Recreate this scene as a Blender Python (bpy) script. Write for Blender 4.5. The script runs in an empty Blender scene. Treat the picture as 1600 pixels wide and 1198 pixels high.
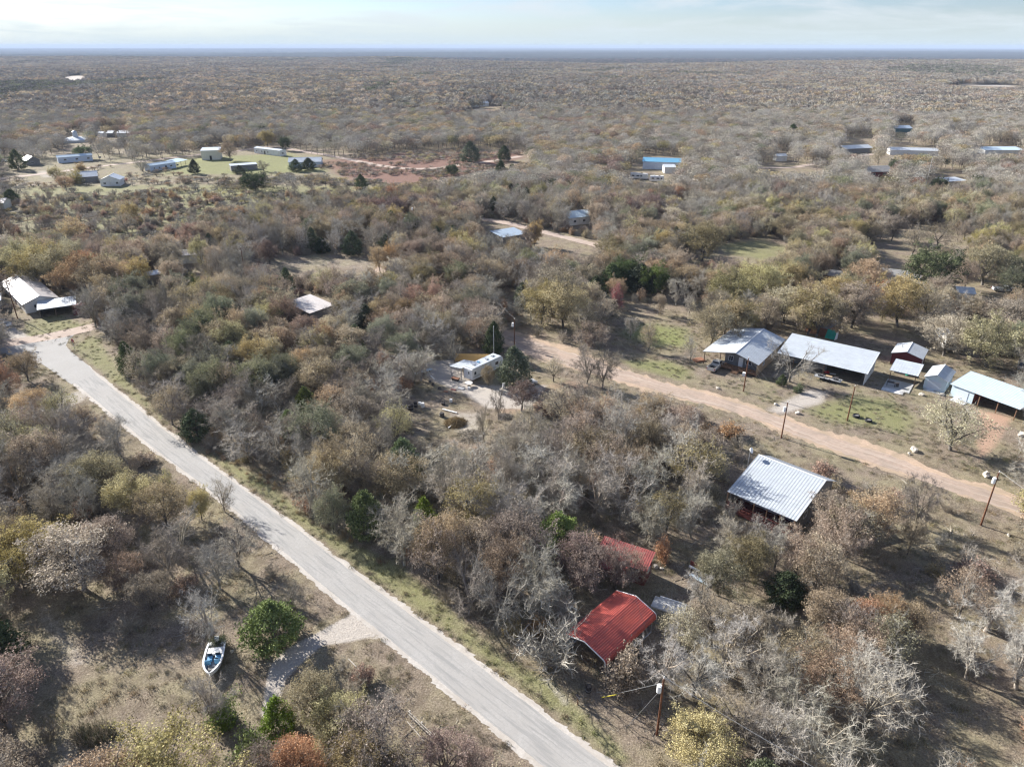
import bpy, bmesh, math, random
import numpy as np
from mathutils import Vector, Matrix

R = math.radians
random.seed(7)
rng = np.random.default_rng(11)
scene = bpy.context.scene
C = scene.collection

# ------------------------------------------------------------------ camera
CAM_H = 62.0
F_PX = 1110.0                      # focal length in pixels of the 1600 px wide photo
PITCH = math.atan((599 - 72) / F_PX)
cam_data = bpy.data.cameras.new("camera")
cam = bpy.data.objects.new("camera", cam_data)
C.objects.link(cam)
cam.location = (0, 0, CAM_H)
cam.rotation_euler = (math.pi / 2 - PITCH, R(-0.04), 0)
cam_data.sensor_width = 36
cam_data.lens = 36 * F_PX / 1600
cam_data.clip_start = 0.5
cam_data.clip_end = 90000
scene.camera = cam

# ------------------------------------------------------------------ sun and sky
SUN_EL = R(26.5)
SUN_AZ = R(-52.3)                  # from +Y, towards -X
sd = bpy.data.lights.new("sun", 'SUN')
sun = bpy.data.objects.new("sun", sd)
C.objects.link(sun)
sd.energy = 5.0
sd.angle = R(0.55)
sd.color = (1.0, 0.955, 0.89)
sun_dir = Vector((math.sin(SUN_AZ) * math.cos(SUN_EL), math.cos(SUN_AZ) * math.cos(SUN_EL), math.sin(SUN_EL)))
sun.rotation_euler = sun_dir.to_track_quat('Z', 'Y').to_euler()
sun.location = (-200, 150, 200)

world = bpy.data.worlds.new("World")
scene.world = world
world.use_nodes = True
wn, wl = world.node_tree.nodes, world.node_tree.links
wn.clear()
w_out = wn.new('ShaderNodeOutputWorld')
w_bg = wn.new('ShaderNodeBackground')
w_sky = wn.new('ShaderNodeTexSky')
w_sky.sky_type = 'NISHITA'
w_sky.sun_disc = False
w_sky.sun_elevation = SUN_EL
w_sky.sun_rotation = SUN_AZ
w_sky.altitude = 150
w_sky.air_density = 1.0
w_sky.dust_density = 0.25
w_sky.ozone_density = 2.5
w_bg.inputs['Strength'].default_value = 0.05
# thin cloud sheet: the direction is laid onto a flat layer overhead, so clouds flatten towards the horizon
tc = wn.new('ShaderNodeTexCoord')
sep = wn.new('ShaderNodeSeparateXYZ')
wl.new(tc.outputs['Generated'], sep.inputs[0])
zmax = wn.new('ShaderNodeMath'); zmax.operation = 'MAXIMUM'; zmax.inputs[1].default_value = 0.0
wl.new(sep.outputs['Z'], zmax.inputs[0])
zadd = wn.new('ShaderNodeMath'); zadd.operation = 'ADD'; zadd.inputs[1].default_value = 0.09
wl.new(zmax.outputs[0], zadd.inputs[0])
dx = wn.new('ShaderNodeMath'); dx.operation = 'DIVIDE'
dy = wn.new('ShaderNodeMath'); dy.operation = 'DIVIDE'
wl.new(sep.outputs['X'], dx.inputs[0]); wl.new(zadd.outputs[0], dx.inputs[1])
wl.new(sep.outputs['Y'], dy.inputs[0]); wl.new(zadd.outputs[0], dy.inputs[1])
comb = wn.new('ShaderNodeCombineXYZ')
wl.new(dx.outputs[0], comb.inputs[0]); wl.new(dy.outputs[0], comb.inputs[1])
cn = wn.new('ShaderNodeTexNoise')
cn.inputs['Scale'].default_value = 0.62
cn.inputs['Detail'].default_value = 9
cn.inputs['Roughness'].default_value = 0.6
cn.inputs['Distortion'].default_value = 0.5
wl.new(comb.outputs[0], cn.inputs['Vector'])
cr = wn.new('ShaderNodeValToRGB')
cr.color_ramp.elements[0].position = 0.45; cr.color_ramp.elements[0].color = (0.0,) * 3 + (1,)
cr.color_ramp.elements[1].position = 0.66; cr.color_ramp.elements[1].color = (0.95,) * 3 + (1,)
wl.new(cn.outputs['Fac'], cr.inputs[0])
cmix = wn.new('ShaderNodeMixRGB')
cmix.inputs[2].default_value = (6.0, 6.5, 6.95, 1)
wl.new(cr.outputs[0], cmix.inputs[0])
# higher in the sky the sheet is the same but the blue between is deeper
w_tint = wn.new('ShaderNodeMixRGB'); w_tint.blend_type = 'MULTIPLY'; w_tint.inputs[0].default_value = 1.0
w_tint.inputs[2].default_value = (0.80, 0.875, 1.15, 1)
wl.new(w_sky.outputs[0], w_tint.inputs[1])
wl.new(w_tint.outputs[0], cmix.inputs[1])
# pale band of thick air along the horizon, all the way round
hz = wn.new('ShaderNodeMapRange'); hz.inputs['From Min'].default_value = 0.0; hz.inputs['From Max'].default_value = 0.045
hz.inputs['To Min'].default_value = 0.9; hz.inputs['To Max'].default_value = 0.0; hz.interpolation_type = 'SMOOTHSTEP'
wl.new(sep.outputs['Z'], hz.inputs['Value'])
hmix = wn.new('ShaderNodeMixRGB'); hmix.inputs[2].default_value = (5.2, 6.15, 6.6, 1)
wl.new(hz.outputs[0], hmix.inputs[0]); wl.new(cmix.outputs[0], hmix.inputs[1])
wl.new(hmix.outputs[0], w_bg.inputs['Color'])
wl.new(w_bg.outputs[0], w_out.inputs[0])

scene.view_settings.view_transform = 'Standard'
scene.view_settings.look = 'None'
scene.view_settings.exposure = 1.42
scene.view_settings.gamma = 1.0
scene.view_settings.use_curve_mapping = False
scene.render.engine = 'CYCLES'
scene.cycles.max_bounces = 5
scene.cycles.diffuse_bounces = 3
scene.cycles.glossy_bounces = 2
scene.cycles.transmission_bounces = 3
scene.cycles.volume_bounces = 0
scene.cycles.transparent_max_bounces = 4
scene.cycles.use_denoising = True
scene.cycles.use_adaptive_sampling = True
scene.cycles.adaptive_threshold = 0.012
scene.cycles.pixel_filter_type = 'BLACKMAN_HARRIS'
scene.cycles.filter_width = 1.3


# ------------------------------------------------------------------ where things stand
def at(px, py, z=0.0):
    """the point of the place that stands at a photo pixel, z metres above the ground"""
    u = (px - 800) / F_PX
    v = (py - 599) / F_PX
    ry = math.cos(PITCH) - v * math.sin(PITCH)
    rz = -math.sin(PITCH) - v * math.cos(PITCH)
    t = (z - CAM_H) / rz
    return Vector((u * t, ry * t, z))


def project(P):
    """photo pixels of world points (n,3)"""
    P = np.asarray(P, float)
    x, y, z = P[:, 0], P[:, 1], P[:, 2] - CAM_H
    d = y * math.cos(PITCH) - z * math.sin(PITCH)
    up = y * math.sin(PITCH) + z * math.cos(PITCH)
    d = np.maximum(d, 1e-3)
    return np.stack([800 + F_PX * x / d, 599 - F_PX * up / d, d], 1)


def inside(poly, X, Y):
    poly = np.asarray(poly, float)
    r = np.zeros(X.shape, bool)
    n = len(poly)
    for i in range(n):
        x0, y0 = poly[i]; x1, y1 = poly[(i + 1) % n]
        if y0 == y1:
            continue
        c = ((y0 > Y) != (y1 > Y)) & (X < (x1 - x0) * (Y - y0) / (y1 - y0) + x0)
        r ^= c
    return r


def dist_poly(poly, X, Y, closed=True):
    poly = np.asarray(poly, float)
    best = np.full(X.shape, 1e9)
    n = len(poly)
    for i in range(n if closed else n - 1):
        ax, ay = poly[i]; bx, by = poly[(i + 1) % n]
        dx_, dy_ = bx - ax, by - ay
        L = dx_ * dx_ + dy_ * dy_ + 1e-9
        t = np.clip(((X - ax) * dx_ + (Y - ay) * dy_) / L, 0, 1)
        best = np.minimum(best, np.hypot(X - ax - t * dx_, Y - ay - t * dy_))
    return best


def vnoise(X, Y, s, seed=0):
    """smooth value noise in 0..1"""
    def h(i, j):
        v = np.sin(i * 127.1 + j * 311.7 + seed * 74.7) * 43758.5453
        return v - np.floor(v)
    x, y = X / s, Y / s
    i, j = np.floor(x), np.floor(y)
    fx, fy = x - i, y - j
    fx = fx * fx * (3 - 2 * fx); fy = fy * fy * (3 - 2 * fy)
    return (h(i, j) * (1 - fx) + h(i + 1, j) * fx) * (1 - fy) + (h(i, j + 1) * (1 - fx) + h(i + 1, j + 1) * fx) * fy


def smooth(a, b, v):
    t = np.clip((v - a) / (b - a), 0, 1)
    return t * t * (3 - 2 * t)


def woods_edge(X, Y):
    """distance ahead at which the plateau ends and the woods painted dark for cloud shadow begin"""
    return 4200 - 1550 * smooth(-.30, .12, X / np.maximum(Y, 1.0))


def height(X, Y):
    """flat where the houses stand, long low swells farther out"""
    X = np.asarray(X, float); Y = np.asarray(Y, float)
    r = np.hypot(X, Y)
    a = smooth(420, 1100, r)
    z = a * (9 * (vnoise(X, Y, 520, 1) - .5) + 9 * (vnoise(X, Y, 1300, 2) - .5))
    ed = woods_edge(X, Y)
    ridge = 7 * np.exp(-((Y - ed + 300) / 420) ** 2) * smooth(900, 2600, r)
    z = z + ridge - 24 * smooth(0, 900, Y - ed)
    z = z + smooth(5000, 9000, r) * (26 * (vnoise(X, Y * 2.2, 5200, 3) - .35))
    return z


# ------------------------------------------------------------------ materials
MATS = {}


def new_mat(name):
    m = bpy.data.materials.new(name)
    m.use_nodes = True
    n, l = m.node_tree.nodes, m.node_tree.links
    b = n['Principled BSDF']
    b.inputs['Specular IOR Level'].default_value = 0.25
    MATS[name] = m
    return m, n, l, b


def N(n, kind, **kw):
    x = n.new(kind)
    for k, v in kw.items():
        if k in x.inputs:
            x.inputs[k].default_value = v
        else:
            setattr(x, k, v)
    return x


def noise(n, l, scale, detail=4, rough=.6, coord=None, dist=0):
    t = N(n, 'ShaderNodeTexNoise', Scale=scale, Detail=detail, Roughness=rough, Distortion=dist)
    if coord is not None:
        l.new(coord, t.inputs['Vector'])
    return t.outputs['Fac']


def ramp(n, l, fac, stops):
    r = n.new('ShaderNodeValToRGB')
    e = r.color_ramp.elements
    while len(e) < len(stops):
        e.new(.5)
    for i, (p, c) in enumerate(stops):
        e[i].position = p
        e[i].color = tuple(c) + (1,) if len(c) == 3 else c
    l.new(fac, r.inputs[0])
    return r.outputs[0]


def mix(n, l, fac, a, b, mode='MIX'):
    m = n.new('ShaderNodeMixRGB')
    m.blend_type = mode
    for i, v in ((0, fac), (1, a), (2, b)):
        if isinstance(v, (int, float)):
            m.inputs[i].default_value = v if i == 0 else (v, v, v, 1)
        elif isinstance(v, (tuple, list)):
            m.inputs[i].default_value = tuple(v) + (1,) if len(v) == 3 else v
        else:
            l.new(v, m.inputs[i])
    return m.outputs[0]


def mth(n, l, op, a, b=None, clamp=False):
    m = n.new('ShaderNodeMath'); m.operation = op; m.use_clamp = clamp
    for i, v in ((0, a), (1, b)):
        if v is None: continue
        if isinstance(v, (int, float)): m.inputs[i].default_value = v
        else: l.new(v, m.inputs[i])
    return m.outputs[0]


def surf(name, col, rough=.7, var=.18, scale=1.5, metal=0.0, bump=0.0, wave=None, dirt=None, spec=.25):
    """painted, wooden or metal surface: base colour with uneven wear"""
    m, n, l, b = new_mat(name)
    tcn = n.new('ShaderNodeTexCoord')
    co = tcn.outputs['Object']
    f = noise(n, l, scale, 5, .65, co)
    lo = tuple(c * (1 - var) for c in col); hi = tuple(min(1, c * (1 + var)) for c in col)
    c = ramp(n, l, f, [(.3, lo), (.7, hi)])
    if dirt:
        f2 = noise(n, l, scale * .35, 6, .7, co, 1.0)
        k = ramp(n, l, f2, [(.48, (0, 0, 0)), (.7, (1, 1, 1))])
        c = mix(n, l, k, c, dirt)
    l.new(c, b.inputs['Base Color'])
    b.inputs['Roughness'].default_value = rough
    b.inputs['Metallic'].default_value = metal
    b.inputs['Specular IOR Level'].default_value = spec
    if bump:
        bp = N(n, 'ShaderNodeBump', Strength=.6, Distance=bump)
        l.new(noise(n, l, scale * 8, 4, .6, co), bp.inputs['Height'])
        l.new(bp.outputs[0], b.inputs['Normal'])
    if wave:
        axis, sc, amt = wave
        wv = N(n, 'ShaderNodeTexWave', Scale=sc)
        wv.bands_direction = axis
        l.new(co, wv.inputs['Vector'])
        bp = N(n, 'ShaderNodeBump', Strength=.8, Distance=amt)
        l.new(wv.outputs['Fac'], bp.inputs['Height'])
        l.new(bp.outputs[0], b.inputs['Normal'])
    return m


# ------------------------------------------------------------------ objects
def tag(o, label=None, cat=None, group=None, kind=None):
    if label: o['label'] = label
    if cat: o['category'] = cat
    if group: o['group'] = group
    if kind: o['kind'] = kind
    return o


def link(o, parent=None):
    C.objects.link(o)
    if parent is not None:
        o.parent = parent
    return o


def empty(name, loc, rz=0.0, label=None, cat=None, group=None):
    o = bpy.data.objects.new(name, None)
    o.location = loc
    o.rotation_euler = (0, 0, rz)
    o.empty_display_size = .5
    link(o)
    return tag(o, label, cat, group)


def mesh_obj(name, verts, faces, mats, parent=None, mi=None, smooth_=False):
    me = bpy.data.meshes.new(name)
    me.from_pydata([tuple(v) for v in verts], [], faces)
    for m in (mats if isinstance(mats, (list, tuple)) else [mats]):
        me.materials.append(m)
    if mi is not None:
        me.polygons.foreach_set('material_index', mi)
    if smooth_:
        me.polygons.foreach_set('use_smooth', [True] * len(me.polygons))
    me.update()
    return link(bpy.data.objects.new(name, me), parent)


class MB:
    """collects solid pieces and links them as one mesh object"""
    def __init__(self):
        self.v, self.f = [], []

    def add(self, vs, fs):
        k = len(self.v)
        self.v += [Vector(p) for p in vs]
        self.f += [tuple(i + k for i in f) for f in fs]
        return self

    def box(self, x0, x1, y0, y1, z0, z1):
        vs = [(x0, y0, z0), (x1, y0, z0), (x1, y1, z0), (x0, y1, z0), (x0, y0, z1), (x1, y0, z1), (x1, y1, z1), (x0, y1, z1)]
        return self.add(vs, [(0, 3, 2, 1), (4, 5, 6, 7), (0, 1, 5, 4), (1, 2, 6, 5), (2, 3, 7, 6), (3, 0, 4, 7)])

    def slab(self, quad, t):
        """a quad (4 points, seen counter-clockwise from outside) given thickness t inwards"""
        q = [Vector(p) for p in quad]
        nrm = (q[1] - q[0]).cross(q[-1] - q[0]).normalized() * t
        n = len(q)
        vs = q + [p - nrm for p in q]
        fs = [tuple(range(n)), tuple(reversed(range(n, 2 * n)))]
        fs += [(i, i + n, (i + 1) % n + n, (i + 1) % n) for i in range(n)]
        return self.add(vs, fs)

    def bar(self, a, b, w, h=None):
        a, b = Vector(a), Vector(b)
        h = h or w
        d = (b - a).normalized()
        s = d.cross(Vector((0, 0, 1)))
        if s.length < 1e-3: s = Vector((1, 0, 0))
        s.normalize()
        u = s.cross(d)
        vs = [p + s * (sx * w / 2) + u * (sy * h / 2) for p in (a, b) for sx, sy in ((-1, -1), (1, -1), (1, 1), (-1, 1))]
        return self.add(vs, [(3, 2, 1, 0), (4, 5, 6, 7), (0, 1, 5, 4), (1, 2, 6, 5), (2, 3, 7, 6), (3, 0, 4, 7)])

    def tube(self, pts, radii, k=8, cap=True):
        pts = [Vector(p) for p in pts]
        if isinstance(radii, (int, float)): radii = [radii] * len(pts)
        base = len(self.v)
        for i, p in enumerate(pts):
            d = (pts[min(i + 1, len(pts) - 1)] - pts[max(i - 1, 0)]).normalized()
            s = d.cross(Vector((0, 0, 1)))
            if s.length < 1e-3: s = Vector((1, 0, 0))
            s.normalize(); u = s.cross(d)
            for j in range(k):
                a = 2 * math.pi * j / k
                self.v.append(p + (s * math.cos(a) + u * math.sin(a)) * radii[i])
        for i in range(len(pts) - 1):
            for j in range(k):
                a = base + i * k + j; b = base + i * k + (j + 1) % k
                self.f.append((a, b, b + k, a + k))
        if cap:
            self.f.append(tuple(base + j for j in reversed(range(k))))
            self.f.append(tuple(base + (len(pts) - 1) * k + j for j in range(k)))
        return self

    def build(self, name, m, parent=None, smooth_=False, bevel=0):
        o = mesh_obj(name, self.v, self.f, m, parent, None, smooth_)
        if bevel:
            bm = bmesh.new(); bm.from_mesh(o.data)
            bmesh.ops.remove_doubles(bm, verts=bm.verts, dist=1e-4)
            bmesh.ops.bevel(bm, geom=bm.edges[:], offset=bevel, segments=2, affect='EDGES', profile=.6, clamp_overlap=True)
            bm.to_mesh(o.data); bm.free()
        return o
# ------------------------------------------------------------------ ground cover map (photo pixel outlines laid on the ground)
def W2(poly):
    return np.array([tuple(at(x, y))[:2] for x, y in poly])


MAIN_L = [(837, 1198), (595, 998), (475, 898), (388, 820), (300, 750), (232, 700), (172, 650), (112, 600), (78, 574), (40, 559), (0, 552)]
MAIN_R = [(967, 1198), (707, 998), (567, 898), (465, 820), (368, 750), (300, 700), (237, 650), (175, 600), (138, 571), (108, 549), (103, 538)]
RED_T = [(1600, 779), (1500, 748), (1400, 710), (1300, 677), (1200, 641), (1150, 624), (1050, 600), (980, 577), (905, 549), (850, 533), (805, 519), (770, 506), (735, 490), (700, 472), (660, 447), (620, 425), (592, 412)]
RED_B = [(1600, 808), (1500, 774), (1400, 738), (1300, 704), (1200, 665), (1150, 648), (1050, 619), (970, 599), (890, 578), (835, 560), (790, 542), (745, 524), (712, 506), (680, 486), (645, 462), (608, 440), (580, 424)]
SIDE_C = [(-60, 548), (0, 538), (40, 533), (80, 526), (110, 519), (150, 510), (200, 500)]
MID_C = [(700, 341), (760, 342), (800, 350), (850, 362), (900, 375), (960, 390), (1000, 398), (1050, 408), (1115, 423), (1180, 437), (1260, 447), (1330, 452)]
FAR_C = [(-40, 285), (0, 280), (60, 273), (111, 267), (150, 261), (210, 255), (276, 246), (320, 242), (376, 236), (396, 233), (422, 229), (454, 234), (501, 241), (550, 250), (575, 256), (625, 264), (682, 264), (720, 257), (770, 252), (815, 244)]
FAR2_C = [(435, 227), (467, 222), (500, 219), (530, 212)]
FAR3_C = [(1180, 262), (1240, 262), (1300, 250), (1370, 240)]
DRIVE = [(552, 955), (575, 965), (600, 1000), (575, 998), (545, 1005), (505, 1010), (480, 1030), (450, 1060), (440, 1095), (425, 1130), (405, 1120), (412, 1080), (420, 1040), (450, 1010), (500, 985)]

# (outline, channel, strength, feather in metres); channels: 0 green grass, 1 pale sand or gravel, 2 red earth, 3 rusty brush
COVER = [
    ([(105, 545), (150, 520), (215, 605), (300, 690), (420, 745), (512, 822), (632, 880), (797, 1025), (870, 1060), (1010, 1198), (967, 1198), (707, 998), (567, 898), (368, 750), (175, 600)], 0, .85, 1.5),
    ([(410, 780), (440, 750), (512, 830), (490, 850)], 0, .5, 1.5),
    ([(600, 1010), (700, 1080), (837, 1198), (720, 1198), (650, 1130), (580, 1040)], 0, .30, 2),
    ([(40, 500), (100, 490), (140, 510), (60, 540), (30, 520)], 0, .8, 1),
    ([(0, 560), (60, 565), (112, 600), (105, 615), (60, 605), (0, 620)], 0, .4, 2),
    ([(985, 500), (1080, 510), (1090, 545), (1020, 545), (960, 525)], 0, 1.1, 5),
    ([(960, 560), (1050, 560), (1090, 580), (1070, 600), (980, 575)], 0, .95, 3),
    ([(905, 545), (980, 565), (1060, 590), (1100, 560), (1100, 600), (1050, 598)], 0, .7, 4),
    ([(1240, 640), (1270, 628), (1330, 612), (1400, 620), (1440, 650), (1430, 690), (1370, 670), (1300, 665)], 0, .95, 4),
    ([(1180, 590), (1240, 600), (1230, 640), (1150, 625), (1110, 600)], 0, .6, 4),
    ([(1400, 650), (1600, 700), (1600, 770), (1380, 700)], 0, .35, 5),
    ([(1350, 520), (1420, 530), (1500, 580), (1600, 600), (1600, 570), (1480, 550), (1350, 500)], 0, .45, 4),
    ([(1100, 380), (1200, 372), (1260, 395), (1200, 410), (1130, 400)], 0, .85, 6),
    ([(1330, 400), (1440, 395), (1440, 412), (1340, 412)], 0, .5, 6),
    ([(1300, 470), (1400, 470), (1380, 500), (1300, 490)], 0, .4, 5),
    ([(380, 400), (430, 425), (430, 440), (380, 445)], 0, .7, 4),
    ([(700, 455), (760, 490), (800, 505), (780, 510), (700, 470)], 0, .8, 3),
    ([(250, 250), (330, 245), (460, 238), (520, 260), (520, 270), (420, 275), (300, 275), (240, 275)], 0, 1.0, 10),
    ([(0, 240), (300, 236), (540, 240), (560, 290), (0, 290)], 0, .6, 14),
    ([(0, 255), (40, 262), (30, 275), (0, 275)], 0, .7, 10),
    ([(130, 285), (300, 290), (460, 285), (540, 300), (500, 330), (330, 345), (200, 350), (60, 330), (60, 290)], 0, .8, 15),
    ([(130, 275), (200, 280), (260, 300), (200, 305), (130, 300)], 0, .5, 8),
    # sand, gravel, pale litter
    (DRIVE, 1, 1.0, .6),
    ([(0, 500), (40, 520), (75, 540), (30, 550), (0, 545)], 1, 1.0, 1),
    ([(40, 925), (90, 940), (150, 1010), (165, 1040), (100, 1060), (50, 990)], 1, .65, 2.5),
    ([(80, 1150), (200, 1110), (215, 1160), (200, 1198), (160, 1240), (60, 1240)], 1, .6, 1.5),
    ([(255, 1010), (330, 1000), (330, 1060), (260, 1050)], 1, .45, 2),
    ([(0, 655), (45, 635), (40, 675), (0, 690)], 1, 1, 2),
    ([(40, 640), (120, 610), (150, 605), (140, 625), (80, 650)], 1, .8, 1.5),
    ([(650, 565), (710, 560), (740, 600), (860, 600), (830, 640), (760, 640), (720, 615), (670, 595)], 1, .95, 1.5),
    ([(700, 640), (760, 640), (770, 690), (720, 690), (690, 660)], 1, .7, 2.5),
    ([(850, 1045), (905, 1100), (880, 1110), (840, 1060)], 1, .75, 1.2),
    ([(1020, 880), (1110, 920), (1200, 930), (1290, 960), (1290, 1010), (1200, 1000), (1080, 960), (1040, 925)], 1, .45, 3),
    ([(1260, 605), (1300, 612), (1290, 632), (1220, 650), (1190, 640), (1230, 620)], 1, .9, 2),
    ([(1080, 600), (1105, 585), (1120, 570), (1095, 560), (1075, 590)], 1, .55, 1.5),
    ([(1290, 600), (1340, 600), (1360, 620), (1300, 625)], 1, .4, 3),
    ([(90, 288), (140, 285), (135, 300), (95, 300)], 1, .4, 6),
    ([(50, 268), (75, 266), (110, 276), (60, 280)], 1, .8, 6),
    ([(1470, 129), (1600, 132), (1600, 139), (1500, 136)], 1, .8, 30),
    ([(90, 119), (140, 118), (145, 127), (95, 127)], 1, .9, 30),
    ([(1340, 372), (1480, 350), (1560, 375), (1440, 400)], 1, .30, 8),
    ([(820, 365), (900, 378), (930, 392), (860, 395), (800, 372)], 1, .35, 4),
    ([(740, 335), (830, 345), (830, 360), (740, 350)], 1, .5, 4),
    ([(1100, 1060), (1200, 1010), (1250, 1020), (1200, 1060)], 1, .25, 4),
    ([(1400, 910), (1480, 950), (1560, 1080), (1500, 1060), (1420, 980)], 1, .25, 5),
    ([(400, 408), (500, 404), (575, 402), (600, 415), (575, 424), (500, 418), (400, 422)], 1, .55, 2),
    # red earth
    ([(1500, 632), (1590, 650), (1560, 700), (1530, 725), (1520, 690), (1530, 660)], 2, .95, 2),
    ([(1480, 725), (1580, 755), (1600, 775), (1600, 785), (1480, 745)], 2, .5, 2),
    ([(1350, 495), (1400, 520), (1480, 555), (1400, 545), (1330, 520)], 2, .5, 5),
    ([(760, 640), (800, 600), (900, 590), (960, 600), (900, 620), (840, 640), (790, 660)], 2, .6, 2.5),
    ([(1000, 398), (1060, 402), (1140, 420), (1140, 432), (1040, 414)], 2, .5, 4),
    ([(1370, 1180), (1420, 1150), (1430, 1198)], 2, .5, 2),
    ([(390, 1100), (430, 1140), (400, 1198), (370, 1198)], 2, .5, 2),
    ([(80, 262), (260, 262), (330, 280), (200, 285), (90, 276)], 2, .35, 8),
    ([(1190, 268), (1300, 268), (1300, 276), (1190, 276)], 2, .3, 8),
    # rusty brush
    ([(470, 250), (560, 246), (640, 236), (820, 236), (830, 246), (760, 270), (640, 292), (540, 285)], 3, .9, 12),
    ([(560, 285), (700, 280), (680, 300), (560, 300)], 3, .5, 12),
    ([(300, 690), (420, 745), (520, 830), (600, 880), (570, 860), (480, 810), (400, 750)], 3, .8, 1.8),
    ([(0, 330), (120, 340), (260, 370), (200, 400), (60, 390), (0, 380)], 3, .5, 12),
    ([(0, 290), (300, 285), (600, 288), (500, 330), (330, 365), (200, 395), (0, 410)], 0, .85, 15),
]

# ------------------------------------------------------------------ the ground sheet
rings = [0.0]
r_ = 12.0
while r_ < 36000:
    rings.append(r_)
    r_ += max(0.55, min(r_ * .0075, 900)) if r_ > 30 else 3.0
rings = np.array(rings[1:])
a1 = np.linspace(R(-47), R(47), 250)
a2 = np.linspace(R(47), R(313), 50)[1:-1]
ang = np.concatenate([a1, a2])
NA, NR = len(ang), len(rings)
RR, AA = np.meshgrid(rings, ang, indexing='ij')
GX = (RR * np.sin(AA)).ravel(); GY = (RR * np.cos(AA)).ravel()
GZ = height(GX, GY)
gv = np.stack([GX, GY, GZ], 1)
idx = np.arange(NR * NA).reshape(NR, NA)
q = np.stack([idx[:-1, :], np.roll(idx, -1, 1)[:-1, :], np.roll(idx, -1, 1)[1:, :], idx[1:, :]], -1).reshape(-1, 4)
centre = len(gv)
gv = np.vstack([gv, [[0, 0, 0]]])
faces = [tuple(t) for t in q.tolist()] + [(centre, int(idx[0, (i + 1) % NA]), int(idx[0, i])) for i in range(NA)]


def cover_at(X, Y):
    out = np.zeros((len(X), 4))
    near = np.hypot(X, Y) < 2500
    xs, ys = X[near], Y[near]
    sub = np.zeros((len(xs), 4))
    for poly, ch, s, f in COVER:
        w = W2(poly)
        lo, hi = w.min(0) - 3 * f, w.max(0) + 3 * f
        k = (xs > lo[0]) & (xs < hi[0]) & (ys > lo[1]) & (ys < hi[1])
        if not k.any():
            continue
        d = dist_poly(w, xs[k], ys[k]) * np.where(inside(w, xs[k], ys[k]), 1, -1)
        sub[k, ch] = np.maximum(sub[k, ch], s * smooth(-f, f, d))
    for cl, wd, ch, s in ((RED_T, 5, 2, .5), (MID_C, 4.5, 1, .5), (FAR_C, 6, 1, .5)):
        d = dist_poly(W2(cl), xs, ys, False)
        sub[:, ch] = np.maximum(sub[:, ch], s * (1 - smooth(wd * .4, wd, d)))
    out[near] = sub
    return out


cov = cover_at(gv[:, 0], gv[:, 1])
gme = bpy.data.meshes.new("ground")
gme.from_pydata(gv.tolist(), [], faces)
ca = gme.color_attributes.new("cover", 'FLOAT_COLOR', 'POINT')
ca.data.foreach_set('color', cov.ravel())
gme.polygons.foreach_set('use_smooth', [True] * len(gme.polygons))
gme.update()
ground = link(bpy.data.objects.new("ground", gme))
tag(ground, 'brown leaf litter and dry grass ground under the woods', kind='structure')

m, n, l, b = new_mat("ground")
geo = n.new('ShaderNodeNewGeometry')
pos = geo.outputs['Position']
att = N(n, 'ShaderNodeAttribute', attribute_name="cover")
sc = n.new('ShaderNodeSeparateColor'); l.new(att.outputs['Color'], sc.inputs[0])
n1 = noise(n, l, .12, 5, .6, pos)
n2 = noise(n, l, .9, 6, .7, pos)
n3 = noise(n, l, 5.0, 5, .75, pos)
n4 = noise(n, l, .028, 4, .5, pos)
litter = ramp(n, l, n3, [(.28, (.085, .067, .050)), (.44, (.20, .16, .122)), (.58, (.33, .27, .21)), (.72, (.52, .45, .37))])
dry = ramp(n, l, n3, [(.3, (.14, .12, .072)), (.5, (.27, .235, .15)), (.7, (.48, .42, .30))])
base = mix(n, l, ramp(n, l, n1, [(.42, (0, 0, 0)), (.6, (1, 1, 1))]), litter, dry)
n5 = noise(n, l, .33, 5, .7, pos, .8)
base = mix(n, l, ramp(n, l, n5, [(.40, (.75, .75, .75)), (.52, (0, 0, 0))]), base, mix(n, l, .55, base, (.085, .062, .045)))
base = mix(n, l, ramp(n, l, n2, [(.35, (.75, .75, .75)), (.7, (0, 0, 0))]), base, mix(n, l, .5, base, (.10, .082, .06)))
rough_edge = mth(n, l, 'ADD', mth(n, l, 'MULTIPLY', n2, .55), mth(n, l, 'MULTIPLY', n3, .45))


def patch(ch, gain=2.6):
    # a cover channel with its edge broken up by the noise
    v = mth(n, l, 'ADD', sc.outputs[ch] if ch < 3 else att.outputs['Alpha'], mth(n, l, 'SUBTRACT', rough_edge, 1.0))
    return mth(n, l, 'MULTIPLY', v, gain, True)


green = ramp(n, l, n3, [(.3, (.10, .125, .035)), (.5, (.185, .21, .07)), (.7, (.30, .30, .14))])
sand = ramp(n, l, n3, [(.3, (.30, .265, .23)), (.55, (.44, .40, .355)), (.75, (.56, .52, .47))])
red = ramp(n, l, n3, [(.3, (.30, .19, .13)), (.6, (.44, .30, .22)), (.8, (.52, .38, .29))])
brush = ramp(n, l, n3, [(.3, (.10, .055, .045)), (.5, (.19, .11, .085)), (.7, (.29, .20, .15))])
cfar = mix(n, l, patch(3), base, brush)
cfar = mix(n, l, mth(n, l, 'MULTIPLY', patch(0, 1.5), .85), cfar, green)
cfar = mix(n, l, patch(2), cfar, red)
cfar = mix(n, l, patch(1), cfar, sand)
l.new(cfar, b.inputs['Base Color'])
b.inputs['Roughness'].default_value = .95
b.inputs['Specular IOR Level'].default_value = .1
bp = N(n, 'ShaderNodeBump', Strength=.9, Distance=.12)
l.new(mth(n, l, 'ADD', n3, mth(n, l, 'MULTIPLY', n2, 1.2)), bp.inputs['Height'])
l.new(bp.outputs[0], b.inputs['Normal'])
gme.materials.append(m)
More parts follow.
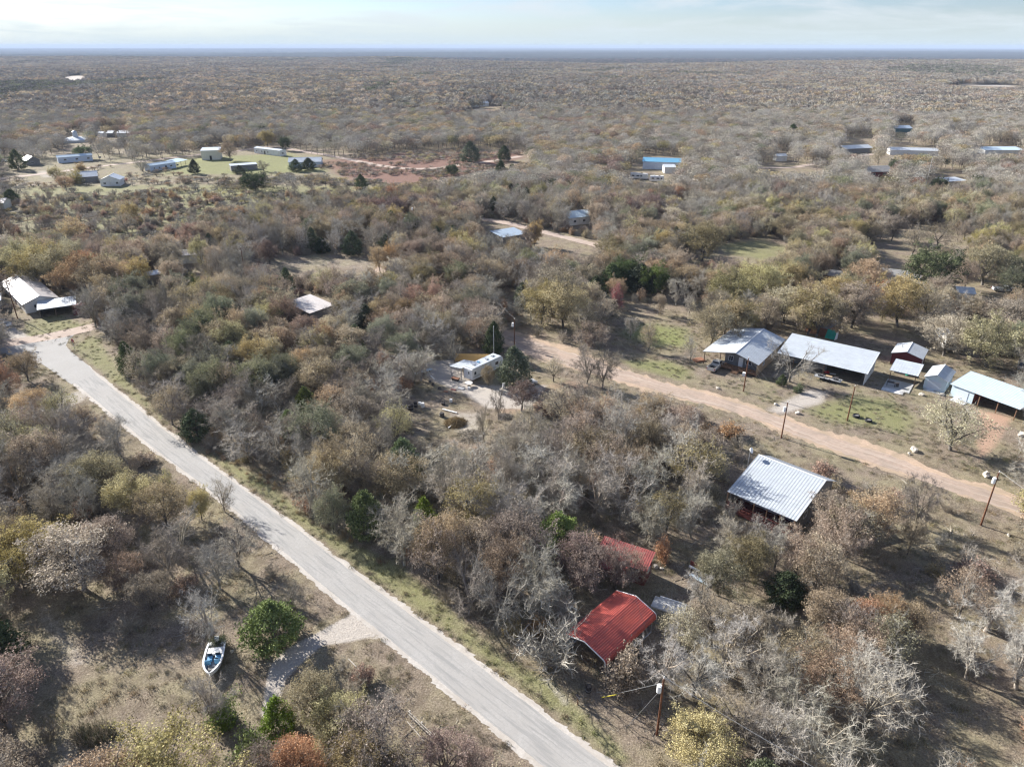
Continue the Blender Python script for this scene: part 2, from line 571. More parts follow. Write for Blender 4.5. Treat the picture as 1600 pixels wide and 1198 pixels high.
# past the ridge the sheet is closed canopy, cloud shadow painted into its colour
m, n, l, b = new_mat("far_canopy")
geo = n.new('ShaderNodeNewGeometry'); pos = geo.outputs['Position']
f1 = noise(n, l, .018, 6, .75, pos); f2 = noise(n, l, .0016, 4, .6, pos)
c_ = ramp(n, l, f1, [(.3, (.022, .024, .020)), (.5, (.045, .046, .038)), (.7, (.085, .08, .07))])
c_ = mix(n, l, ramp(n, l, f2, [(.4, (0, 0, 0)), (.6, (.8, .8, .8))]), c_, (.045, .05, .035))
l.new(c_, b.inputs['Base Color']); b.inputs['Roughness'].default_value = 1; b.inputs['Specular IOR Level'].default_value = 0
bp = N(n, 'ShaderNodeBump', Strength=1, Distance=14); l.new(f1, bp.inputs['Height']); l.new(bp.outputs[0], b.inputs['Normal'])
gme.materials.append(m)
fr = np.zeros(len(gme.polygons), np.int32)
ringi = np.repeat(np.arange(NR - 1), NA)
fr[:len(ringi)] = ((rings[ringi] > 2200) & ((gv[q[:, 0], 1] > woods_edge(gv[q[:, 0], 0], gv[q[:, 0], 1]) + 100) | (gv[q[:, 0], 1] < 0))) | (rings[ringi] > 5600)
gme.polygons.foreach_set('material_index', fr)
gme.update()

haze = MB().box(-38000, 38000, -38000, 38000, -60, 80)
hm = bpy.data.materials.new("haze"); hm.use_nodes = True
hn = hm.node_tree.nodes; hn.clear()
ho = hn.new('ShaderNodeOutputMaterial'); hv = hn.new('ShaderNodeVolumePrincipled')
hv.inputs['Color'].default_value = (.50, .61, .80, 1); hv.inputs['Density'].default_value = 6.5e-5; hv.inputs['Anisotropy'].default_value = 0.0
hm.node_tree.links.new(hv.outputs[0], ho.inputs['Volume'])
tag(haze.build('haze', hm), 'thin pale haze lying over the whole countryside', kind='stuff')


# ------------------------------------------------------------------ roads
def resample(pts, step):
    pts = np.asarray(pts, float)
    d = np.r_[0, np.cumsum(np.hypot(*np.diff(pts, axis=0).T))]
    t = np.arange(0, d[-1], step)
    return np.stack([np.interp(t, d, pts[:, 0]), np.interp(t, d, pts[:, 1])], 1)


def smooth_line(p, k):
    p = p.copy()
    for _ in range(k):
        p[1:-1] = (p[:-2] + 2 * p[1:-1] + p[2:]) / 4
    return p


def ribbon(name, Lw, Rw, z, mat_, rag=.35, nx=6, label=None, seed=0, end=0):
    n_ = min(len(Lw), len(Rw))
    s1 = np.interp(np.linspace(0, 1, n_), np.linspace(0, 1, len(Lw)), np.arange(len(Lw)))
    L2 = np.stack([np.interp(s1, np.arange(len(Lw)), Lw[:, k]) for k in (0, 1)], 1)
    s2 = np.interp(np.linspace(0, 1, n_), np.linspace(0, 1, len(Rw)), np.arange(len(Rw)))
    R2 = np.stack([np.interp(s2, np.arange(len(Rw)), Rw[:, k]) for k in (0, 1)], 1)
    d = R2 - L2
    wd = np.hypot(d[:, 0], d[:, 1])[:, None] + 1e-6
    rg = np.random.default_rng(seed)
    def jit():
        a = rg.normal(0, 1, n_)
        c = np.convolve(rg.normal(0, 1, n_), np.ones(9) / 3, 'same')
        return ((a * .45 + c * .6) * rag)[:, None]
    L3 = L2 + d / wd * jit(); R3 = R2 + d / wd * jit()
    vs, fs, uv = [], [], []
    for i in range(n_):
        for j in range(nx + 1):
            p = L3[i] + (R3[i] - L3[i]) * j / nx
            vs.append((p[0], p[1], z + float(height(p[0], p[1])))); uv.append((j / nx, i * .4))
    for i in range(n_ - 1):
        for j in range(nx):
            a = i * (nx + 1) + j
            fs.append((a, a + 1, a + nx + 2, a + nx + 1))
    if (Vector((*(R2[0] - L2[0]), 0)).cross(Vector((*(L2[1] - L2[0]), 0)))).z < 0:
        fs = [tuple(reversed(f)) for f in fs]
    me = bpy.data.meshes.new(name); me.from_pydata(vs, [], fs)
    u = me.uv_layers.new(name="UVMap")
    loops = np.zeros(len(me.loops), int); me.loops.foreach_get('vertex_index', loops)
    u.data.foreach_set('uv', np.array(uv)[loops].ravel())
    me.materials.append(mat_); me.update()
    o = link(bpy.data.objects.new(name, me))
    tag(o, label, kind='structure')
    return o


def road_mat(name, c0, c1, c2, track, tr=.5, sc_=3.0):
    m, n, l, b = new_mat(name)
    geo = n.new('ShaderNodeNewGeometry'); pos = geo.outputs['Position']
    uvn = n.new('ShaderNodeUVMap'); uvn.uv_map = "UVMap"
    mp = N(n, 'ShaderNodeMapping'); mp.inputs['Scale'].default_value = (9, .10, 1)
    l.new(uvn.outputs[0], mp.inputs[0])
    f1 = noise(n, l, sc_, 6, .7, pos); f2 = noise(n, l, .25, 4, .6, pos, .8)
    st = noise(n, l, 1.0, 3, .6, mp.outputs[0], .6)
    c = ramp(n, l, f1, [(.3, c0), (.6, c1)])
    c = mix(n, l, ramp(n, l, f2, [(.4, (0, 0, 0)), (.65, (.8, .8, .8))]), c, c2)
    c = mix(n, l, ramp(n, l, st, [(.48, (0, 0, 0)), (.66, (tr, tr, tr))]), c, track)
    # hairline cracks
    vo = N(n, 'ShaderNodeTexVoronoi', Scale=.33); vo.feature = 'DISTANCE_TO_EDGE'
    wob = mix(n, l, .12, pos, noise(n, l, .8, 4, .6, pos))
    l.new(wob, vo.inputs['Vector'])
    l.new(c, b.inputs['Base Color'])
    b.inputs['Roughness'].default_value = .92
    b.inputs['Specular IOR Level'].default_value = .12
    bp = N(n, 'ShaderNodeBump', Strength=.5, Distance=.02)
    l.new(f1, bp.inputs['Height']); l.new(bp.outputs[0], b.inputs['Normal'])
    return m


M_SHOULDER = road_mat("caliche", (.36, .335, .305), (.48, .45, .415), (.37, .335, .295), (.32, .29, .255), .5, 4)
M_PAVE = road_mat("worn_asphalt", (.295, .288, .277), (.355, .345, .33), (.31, .30, .285), (.23, .23, .225), .75, 3)
M_RED = road_mat("red_dirt", (.29, .22, .172), (.395, .305, .245), (.26, .21, .17), (.43, .355, .295), .85, 1.5)
M_REDEDGE = road_mat("red_sand", (.34, .25, .18), (.47, .35, .26), (.30, .24, .17), (.28, .225, .165), .6, 2.5)
M_TRACK = road_mat("pale_dirt", (.36, .28, .23), (.45, .365, .31), (.34, .27, .23), (.30, .26, .22), .6, .8)

Lw, Rw = W2(MAIN_L), W2(MAIN_R)
d0 = (Lw[0] - Lw[1]); d0 /= np.hypot(*d0)
Lw = np.vstack([Lw[0] + d0 * 75, Lw]); Rw = np.vstack([Rw[0] + d0 * 75, Rw])
Ls, Rs = smooth_line(resample(Lw, .4), 20), smooth_line(resample(Rw, .4), 20)
n_ = 900
Ls, Rs = [np.stack([np.interp(np.linspace(0, len(a) - 1, n_), np.arange(len(a)), a[:, k]) for k in (0, 1)], 1) for a in (Ls, Rs)]
ribbon('road_shoulder', Ls, Rs, .012, M_SHOULDER, .26, 5, 'pale crumbling gravel shoulders of the paved road', 1)
Lp, Rp = Ls + (Rs - Ls) * .115, Ls + (Rs - Ls) * .885
ribbon('paved_road', Lp, Rp, .02, M_PAVE, .07, 8, 'worn light grey paved road running down through the woods', 2)


def centre_ribbon(name, pix, half, z, mat_, rag, label, seed, step=.8, ext=None):
    c = smooth_line(resample(W2(pix), step), 14)
    t = np.gradient(c, axis=0); t /= np.hypot(t[:, 0], t[:, 1])[:, None] + 1e-9
    nr = np.stack([-t[:, 1], t[:, 0]], 1)
    return ribbon(name, c - nr * half, c + nr * half, z, mat_, rag, 6, label, seed)


a_, b_ = smooth_line(resample(W2(RED_T), .8), 10), smooth_line(resample(W2(RED_B), .8), 10)
e1, e2 = a_[0] + (a_[0] - a_[4]) / np.hypot(*(a_[0] - a_[4])) * 60, b_[0] + (b_[0] - b_[4]) / np.hypot(*(b_[0] - b_[4])) * 60
a_, b_ = resample(np.vstack([e1, a_]), .7), resample(np.vstack([e2, b_]), .7)
ribbon('dirt_road_verge', a_ + (a_ - b_[np.linspace(0, len(b_) - 1, len(a_)).astype(int)]) * .06, b_, .010, M_REDEDGE, .8, 6, 'sandy edge of the red dirt road', 4)
k_ = np.linspace(0, len(b_) - 1, len(a_)).astype(int)
ribbon('dirt_road', a_ + (b_[k_] - a_) * .16, a_ + (b_[k_] - a_) * .86, .022, M_RED, .4, 8, 'reddish dirt road running past the white roofed houses', 5)
jp = W2([(-40, 556), (0, 553), (26, 557), (56, 562), (112, 601), (150, 585), (138, 571), (112, 550), (103, 541), (108, 530), (120, 521), (60, 531), (0, 541), (-40, 546)])
mesh_obj('road_junction', [(x, y, .024) for x, y in jp], [tuple(reversed(range(len(jp))))] if True else [], M_PAVE)['kind'] = 'structure'
centre_ribbon('side_road', SIDE_C, 2.6, .028, M_TRACK, .22, 'pinkish dirt side road by the junction', 6)
centre_ribbon('dirt_track', MID_C, 2.1, .014, M_TRACK, .35, 'pale dirt track winding behind the second row of woods', 7, 1.2)
centre_ribbon('far_dirt_road', FAR_C, 2.6, .03, M_TRACK, .4, 'dirt road curving past the far mobile homes', 8, 2.5)
centre_ribbon('far_dirt_track', FAR2_C, 2.6, .04, M_TRACK, .4, 'short dirt track turning off behind the far mobile homes', 9, 2.5)
centre_ribbon('far_lane', FAR3_C, 2.2, .05, M_TRACK, .4, 'pale lane between far houses in the woods', 10, 2.5)
# ------------------------------------------------------------------ tree materials
def leaf_mat(name, cols, trans=.25, hue=.02, val=.35, rough=.8):
    """cols: dark, mid, light base colour; each tree takes its own shade of it and each cluster varies"""
    m, n, l, b = new_mat(name)
    oi = n.new('ShaderNodeObjectInfo')
    at_ = N(n, 'ShaderNodeAttribute', attribute_name="lv")
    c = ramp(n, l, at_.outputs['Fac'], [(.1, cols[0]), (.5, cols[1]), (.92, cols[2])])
    hs = n.new('ShaderNodeHueSaturation')
    l.new(c, hs.inputs['Color'])
    l.new(mth(n, l, 'ADD', mth(n, l, 'MULTIPLY', oi.outputs['Random'], 2 * hue), .5 - hue), hs.inputs['Hue'])
    r2 = mth(n, l, 'FRACT', mth(n, l, 'MULTIPLY', oi.outputs['Random'], 7.31))
    l.new(mth(n, l, 'ADD', mth(n, l, 'MULTIPLY', r2, val * 2), 1 - val), hs.inputs['Value'])
    r3 = mth(n, l, 'FRACT', mth(n, l, 'MULTIPLY', oi.outputs['Random'], 3.77))
    l.new(mth(n, l, 'ADD', mth(n, l, 'MULTIPLY', r3, .46), .64), hs.inputs['Saturation'])
    l.new(hs.outputs[0], b.inputs['Base Color'])
    b.inputs['Roughness'].default_value = rough
    b.inputs['Specular IOR Level'].default_value = .12
    if trans:
        tr = n.new('ShaderNodeBsdfTranslucent')
        l.new(hs.outputs[0], tr.inputs['Color'])
        mx = n.new('ShaderNodeMixShader'); mx.inputs[0].default_value = trans
        l.new(b.outputs[0], mx.inputs[1]); l.new(tr.outputs[0], mx.inputs[2])
        l.new(mx.outputs[0], n['Material Output'].inputs[0])
    return m


M_BARK = leaf_mat("oak_bark", [(.07, .06, .05), (.12, .105, .09), (.20, .18, .16)], 0, .01, .25)
M_TWIG = leaf_mat("grey_twigs", [(.235, .212, .172), (.37, .335, .272), (.51, .468, .39)], 0, .02, .22)
M_TWIGD = leaf_mat("brown_twigs", [(.15, .128, .098), (.26, .222, .172), (.38, .33, .262)], 0, .02, .25)
M_TWIGP = leaf_mat("pale_twigs", [(.28, .26, .225), (.41, .38, .325), (.54, .50, .43)], 0, .015, .15)
LEAF = {
    'tan':    leaf_mat("tan_leaves", [(.20, .15, .09), (.36, .28, .18), (.52, .42, .29)]),
    'brown':  leaf_mat("brown_leaves", [(.17, .125, .08), (.30, .225, .15), (.43, .335, .235)]),
    'rust':   leaf_mat("rust_leaves", [(.22, .13, .07), (.37, .235, .14), (.50, .34, .21)]),
    'olive':  leaf_mat("olive_leaves", [(.17, .14, .06), (.33, .275, .13), (.50, .43, .23)]),
    'green':  leaf_mat("grey_green_leaves", [(.11, .12, .065), (.20, .21, .12), (.32, .32, .20)]),
    'gold':   leaf_mat("golden_leaves", [(.26, .19, .075), (.44, .33, .13), (.60, .48, .22)]),
    'maroon': leaf_mat("maroon_leaves", [(.13, .085, .07), (.22, .15, .12), (.34, .25, .205)]),
    'red':    leaf_mat("red_leaves", [(.28, .06, .035), (.44, .13, .08), (.55, .24, .17)]),
    'cedar':  leaf_mat("cedar_needles", [(.04, .055, .026), (.08, .10, .045), (.14, .165, .08)], .1),
    'lime':   leaf_mat("bright_cedar_needles", [(.06, .09, .02), (.12, .17, .035), (.22, .28, .07)], .15),
    'evergreen': leaf_mat("evergreen_oak_leaves", [(.035, .055, .018), (.075, .105, .035), (.14, .18, .065)], .15),
}


# ------------------------------------------------------------------ tree shapes
class Skel:
    def __init__(self, seed):
        self.r = np.random.default_rng(seed)
        self.seg = []      # p0, p1, r0, r1, level
        self.tips = []     # p, direction

    def rv(self, s=1.0):
        return self.r.normal(0, s, 3)

    def limb(self, p, d, L, r0, r1, n, lvl, wob=.18, up=.0):
        pts = [p]
        step = L / n
        d = d / np.linalg.norm(d)
        for i in range(n):
            d = d + self.rv(wob) + np.array([0, 0, up])
            d /= np.linalg.norm(d)
            q = pts[-1] + d * step
            t0, t1 = i / n, (i + 1) / n
            self.seg.append((pts[-1], q, r0 + (r1 - r0) * t0, r0 + (r1 - r0) * t1, lvl))
            pts.append(q)
        return pts, d


def oak_skeleton(seed, H, W, trunk=.26, limbs=7, sec=5, ter=5, lean=.08, twig=.62, ntw=8):
    s = Skel(seed)
    r = s.r
    th = H * trunk
    tp, td = s.limb(np.zeros(3), np.array([r.normal(0, lean), r.normal(0, lean), 1.]), th, .020 * H + .02, .016 * H, 3, 0, .06)
    top = tp[-1]
    cen = np.array([0, 0, H * .5])
    rad = np.array([W / 2, W / 2, H * .5])
    for i in range(limbs):
        az = 2 * math.pi * (i + r.uniform(-.3, .3)) / limbs * (1 if i < limbs - 1 else 1)
        el = r.uniform(.18, .95) if i % 3 else r.uniform(.9, 1.4)
        dirn = np.array([math.cos(az) * math.cos(el), math.sin(az) * math.cos(el), math.sin(el)])
        reach = 1 / math.sqrt(((dirn / rad) ** 2).sum()) * r.uniform(.72, .98)
        goal = cen + dirn * reach
        st = tp[-1 - (i % 2)] + 0
        L = np.linalg.norm(goal - st)
        d0 = (goal - st) / L + np.array([0, 0, .25])
        pts, dl = s.limb(st, d0, L * .86, .012 * H, .0045 * H, 5, 1, .13, -.03)
        for j in range(sec):
            t = .28 + .72 * (j + r.uniform(0, .8)) / sec
            k = min(len(pts) - 1, max(1, int(round(t * (len(pts) - 1)))))
            b0 = pts[k]
            out = (b0 - cen) / rad
            out = out / (np.linalg.norm(out) + 1e-6) + s.rv(.75) + np.array([0, 0, .35])
            L2 = W * r.uniform(.15, .25)
            p2, _ = s.limb(b0, out, L2, .0044 * H, .0019 * H, 3, 2, .22, .02)
            for k2 in range(ter):
                b1 = p2[1 + k2 % 3]
                o2 = (b1 - cen) / rad
                o2 = o2 / (np.linalg.norm(o2) + 1e-6) * .7 + s.rv(.7) + np.array([0, 0, .25])
                L3 = W * r.uniform(.07, .13)
                p3, _ = s.limb(b1, o2, L3, .0017 * H, .0009 * H, 2, 3, .25, .02)
                for k3 in range(ntw):
                    b2 = p3[1 + k3 % 2] if k3 > 1 else p3[-1]
                    o3 = o2 / np.linalg.norm(o2) * .6 + s.rv(.6) + np.array([0, 0, .15])
                    o3 /= np.linalg.norm(o3)
                    s.tips.append((b2, b2 + o3 * twig * r.uniform(.6, 1.3)))
    return s


def mesh_from_arrays(name, v, quads, tris, lv, slot, mats):
    me = bpy.data.meshes.new(name)
    nq, nt = len(quads), len(tris)
    me.vertices.add(len(v)); me.vertices.foreach_set('co', np.asarray(v, np.float32).ravel())
    me.loops.add(nq * 4 + nt * 3)
    li = np.concatenate([np.asarray(quads, np.int32).reshape(-1), np.asarray(tris, np.int32).reshape(-1)])
    me.loops.foreach_set('vertex_index', li)
    me.polygons.add(nq + nt)
    st = np.concatenate([np.arange(nq) * 4, nq * 4 + np.arange(nt) * 3]).astype(np.int32)
    me.polygons.foreach_set('loop_start', st)
    try:
        me.polygons.foreach_set('loop_total', np.concatenate([np.full(nq, 4), np.full(nt, 3)]).astype(np.int32))
    except Exception:
        pass
    me.polygons.foreach_set('material_index', np.asarray(slot, np.int32))
    a = me.attributes.new("lv", 'FLOAT', 'POINT')
    a.data.foreach_set('value', np.asarray(lv, np.float32))
    for m in mats: me.materials.append(m)
    me.update(calc_edges=True)
    me.validate()
    return me


def tubes(segs, kmap):
    """prisms round the segments"""
    V, Q, LV = [], [], []
    rg = np.random.default_rng(3)
    for p0, p1, r0, r1, lvl in segs:
        k = kmap[lvl]
        d = p1 - p0
        d = d / (np.linalg.norm(d) + 1e-9)
        s = np.cross(d, [0, 0, 1.0]); ns = np.linalg.norm(s)
        s = np.array([1., 0, 0]) if ns < 1e-3 else s / ns
        u = np.cross(s, d)
        a = np.arange(k) * 2 * math.pi / k
        ringv = np.outer(np.cos(a), s) + np.outer(np.sin(a), u)
        b0 = len(V) and sum(len(x) for x in V) or 0
        V.append(p0 - d * r0 * .3 + ringv * r0); V.append(p1 + ringv * r1)
        i = np.arange(k); j = (i + 1) % k
        Q.append(np.stack([i, j, j + k, i + k], 1))
        LV.append(np.full(2 * k, min(1, max(0, rg.normal(.5, .15) + .08 * lvl))))
    off, Q2 = 0, []
    for x, qd in zip(V[::2], Q):
        Q2.append(qd + off); off += 2 * len(x)
    return np.vstack(V), np.vstack(Q2), np.concatenate(LV)


def strips(tips, w, rg, lvm=.5):
    """thin flat twigs, two bends each"""
    A = np.array([t[0] for t in tips]); B = np.array([t[1] for t in tips])
    D = B - A
    S = np.cross(D, rg.normal(0, 1, D.shape)); S /= np.linalg.norm(S, axis=1)[:, None] + 1e-9
    mid = A + D * .5 + rg.normal(0, .06, D.shape)
    V = np.stack([A - S * w, A + S * w, mid - S * w * .7, mid + S * w * .7, B - S * w * .25, B + S * w * .25], 1).reshape(-1, 3)
    o = np.arange(len(A))[:, None] * 6
    Q = np.concatenate([o + [0, 1, 3, 2], o + [2, 3, 5, 4]])
    lv = np.repeat(np.clip(rg.normal(lvm, .2, len(A)), 0, 1), 6)
    return V, Q, lv


def leaf_quads(cent, size, rg, lv, flat=.0):
    n = len(cent)
    a = rg.normal(0, 1, (n, 3)); a /= np.linalg.norm(a, axis=1)[:, None]
    b = np.cross(a, rg.normal(0, 1, (n, 3))); b /= np.linalg.norm(b, axis=1)[:, None]
    sz = (size * rg.uniform(.6, 1.35, n))[:, None]
    a, b = a * sz, b * sz * rg.uniform(.45, .9, n)[:, None]
    V = np.stack([cent - a, cent - b * .9, cent + a, cent + b], 1).reshape(-1, 3)
    Q = np.arange(n * 4).reshape(n, 4)
    return V, Q, np.repeat(np.clip(lv, 0, 1), 4)


def join(parts):
    V, Q, L, S, off = [], [], [], [], 0
    for v, q, lv, slot in parts:
        V.append(v); Q.append(q + off); L.append(lv); S.append(np.full(len(q), slot)); off += len(v)
    return np.vstack(V), np.vstack(Q), np.concatenate(L), np.concatenate(S)


FORMS = {}      # form -> list of (trunk mesh, crown mesh, height, half width); crown slot 0 twigs, slot 1 leaves


def add_form(kind, trunk_me, crown_me, H, W):
    FORMS.setdefault(kind, []).append((trunk_me, crown_me, H, W / 2))


def make_oak(kind, seed, H, W, leaf=None, density=0., size=.078, twigm=None, **kw):
    s = oak_skeleton(seed, H, W, **kw)
    rg = np.random.default_rng(seed + 99)
    big = [g for g in s.seg if g[4] <= 2]
    v, q, lv = tubes(big, {0: 7, 1: 5, 2: 3, 3: 3})
    tme = mesh_from_arrays("trunk", v, q, np.zeros((0, 3)), lv, np.zeros(len(q)), [M_BARK if leaf else M_TWIGD])
    parts = []
    sm = [g for g in s.seg if g[4] == 3]
    v, q, lv = tubes(sm, {3: 3}); parts.append((v, q, lv, 0))
    v, q, lv = strips(s.tips, .0125 if not leaf else .010, rg); parts.append((v, q, lv, 0))
    if leaf:
        A = np.array([t[0] for t in s.tips]); B = np.array([t[1] for t in s.tips])
        density = density * 1.3
        m_ = int(len(A) * density)
        pick = rg.integers(0, len(A), m_)
        c = A[pick] + (B[pick] - A[pick]) * rg.uniform(.1, 1.15, (m_, 1)) + rg.normal(0, .12, (m_, 3))
        # clusters share a shade; some boughs have shed their leaves
        bough = (pick // 40)
        shade = rg.uniform(.15, .85, bough.max() + 1)[bough]
        keep = rg.uniform(0, 1, bough.max() + 1)[bough] > .12
        c, shade = c[keep], shade[keep]
        # rounded leafy bosses over the crown
        nb, per = 26, int(28 * density)
        dd = rg.normal(0, 1, (nb, 3)); dd[:, 2] = np.abs(dd[:, 2]) * 1.1 - .15; dd /= np.linalg.norm(dd, axis=1)[:, None]
        bc = np.array([0, 0, H * .52]) + dd * [W * .36, W * .36, H * .33]
        for q_ in range(nb):
            o_ = rg.normal(0, 1, (per, 3)); o_ /= np.linalg.norm(o_, axis=1)[:, None]
            o_ = o_ * rg.uniform(.45, 1.0, (per, 1)) * [W * .15, W * .15, H * .11]
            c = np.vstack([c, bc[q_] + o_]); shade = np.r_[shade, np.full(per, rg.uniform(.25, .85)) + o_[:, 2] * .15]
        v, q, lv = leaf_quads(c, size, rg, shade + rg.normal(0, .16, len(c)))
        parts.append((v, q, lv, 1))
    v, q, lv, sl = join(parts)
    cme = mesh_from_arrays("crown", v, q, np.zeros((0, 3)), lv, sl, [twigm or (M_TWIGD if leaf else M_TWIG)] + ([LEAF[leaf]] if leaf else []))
    add_form(kind, tme, cme, H, W)


def make_cedar(kind, seed, H, W, leaf, conic=.5, n=360, per=22):
    rg = np.random.default_rng(seed)
    s = Skel(seed)
    tp, _ = s.limb(np.zeros(3), np.array([.03, 0, 1.]), H * .9, .016 * H, .004 * H, 5, 0, .03)
    cents, shade, br = [], [], []
    lob = rg.uniform(.72, 1.12, (9, 9))
    for i in range(n):
        t = (i + rg.uniform()) / n
        z = H * (.06 + .92 * t)
        az = rg.uniform(0, 2 * math.pi)
        prof = math.sin(math.pi * min(1, (t * .92 + .10)) ** .62) ** .75 * (1 - conic * t * .75)
        L = W / 2 * prof * lob[int(az / 6.3 * 9) % 9, int(t * 8.9)] * rg.uniform(.8, 1.1) + .12
        d = np.array([math.cos(az), math.sin(az), .35 + .5 * t])
        base = np.array([0, 0, max(.1, z - L * .4)])
        tip = base + d / np.linalg.norm(d) * L * 1.12
        if i % 3 == 0: s.seg.append((base, tip * .9 + base * .1, .02, .006, 2))
        k = int(per * (.35 + L / (W / 2)))
        u = rg.uniform(.45, 1.05, k) ** .6
        c = base + (tip - base) * u[:, None] + rg.normal(0, .11 + .035 * W / 4, (k, 3))
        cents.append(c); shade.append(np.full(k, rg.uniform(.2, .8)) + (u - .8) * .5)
    c = np.vstack(cents); sh = np.concatenate(shade) + rg.normal(0, .12, len(c))
    v, q, lv = tubes(s.seg, {0: 6, 2: 3})
    tme = mesh_from_arrays("trunk", v, q, np.zeros((0, 3)), lv, np.zeros(len(q)), [M_BARK])
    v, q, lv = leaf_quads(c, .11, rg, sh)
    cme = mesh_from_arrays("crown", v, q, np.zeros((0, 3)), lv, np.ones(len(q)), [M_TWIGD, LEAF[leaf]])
    add_form(kind, tme, cme, H, W)


def make_shrub(kind, seed, H, W, leaf=None, density=0, twigm=None, stems=14):
    s = Skel(seed); r = s.r
    for i in range(stems):
        az = r.uniform(0, 6.28); el = r.uniform(.5, 1.45)
        d = np.array([math.cos(az) * math.cos(el), math.sin(az) * math.cos(el), math.sin(el)])
        L = (H if el > 1 else W / 2 * 1.1) * r.uniform(.75, 1.05)
        pts, _ = s.limb(np.array([r.normal(0, .12), r.normal(0, .12), 0]), d, L * .85, .028, .01, 4, 1, .14, .02)
        for j in range(9):
            b0 = pts[1 + j % 4]
            d2 = s.rv(.6) + d * .6 + np.array([0, 0, .3])
            p2, _ = s.limb(b0, d2, L * r.uniform(.18, .34), .012, .006, 2, 3, .2, .03)
            for k in range(9):
                b2 = p2[1 + k % 2]
                o3 = s.rv(.6) + d * .4 + np.array([0, 0, .35]); o3 /= np.linalg.norm(o3)
                s.tips.append((b2, b2 + o3 * r.uniform(.25, .6)))
    rg = np.random.default_rng(seed)
    v, q, lv = tubes([g for g in s.seg if g[4] == 1], {1: 4})
    tme = mesh_from_arrays("trunk", v, q, np.zeros((0, 3)), lv, np.zeros(len(q)), [M_TWIGD])
    parts = []
    v, q, lv = tubes([g for g in s.seg if g[4] == 3], {3: 3}); parts.append((v, q, lv, 0))
    v, q, lv = strips(s.tips, .014, rg); parts.append((v, q, lv, 0))
    if leaf:
        B = np.array([t[1] for t in s.tips])
        m_ = int(len(B) * density)
        pk = rg.integers(0, len(B), m_)
        v, q, lv = leaf_quads(B[pk] + rg.normal(0, .14, (m_, 3)), .075, rg, rg.uniform(.2, .8, 60)[pk % 60] + rg.normal(0, .1, m_))
        parts.append((v, q, lv, 1))
    v, q, lv, sl = join(parts)
    cme = mesh_from_arrays("crown", v, q, np.zeros((0, 3)), lv, sl, [twigm or M_TWIG] + ([LEAF[leaf]] if leaf else []))
    add_form(kind, tme, cme, H, W)


BARE = dict(limbs=8, sec=6, ter=5, ntw=19, twig=.62)
make_oak('bare', 1, 8.5, 8.6, **BARE)
make_oak('bare', 2, 9.2, 7.6, **BARE)
make_oak('bare', 3, 7.6, 8.2, trunk=.2, **BARE)
make_oak('bare', 4, 9.6, 8.8, **BARE)
make_oak('bare', 5, 7.0, 6.2, trunk=.22, limbs=7, sec=5, ter=4, ntw=11, twig=.62)
make_oak('pale', 11, 8.8, 8.4, twigm=M_TWIGP, limbs=8, sec=6, ter=5, ntw=18, twig=.52)
make_oak('pale', 12, 9.6, 7.4, twigm=M_TWIGP, limbs=8, sec=6, ter=5, ntw=18, twig=.52)
make_oak('umber', 21, 8.6, 8.0, twigm=M_TWIGD, **BARE)
make_oak('umber', 22, 7.6, 7.4, twigm=M_TWIGD, trunk=.2, **BARE)
LF = dict(limbs=8, sec=6, ter=4, ntw=7, twig=.6)
for kind_, seeds_, dens_ in (('tan', (31, 32, 33), 6.0), ('brown', (41, 42), 5.0), ('rust', (51, 52), 6.0), ('olive', (61, 62, 63), 7.5),
                             ('green', (71, 72), 6.5), ('gold', (81,), 9.0), ('maroon', (91, 92), 5.0)):
    for i_, sd_ in enumerate(seeds_):
        make_oak(kind_, sd_, 8.0 + (sd_ % 3) * .7, 7.6 + (sd_ % 4) * .5, leaf=kind_, density=dens_, **LF)
# thin crowned oaks that keep only some of their leaves
make_oak('thin', 101, 8.4, 8.6, leaf='tan', density=2.4, twigm=M_TWIG, **LF)
make_oak('thin', 102, 8.8, 8.0, leaf='olive', density=2.4, twigm=M_TWIG, **LF)
make_oak('thin', 103, 7.8, 8.4, leaf='brown', density=2.2, twigm=M_TWIG, **LF)
make_oak('evergreen', 111, 9.0, 10.5, leaf='evergreen', density=9.0, size=.10, **LF)
make_cedar('cedar', 121, 6.6, 4.8, 'cedar', conic=.22)
make_cedar('cedar', 122, 5.6, 4.8, 'cedar', conic=.0)
make_cedar('lime', 131, 6.0, 4.8, 'lime', conic=.35)
make_cedar('lime', 132, 5.0, 5.2, 'lime', conic=.1)
make_shrub('shrub', 141, 2.6, 3.4)
make_shrub('shrub', 142, 3.2, 3.8, twigm=M_TWIGD)
make_shrub('leafshrub', 151, 2.6, 3.2, 'olive', 2.2)
make_shrub('leafshrub', 152, 2.4, 3.0, 'tan', 2.0)
make_shrub('goldshrub', 153, 2.8, 3.2, 'gold', 3.5)
make_shrub('tanshrub', 157, 2.8, 3.2, 'tan', 4.5, M_TWIGD)
make_shrub('redshrub', 154, 2.6, 3.4, 'red', 4.0)
make_shrub('rustshrub', 155, 1.8, 2.4, 'rust', 2.0, M_TWIGD)
make_shrub('limeshrub', 156, 2.4, 2.8, 'lime', 4.0)


